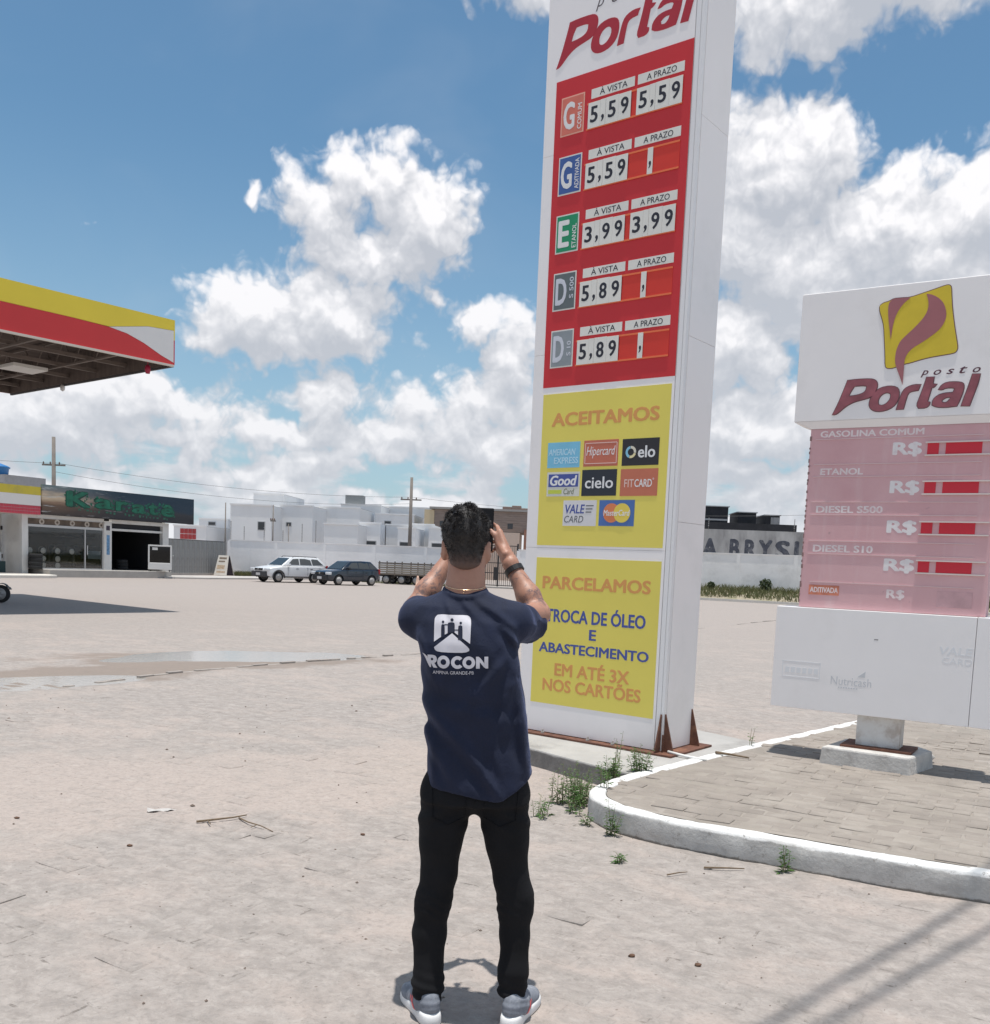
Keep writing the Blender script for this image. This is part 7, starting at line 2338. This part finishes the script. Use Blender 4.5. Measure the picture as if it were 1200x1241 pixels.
        mb.add(vs, fs); mb.obj("midsole", mat("white_foam", (.72, .71, .70), .6, var=.06, scale=20), o, sm=True)
        # pink stripe on the outer flank and heel tab
        bv = BVHTree.FromPolygons([tuple(q.co) for q in up.vertices], [tuple(p.vertices) for p in up.polygons])
        for s in (-1, 1):
            for (xa, xb, za, zb_) in ((.070, .088, .032, .074), (.100, .114, .034, .066)):
                vs = []; nx_, nz_ = 3, 5
                for j in range(nz_ + 1):
                    for i in range(nx_ + 1):
                        x = xa + (xb - xa) * i / nx_ + .018 * j / nz_; z = za + (zb_ - za) * j / nz_
                        h = bv.ray_cast(Vector((x, s * .2, z)), Vector((0, -s, 0)))
                        y = h[0].y + s * .0015 if h[0] is not None else s * .03
                        vs.append((x, y, z))
                w_ = nx_ + 1
                MB().add(vs, [(j * w_ + i, j * w_ + i + 1, (j + 1) * w_ + i + 1, (j + 1) * w_ + i) for j in range(nz_) for i in range(nx_)]).obj("coral_stripe", mat("coral_pink", (.75, .12, .13), .6), o, sm=True)
        return o
    shoe((-.160, 3.185), R(90 + 24), "left")
    shoe((.096, 3.185), R(90 - 22), "right")

    # ------------------------------------------------ hair
    v = Vox((-.24, 3.16, 1.54), (.02, 3.42, 1.83), .0045)
    X, Y, Z = v.all()
    v.ell((-.116, 3.295, 1.713), (.0775, .102, .080), .0)
    v.cone((-.115, 3.270, 1.675), (-.112, 3.262, 1.600), .068, .053, .03)
    top = np.clip((Z - 1.68) / .06, 0, 1)
    v.D -= (top * (.0042 * n3(X, Y, Z, 62, 7) + .0018 * n3(X, Y, Z, 130, 9)) + .001 * n3(X, Y, Z, 120, 3)).astype(np.float32)
    # hairline: open face in front, cut round the ears, tapered nape
    face = (Y - 3.345) - np.clip((Z - 1.70) * 1.2, -.05, .09)
    v.D = np.maximum(v.D, face)
    nape = 1.574 + 1.6 * np.maximum(0, Y - 3.262) + 7 * (X + .112) ** 2
    v.D = np.maximum(v.D, nape - Z).astype(np.float32)
    for s in (-1, 1): v.ell((-.113 + s * .084, 3.300, 1.642), (.020, .028, .038), .004, sub=True)
    def hair_mat():
        m = bpy.data.materials.new("black_hair"); m.use_nodes = True
        N = NT(m.node_tree); b = m.node_tree.nodes['Principled BSDF']
        P = N.n('ShaderNodeTexCoord').outputs['Object']; sp = N.n('ShaderNodeSeparateXYZ'); N.link(P, sp.inputs[0])
        c = N.mix(N.map(N.noise(P, 60, 5, .7), .4, .7), (.010, .008, .008), (.028, .020, .017))
        fade = N.map(N.math('ADD', sp.outputs[2], N.math('MULTIPLY', N.math('SUBTRACT', N.noise(P, 90, 3, .6), .5), .03)), 1.585, 1.640, .62, 0.0, True)
        c = N.mix(fade, c, (.16, .085, .06))
        N.link(c, b.inputs['Base Color']); b.inputs['Roughness'].default_value = .5
        bp = N.n('ShaderNodeBump'); bp.inputs['Distance'].default_value = .002; N.link(N.noise(P, 320, 4, .7), bp.inputs['Height']); N.link(bp.outputs[0], b.inputs['Normal'])
        return m
    hm = hair_mat()
    hme = v.mesh("hair", hm, ORG)
    hair = link("hair", hme, t)
    # short strands that break up the outline
    nP = len(hme.polygons)
    cen = np.empty(nP * 3); hme.polygons.foreach_get('center', cen); cen = cen.reshape(-1, 3)
    nor = np.empty(nP * 3); hme.polygons.foreach_get('normal', nor); nor = nor.reshape(-1, 3)
    r = np.random.default_rng(21)
    n = 15000
    pick = r.integers(0, nP, n); c = cen[pick] + r.normal(0, .0015, (n, 3)); nn = nor[pick]
    topw = np.clip((c[:, 2] - 1.66) / .07, 0, 1)
    keep = (nn[:, 2] > -.6) & (c[:, 2] > 1.60); c, nn, topw = c[keep], nn[keep], topw[keep]; n = len(c)
    swirl = np.stack([np.sin(c[:, 2] * 120 + c[:, 0] * 90), np.sin(c[:, 0] * 110 + c[:, 1] * 60), np.sin(c[:, 1] * 100 + c[:, 2] * 80)], 1)
    ln = .003 + topw * (.005 + .006 * r.random(n))
    d1 = nn * .5 + swirl * .65 + r.normal(0, .25, (n, 3)); d1[:, 2] -= (1 - topw) * .8
    d1 /= np.linalg.norm(d1, axis=1)[:, None]
    d2 = d1 + swirl[:, ::-1] * .9 - nn * .3; d2 /= np.linalg.norm(d2, axis=1)[:, None]
    side = np.cross(d1, r.normal(size=(n, 3))); side /= np.linalg.norm(side, axis=1)[:, None]; side *= .0007
    p0 = c - nn * .001; p1 = c + d1 * ln[:, None] * .55; p2 = p1 + d2 * ln[:, None] * .45
    V = np.stack([p0 - side, p0 + side, p1 + side * .8, p1 - side * .8, p2], 1).reshape(-1, 3)
    b5 = np.arange(n) * 5
    F = [(a, a + 1, a + 2, a + 3) for a in b5.tolist()] + [(a + 3, a + 2, a + 4) for a in b5.tolist()]
    me = bpy.data.meshes.new("strands"); me.from_pydata(V.tolist(), [], F); me.materials.append(hm)
    o = link("strands", me, hair); tag(o, kind="stuff")

    # ------------------------------------------------ watch and chain
    ax_ = Vector(RW - RE).normalized(); cw = Vector(RE + (RW - RE) * .86) - Vector(ORG)
    a1 = ax_.cross(Vector((0, 1, 0))).normalized(); a2 = ax_.cross(a1)
    mb = MB(); pts = [cw + (a1 * math.cos(q) + a2 * math.sin(q)) * .0325 for q in np.linspace(0, 6.283, 24)]
    vs = []
    for p in pts[:-1]:
        o_ = (p - cw).normalized()
        for (du, dr) in ((-.010, 0), (.010, 0), (.010, .004), (-.010, .004)): vs.append(p + ax_ * du + o_ * dr)
    m_ = 23; fs = []
    for i in range(m_):
        for j in range(4): fs.append((i * 4 + j, i * 4 + (j + 1) % 4, ((i + 1) % m_) * 4 + (j + 1) % 4, ((i + 1) % m_) * 4 + j))
    mb.add(vs, fs)
    w = mb.obj("wristwatch", mat("black_strap", (.015, .013, .013), .45), t, sm=False)
    q = cw + (a1 * .35 - a2 * .94).normalized() * .038 if True else cw
    cs = MB().cyl(tuple(cw + (q - cw) * .88), tuple(cw + (q - cw) * 1.16), .017, 20).obj("watch_case", mat("steel_case", (.5, .48, .46), .25, 1.0), w, sm=False)
    pts = []
    for a in np.linspace(R(180), R(360), 40):
        x = -.110 + .0665 * math.cos(a); y = 3.268 + .0685 * math.sin(a); z = 1.523 + .22 * (y - 3.27)
        pts.append((x - ORG[0], y - ORG[1], z))
    MB().tube(pts, .0016, 5).lathe([(0, -.003), (.003, 0), (0, .003)], (-.113 - ORG[0], -.069, 1.499), 8).obj("necklace", mat("gold_chain", (.85, .60, .38), .25, 1.0), t, sm=True)
    return t


person()


def phone():
    t = thing("smartphone", "black smartphone held upright in both hands in front of the man's face", "phone", tuple(PH), R(0))
    box("case", mat("phone_black", (.008, .008, .009), .6, spec=.2), t, -.037, .037, -.0042, .0045, -.080, .080, .006)
    box("screen", mat("phone_glass", (.01, .01, .012), .35, spec=.25), t, -.034, .034, -.0050, -.0043, -.075, .075)
    MB().lathe([(0, 0), (.007, 0), (.007, .002), (0, .002)], (.022, .0046, .062), 14, 'y').obj("camera_lens", mat("phone_glass", (.02, .022, .025), .05), t)
phone()
# ================================================================ WEEDS
M_w1 = leaf_mat("weed_green", (.09, .18, .045), .3)
M_w2 = leaf_mat("weed_dusty_green", (.14, .22, .075), .3)
M_w3 = mat("weed_stem", (.20, .19, .10), .8, var=.2, scale=20)


def weed(label, x, y, z, h, ns, spread, m, seed, dens=1.15, leaf=.015):
    r = random.Random(seed)
    t = thing("weed", label, "weed", (x, y, z), group="weeds growing along the slab and the kerb")
    st = MB(); lf = MB()
    for s in range(ns):
        a = r.uniform(0, 6.283); d = r.uniform(0, spread) * .45; hh = h * r.uniform(.5, 1.0) if s else h
        bx, by = math.cos(a) * d, math.sin(a) * d
        lx, ly = bx * .5 + r.uniform(-.03, .03), by * .5 + r.uniform(-.03, .03)
        n = 6
        pts = [(bx + lx * (i / n) ** 1.6, by + ly * (i / n) ** 1.6, hh * i / n) for i in range(n + 1)]
        pts[0] = (bx, by, -.02)
        st.tube(pts, [.0022 * (1 - .7 * i / n) + .0004 for i in range(n + 1)], 4, False)
        nl = int(hh / .0075 * dens)
        for k in range(nl):
            f = r.uniform(.03, 1) ** .9
            i = min(n - 1, int(f * n)); u = f * n - i
            c = Vector(pts[i]).lerp(Vector(pts[i + 1]), u)
            q = r.uniform(0, 6.283); up = r.uniform(-.1, .8); L = leaf * r.uniform(.6, 1.7) * (1.25 - .75 * f)
            dv = Vector((math.cos(q), math.sin(q), up)).normalized()
            c = c + dv * r.uniform(0, .010)
            sd = dv.cross(Vector((0, 0, 1))).normalized() * L * .32
            mid = c + dv * L; tip = c + dv * L * 2 - Vector((0, 0, L * .5))
            lf.add([c, mid + sd, tip, mid - sd], [(0, 1, 2, 3)])
    st.obj("stem", M_w3, t, recalc=False)
    lf.obj("leaves", m, t, recalc=False)
    return t


weed("weed clump just right of the man's thigh, leftmost of all the weeds", .335, 6.02, 0, .15, 7, .16, M_w1, 1)
weed("thin tall weed between the man and the big clump", .42, 6.40, 0, .25, 4, .10, M_w2, 2, .6)
weed("slim weed standing left in the big clump before the slab", .50, 6.42, 0, .27, 5, .10, M_w2, 3, .7)
weed("dense dusty green clump in front of the slab", .57, 6.36, 0, .23, 20, .26, M_w1, 4, 1.1)
weed("bushy weed at the right side of the big clump near the kerb nose", .635, 6.56, 0, .27, 14, .18, M_w2, 5, .9)
weed("small low weed rosette below the big clump", .575, 6.14, 0, .09, 5, .12, M_w1, 6)
weed("little dark weed left of the kerb nose", .615, 5.86, 0, .10, 4, .08, M_w1, 7)
weed("weed climbing against the kerb nose", .735, 5.66, 0, .21, 5, .07, M_w1, 8, 1.2)
weed("tiny tuft growing alone in the paving in front of the kerb", .74, 5.15, 0, .05, 8, .05, M_w1, 9, 1.6)
weed("narrow weed against the front of the kerb, rightmost weed", 1.615, 5.09, 0, .155, 5, .05, M_w1, 10, 1.2)
weed("green clump on the corner where slab and kerb meet", .86, 6.66, .13, .16, 20, .20, M_w1, 11, 1.2)
weed("tall thin weed rising from the kerb nose", .76, 6.28, .15, .17, 4, .08, M_w1, 12, .9)
weed("green clump on the slab edge below the corner of the tall sign", 1.085, 6.86, .145, .19, 14, .15, M_w1, 13, 1.2)
weed("spindly weed standing on the slab before the tall sign", .92, 7.0, .142, .26, 4, .12, M_w2, 14, .4)
weed("dry thin weed at the foot of the island's far kerb line", 2.2, 8.05, .15, .16, 3, .05, M_w2, 15, .4)

# ================================================================ LITTER
M_twig = mat("dry_twig", (.17, .12, .075), .9, var=.3, scale=30)
M_leafd = mat("dead_leaf", (.12, .065, .04), .85, var=.3, scale=40)
def twig(label, pts, r0_=.006, branches=()):
    mb = MB(); mb.tube(pts, [r0_ * (1 - .5 * i / (len(pts) - 1)) for i in range(len(pts))], 6)
    for b in branches: mb.tube(b, r0_ * .5, 5)
    o = mb.obj("twig", M_twig, sm=True); tag(o, label, "twig", "twigs lying on the ground")
zg = lambda x, y, e=.006: float(gh(x, y)) + e
def T(*p): return [(x, y, zg(x, y) + e) for x, y, e in p]
twig("dry twig with withered leaves, left of the man's legs", T((-1.72, 5.56, .004), (-1.62, 5.60, .012), (-1.53, 5.66, .01), (-1.47, 5.74, .006)), .007, (T((-1.66, 5.58, .01), (-1.62, 5.50, .012)),))
twig("thin forked twig just right of the leafy twig", T((-1.50, 5.68, .003), (-1.42, 5.58, .01), (-1.33, 5.52, .012), (-1.24, 5.44, .004)), .005, (T((-1.36, 5.54, .01), (-1.38, 5.49, .008)),))
twig("short dark stick on the island paving beside the low sign", [(1.80, 7.62, .165), (1.90, 7.52, .172), (2.02, 7.44, .166)], .012)
twig("thin stick lying close to the kerb front", T((1.18, 5.10, .004), (1.30, 5.09, .01), (1.40, 5.10, .006)), .006)
twig("short twig on the paving below the lone tuft", T((.95, 4.93, .004), (1.02, 4.97, .01), (1.07, 5.0, .004)), .004)

def rag():
    bm = bmesh.new(); bmesh.ops.create_grid(bm, x_segments=16, y_segments=9, size=.5)
    r = random.Random(4)
    for v in bm.verts:
        x, y = v.co.x * .15, v.co.y * .06
        v.co = Vector((x * (1 + .2 * math.sin(y * 40)), y + .02 * math.sin(x * 30), .004 + .014 * abs(math.sin(x * 34 + y * 40)) * (1 - abs(v.co.y))))
    me = bpy.data.meshes.new("plastic_scrap"); bm.to_mesh(me); bm.free(); smooth(me)
    me.materials.append(mat("crumpled_plastic", (.50, .47, .44), .5))
    x, y = -2.02, 5.80
    o = link("plastic_scrap", me, None, (x, y, zg(x, y, .002)), R(-10)); tag(o, "crumpled white plastic scrap on the ground left of the twigs", "litter")
rag()

def pebbles():
    r = np.random.default_rng(12)
    n = 230; P_ = []
    while len(P_) < n:
        x, y = r.uniform(-5, 5), 2.9 + 8 * r.random() ** 1.6
        if in_view(x, y, 0, 0) and not inside(isl_outer, x, y) and not inside(slab_poly, x, y): P_.append((x, y))
    V = []; F = []
    for (x, y) in P_:
        s = .0035 * math.exp(r.normal(.2, .5)); z = zg(x, y, 0); k = len(V)
        for dx, dy, dz in ((1, 0, 0), (-1, 0, 0), (0, 1, 0), (0, -1, 0), (0, 0, 1), (0, 0, -1)):
            V.append((x + dx * s * r.uniform(.7, 1.5), y + dy * s * r.uniform(.7, 1.5), z + s * .4 + dz * s * .7))
        F += [(k + a, k + b, k + c) for a, b, c in ((0, 2, 4), (2, 1, 4), (1, 3, 4), (3, 0, 4), (2, 0, 5), (1, 2, 5), (3, 1, 5), (0, 3, 5))]
    me = bpy.data.meshes.new("pebbles"); me.from_pydata(V, [], F); me.materials.append(mat("dark_grit", (.16, .12, .095), .9, var=.3, scale=3))
    tag(link("pebbles", me), kind="stuff")
    # sand swept against the kerb and slab: a low ragged ridge
    spots = [((-1.92, 5.05), "pair of dark reddish seed pods on the paving at the lower left"), ((.62, 3.86), "dark dead leaf scrap on the paving right of the man's feet"), ((-.72, 5.45), "small dark clod on the paving left of the man's knee"),
             ((-2.75, 5.5), "dark dry leaf scrap on the paving near the left edge"), ((.88, 3.80), "dark clod on the paving right of the dead leaf scrap")]
    for (x, y), lab in spots:
        bm = bmesh.new(); bmesh.ops.create_icosphere(bm, subdivisions=1, radius=.014)
        for v in bm.verts: v.co = Vector((v.co.x * random.uniform(.8, 1.6), v.co.y * random.uniform(.6, 1.2), v.co.z * .6))
        me = bpy.data.meshes.new("leaf_scrap"); bm.to_mesh(me); bm.free(); me.materials.append(M_leafd)
        tag(link("leaf_scrap", me, None, (x, y, zg(x, y, .005))), lab, "leaf scrap")
pebbles()
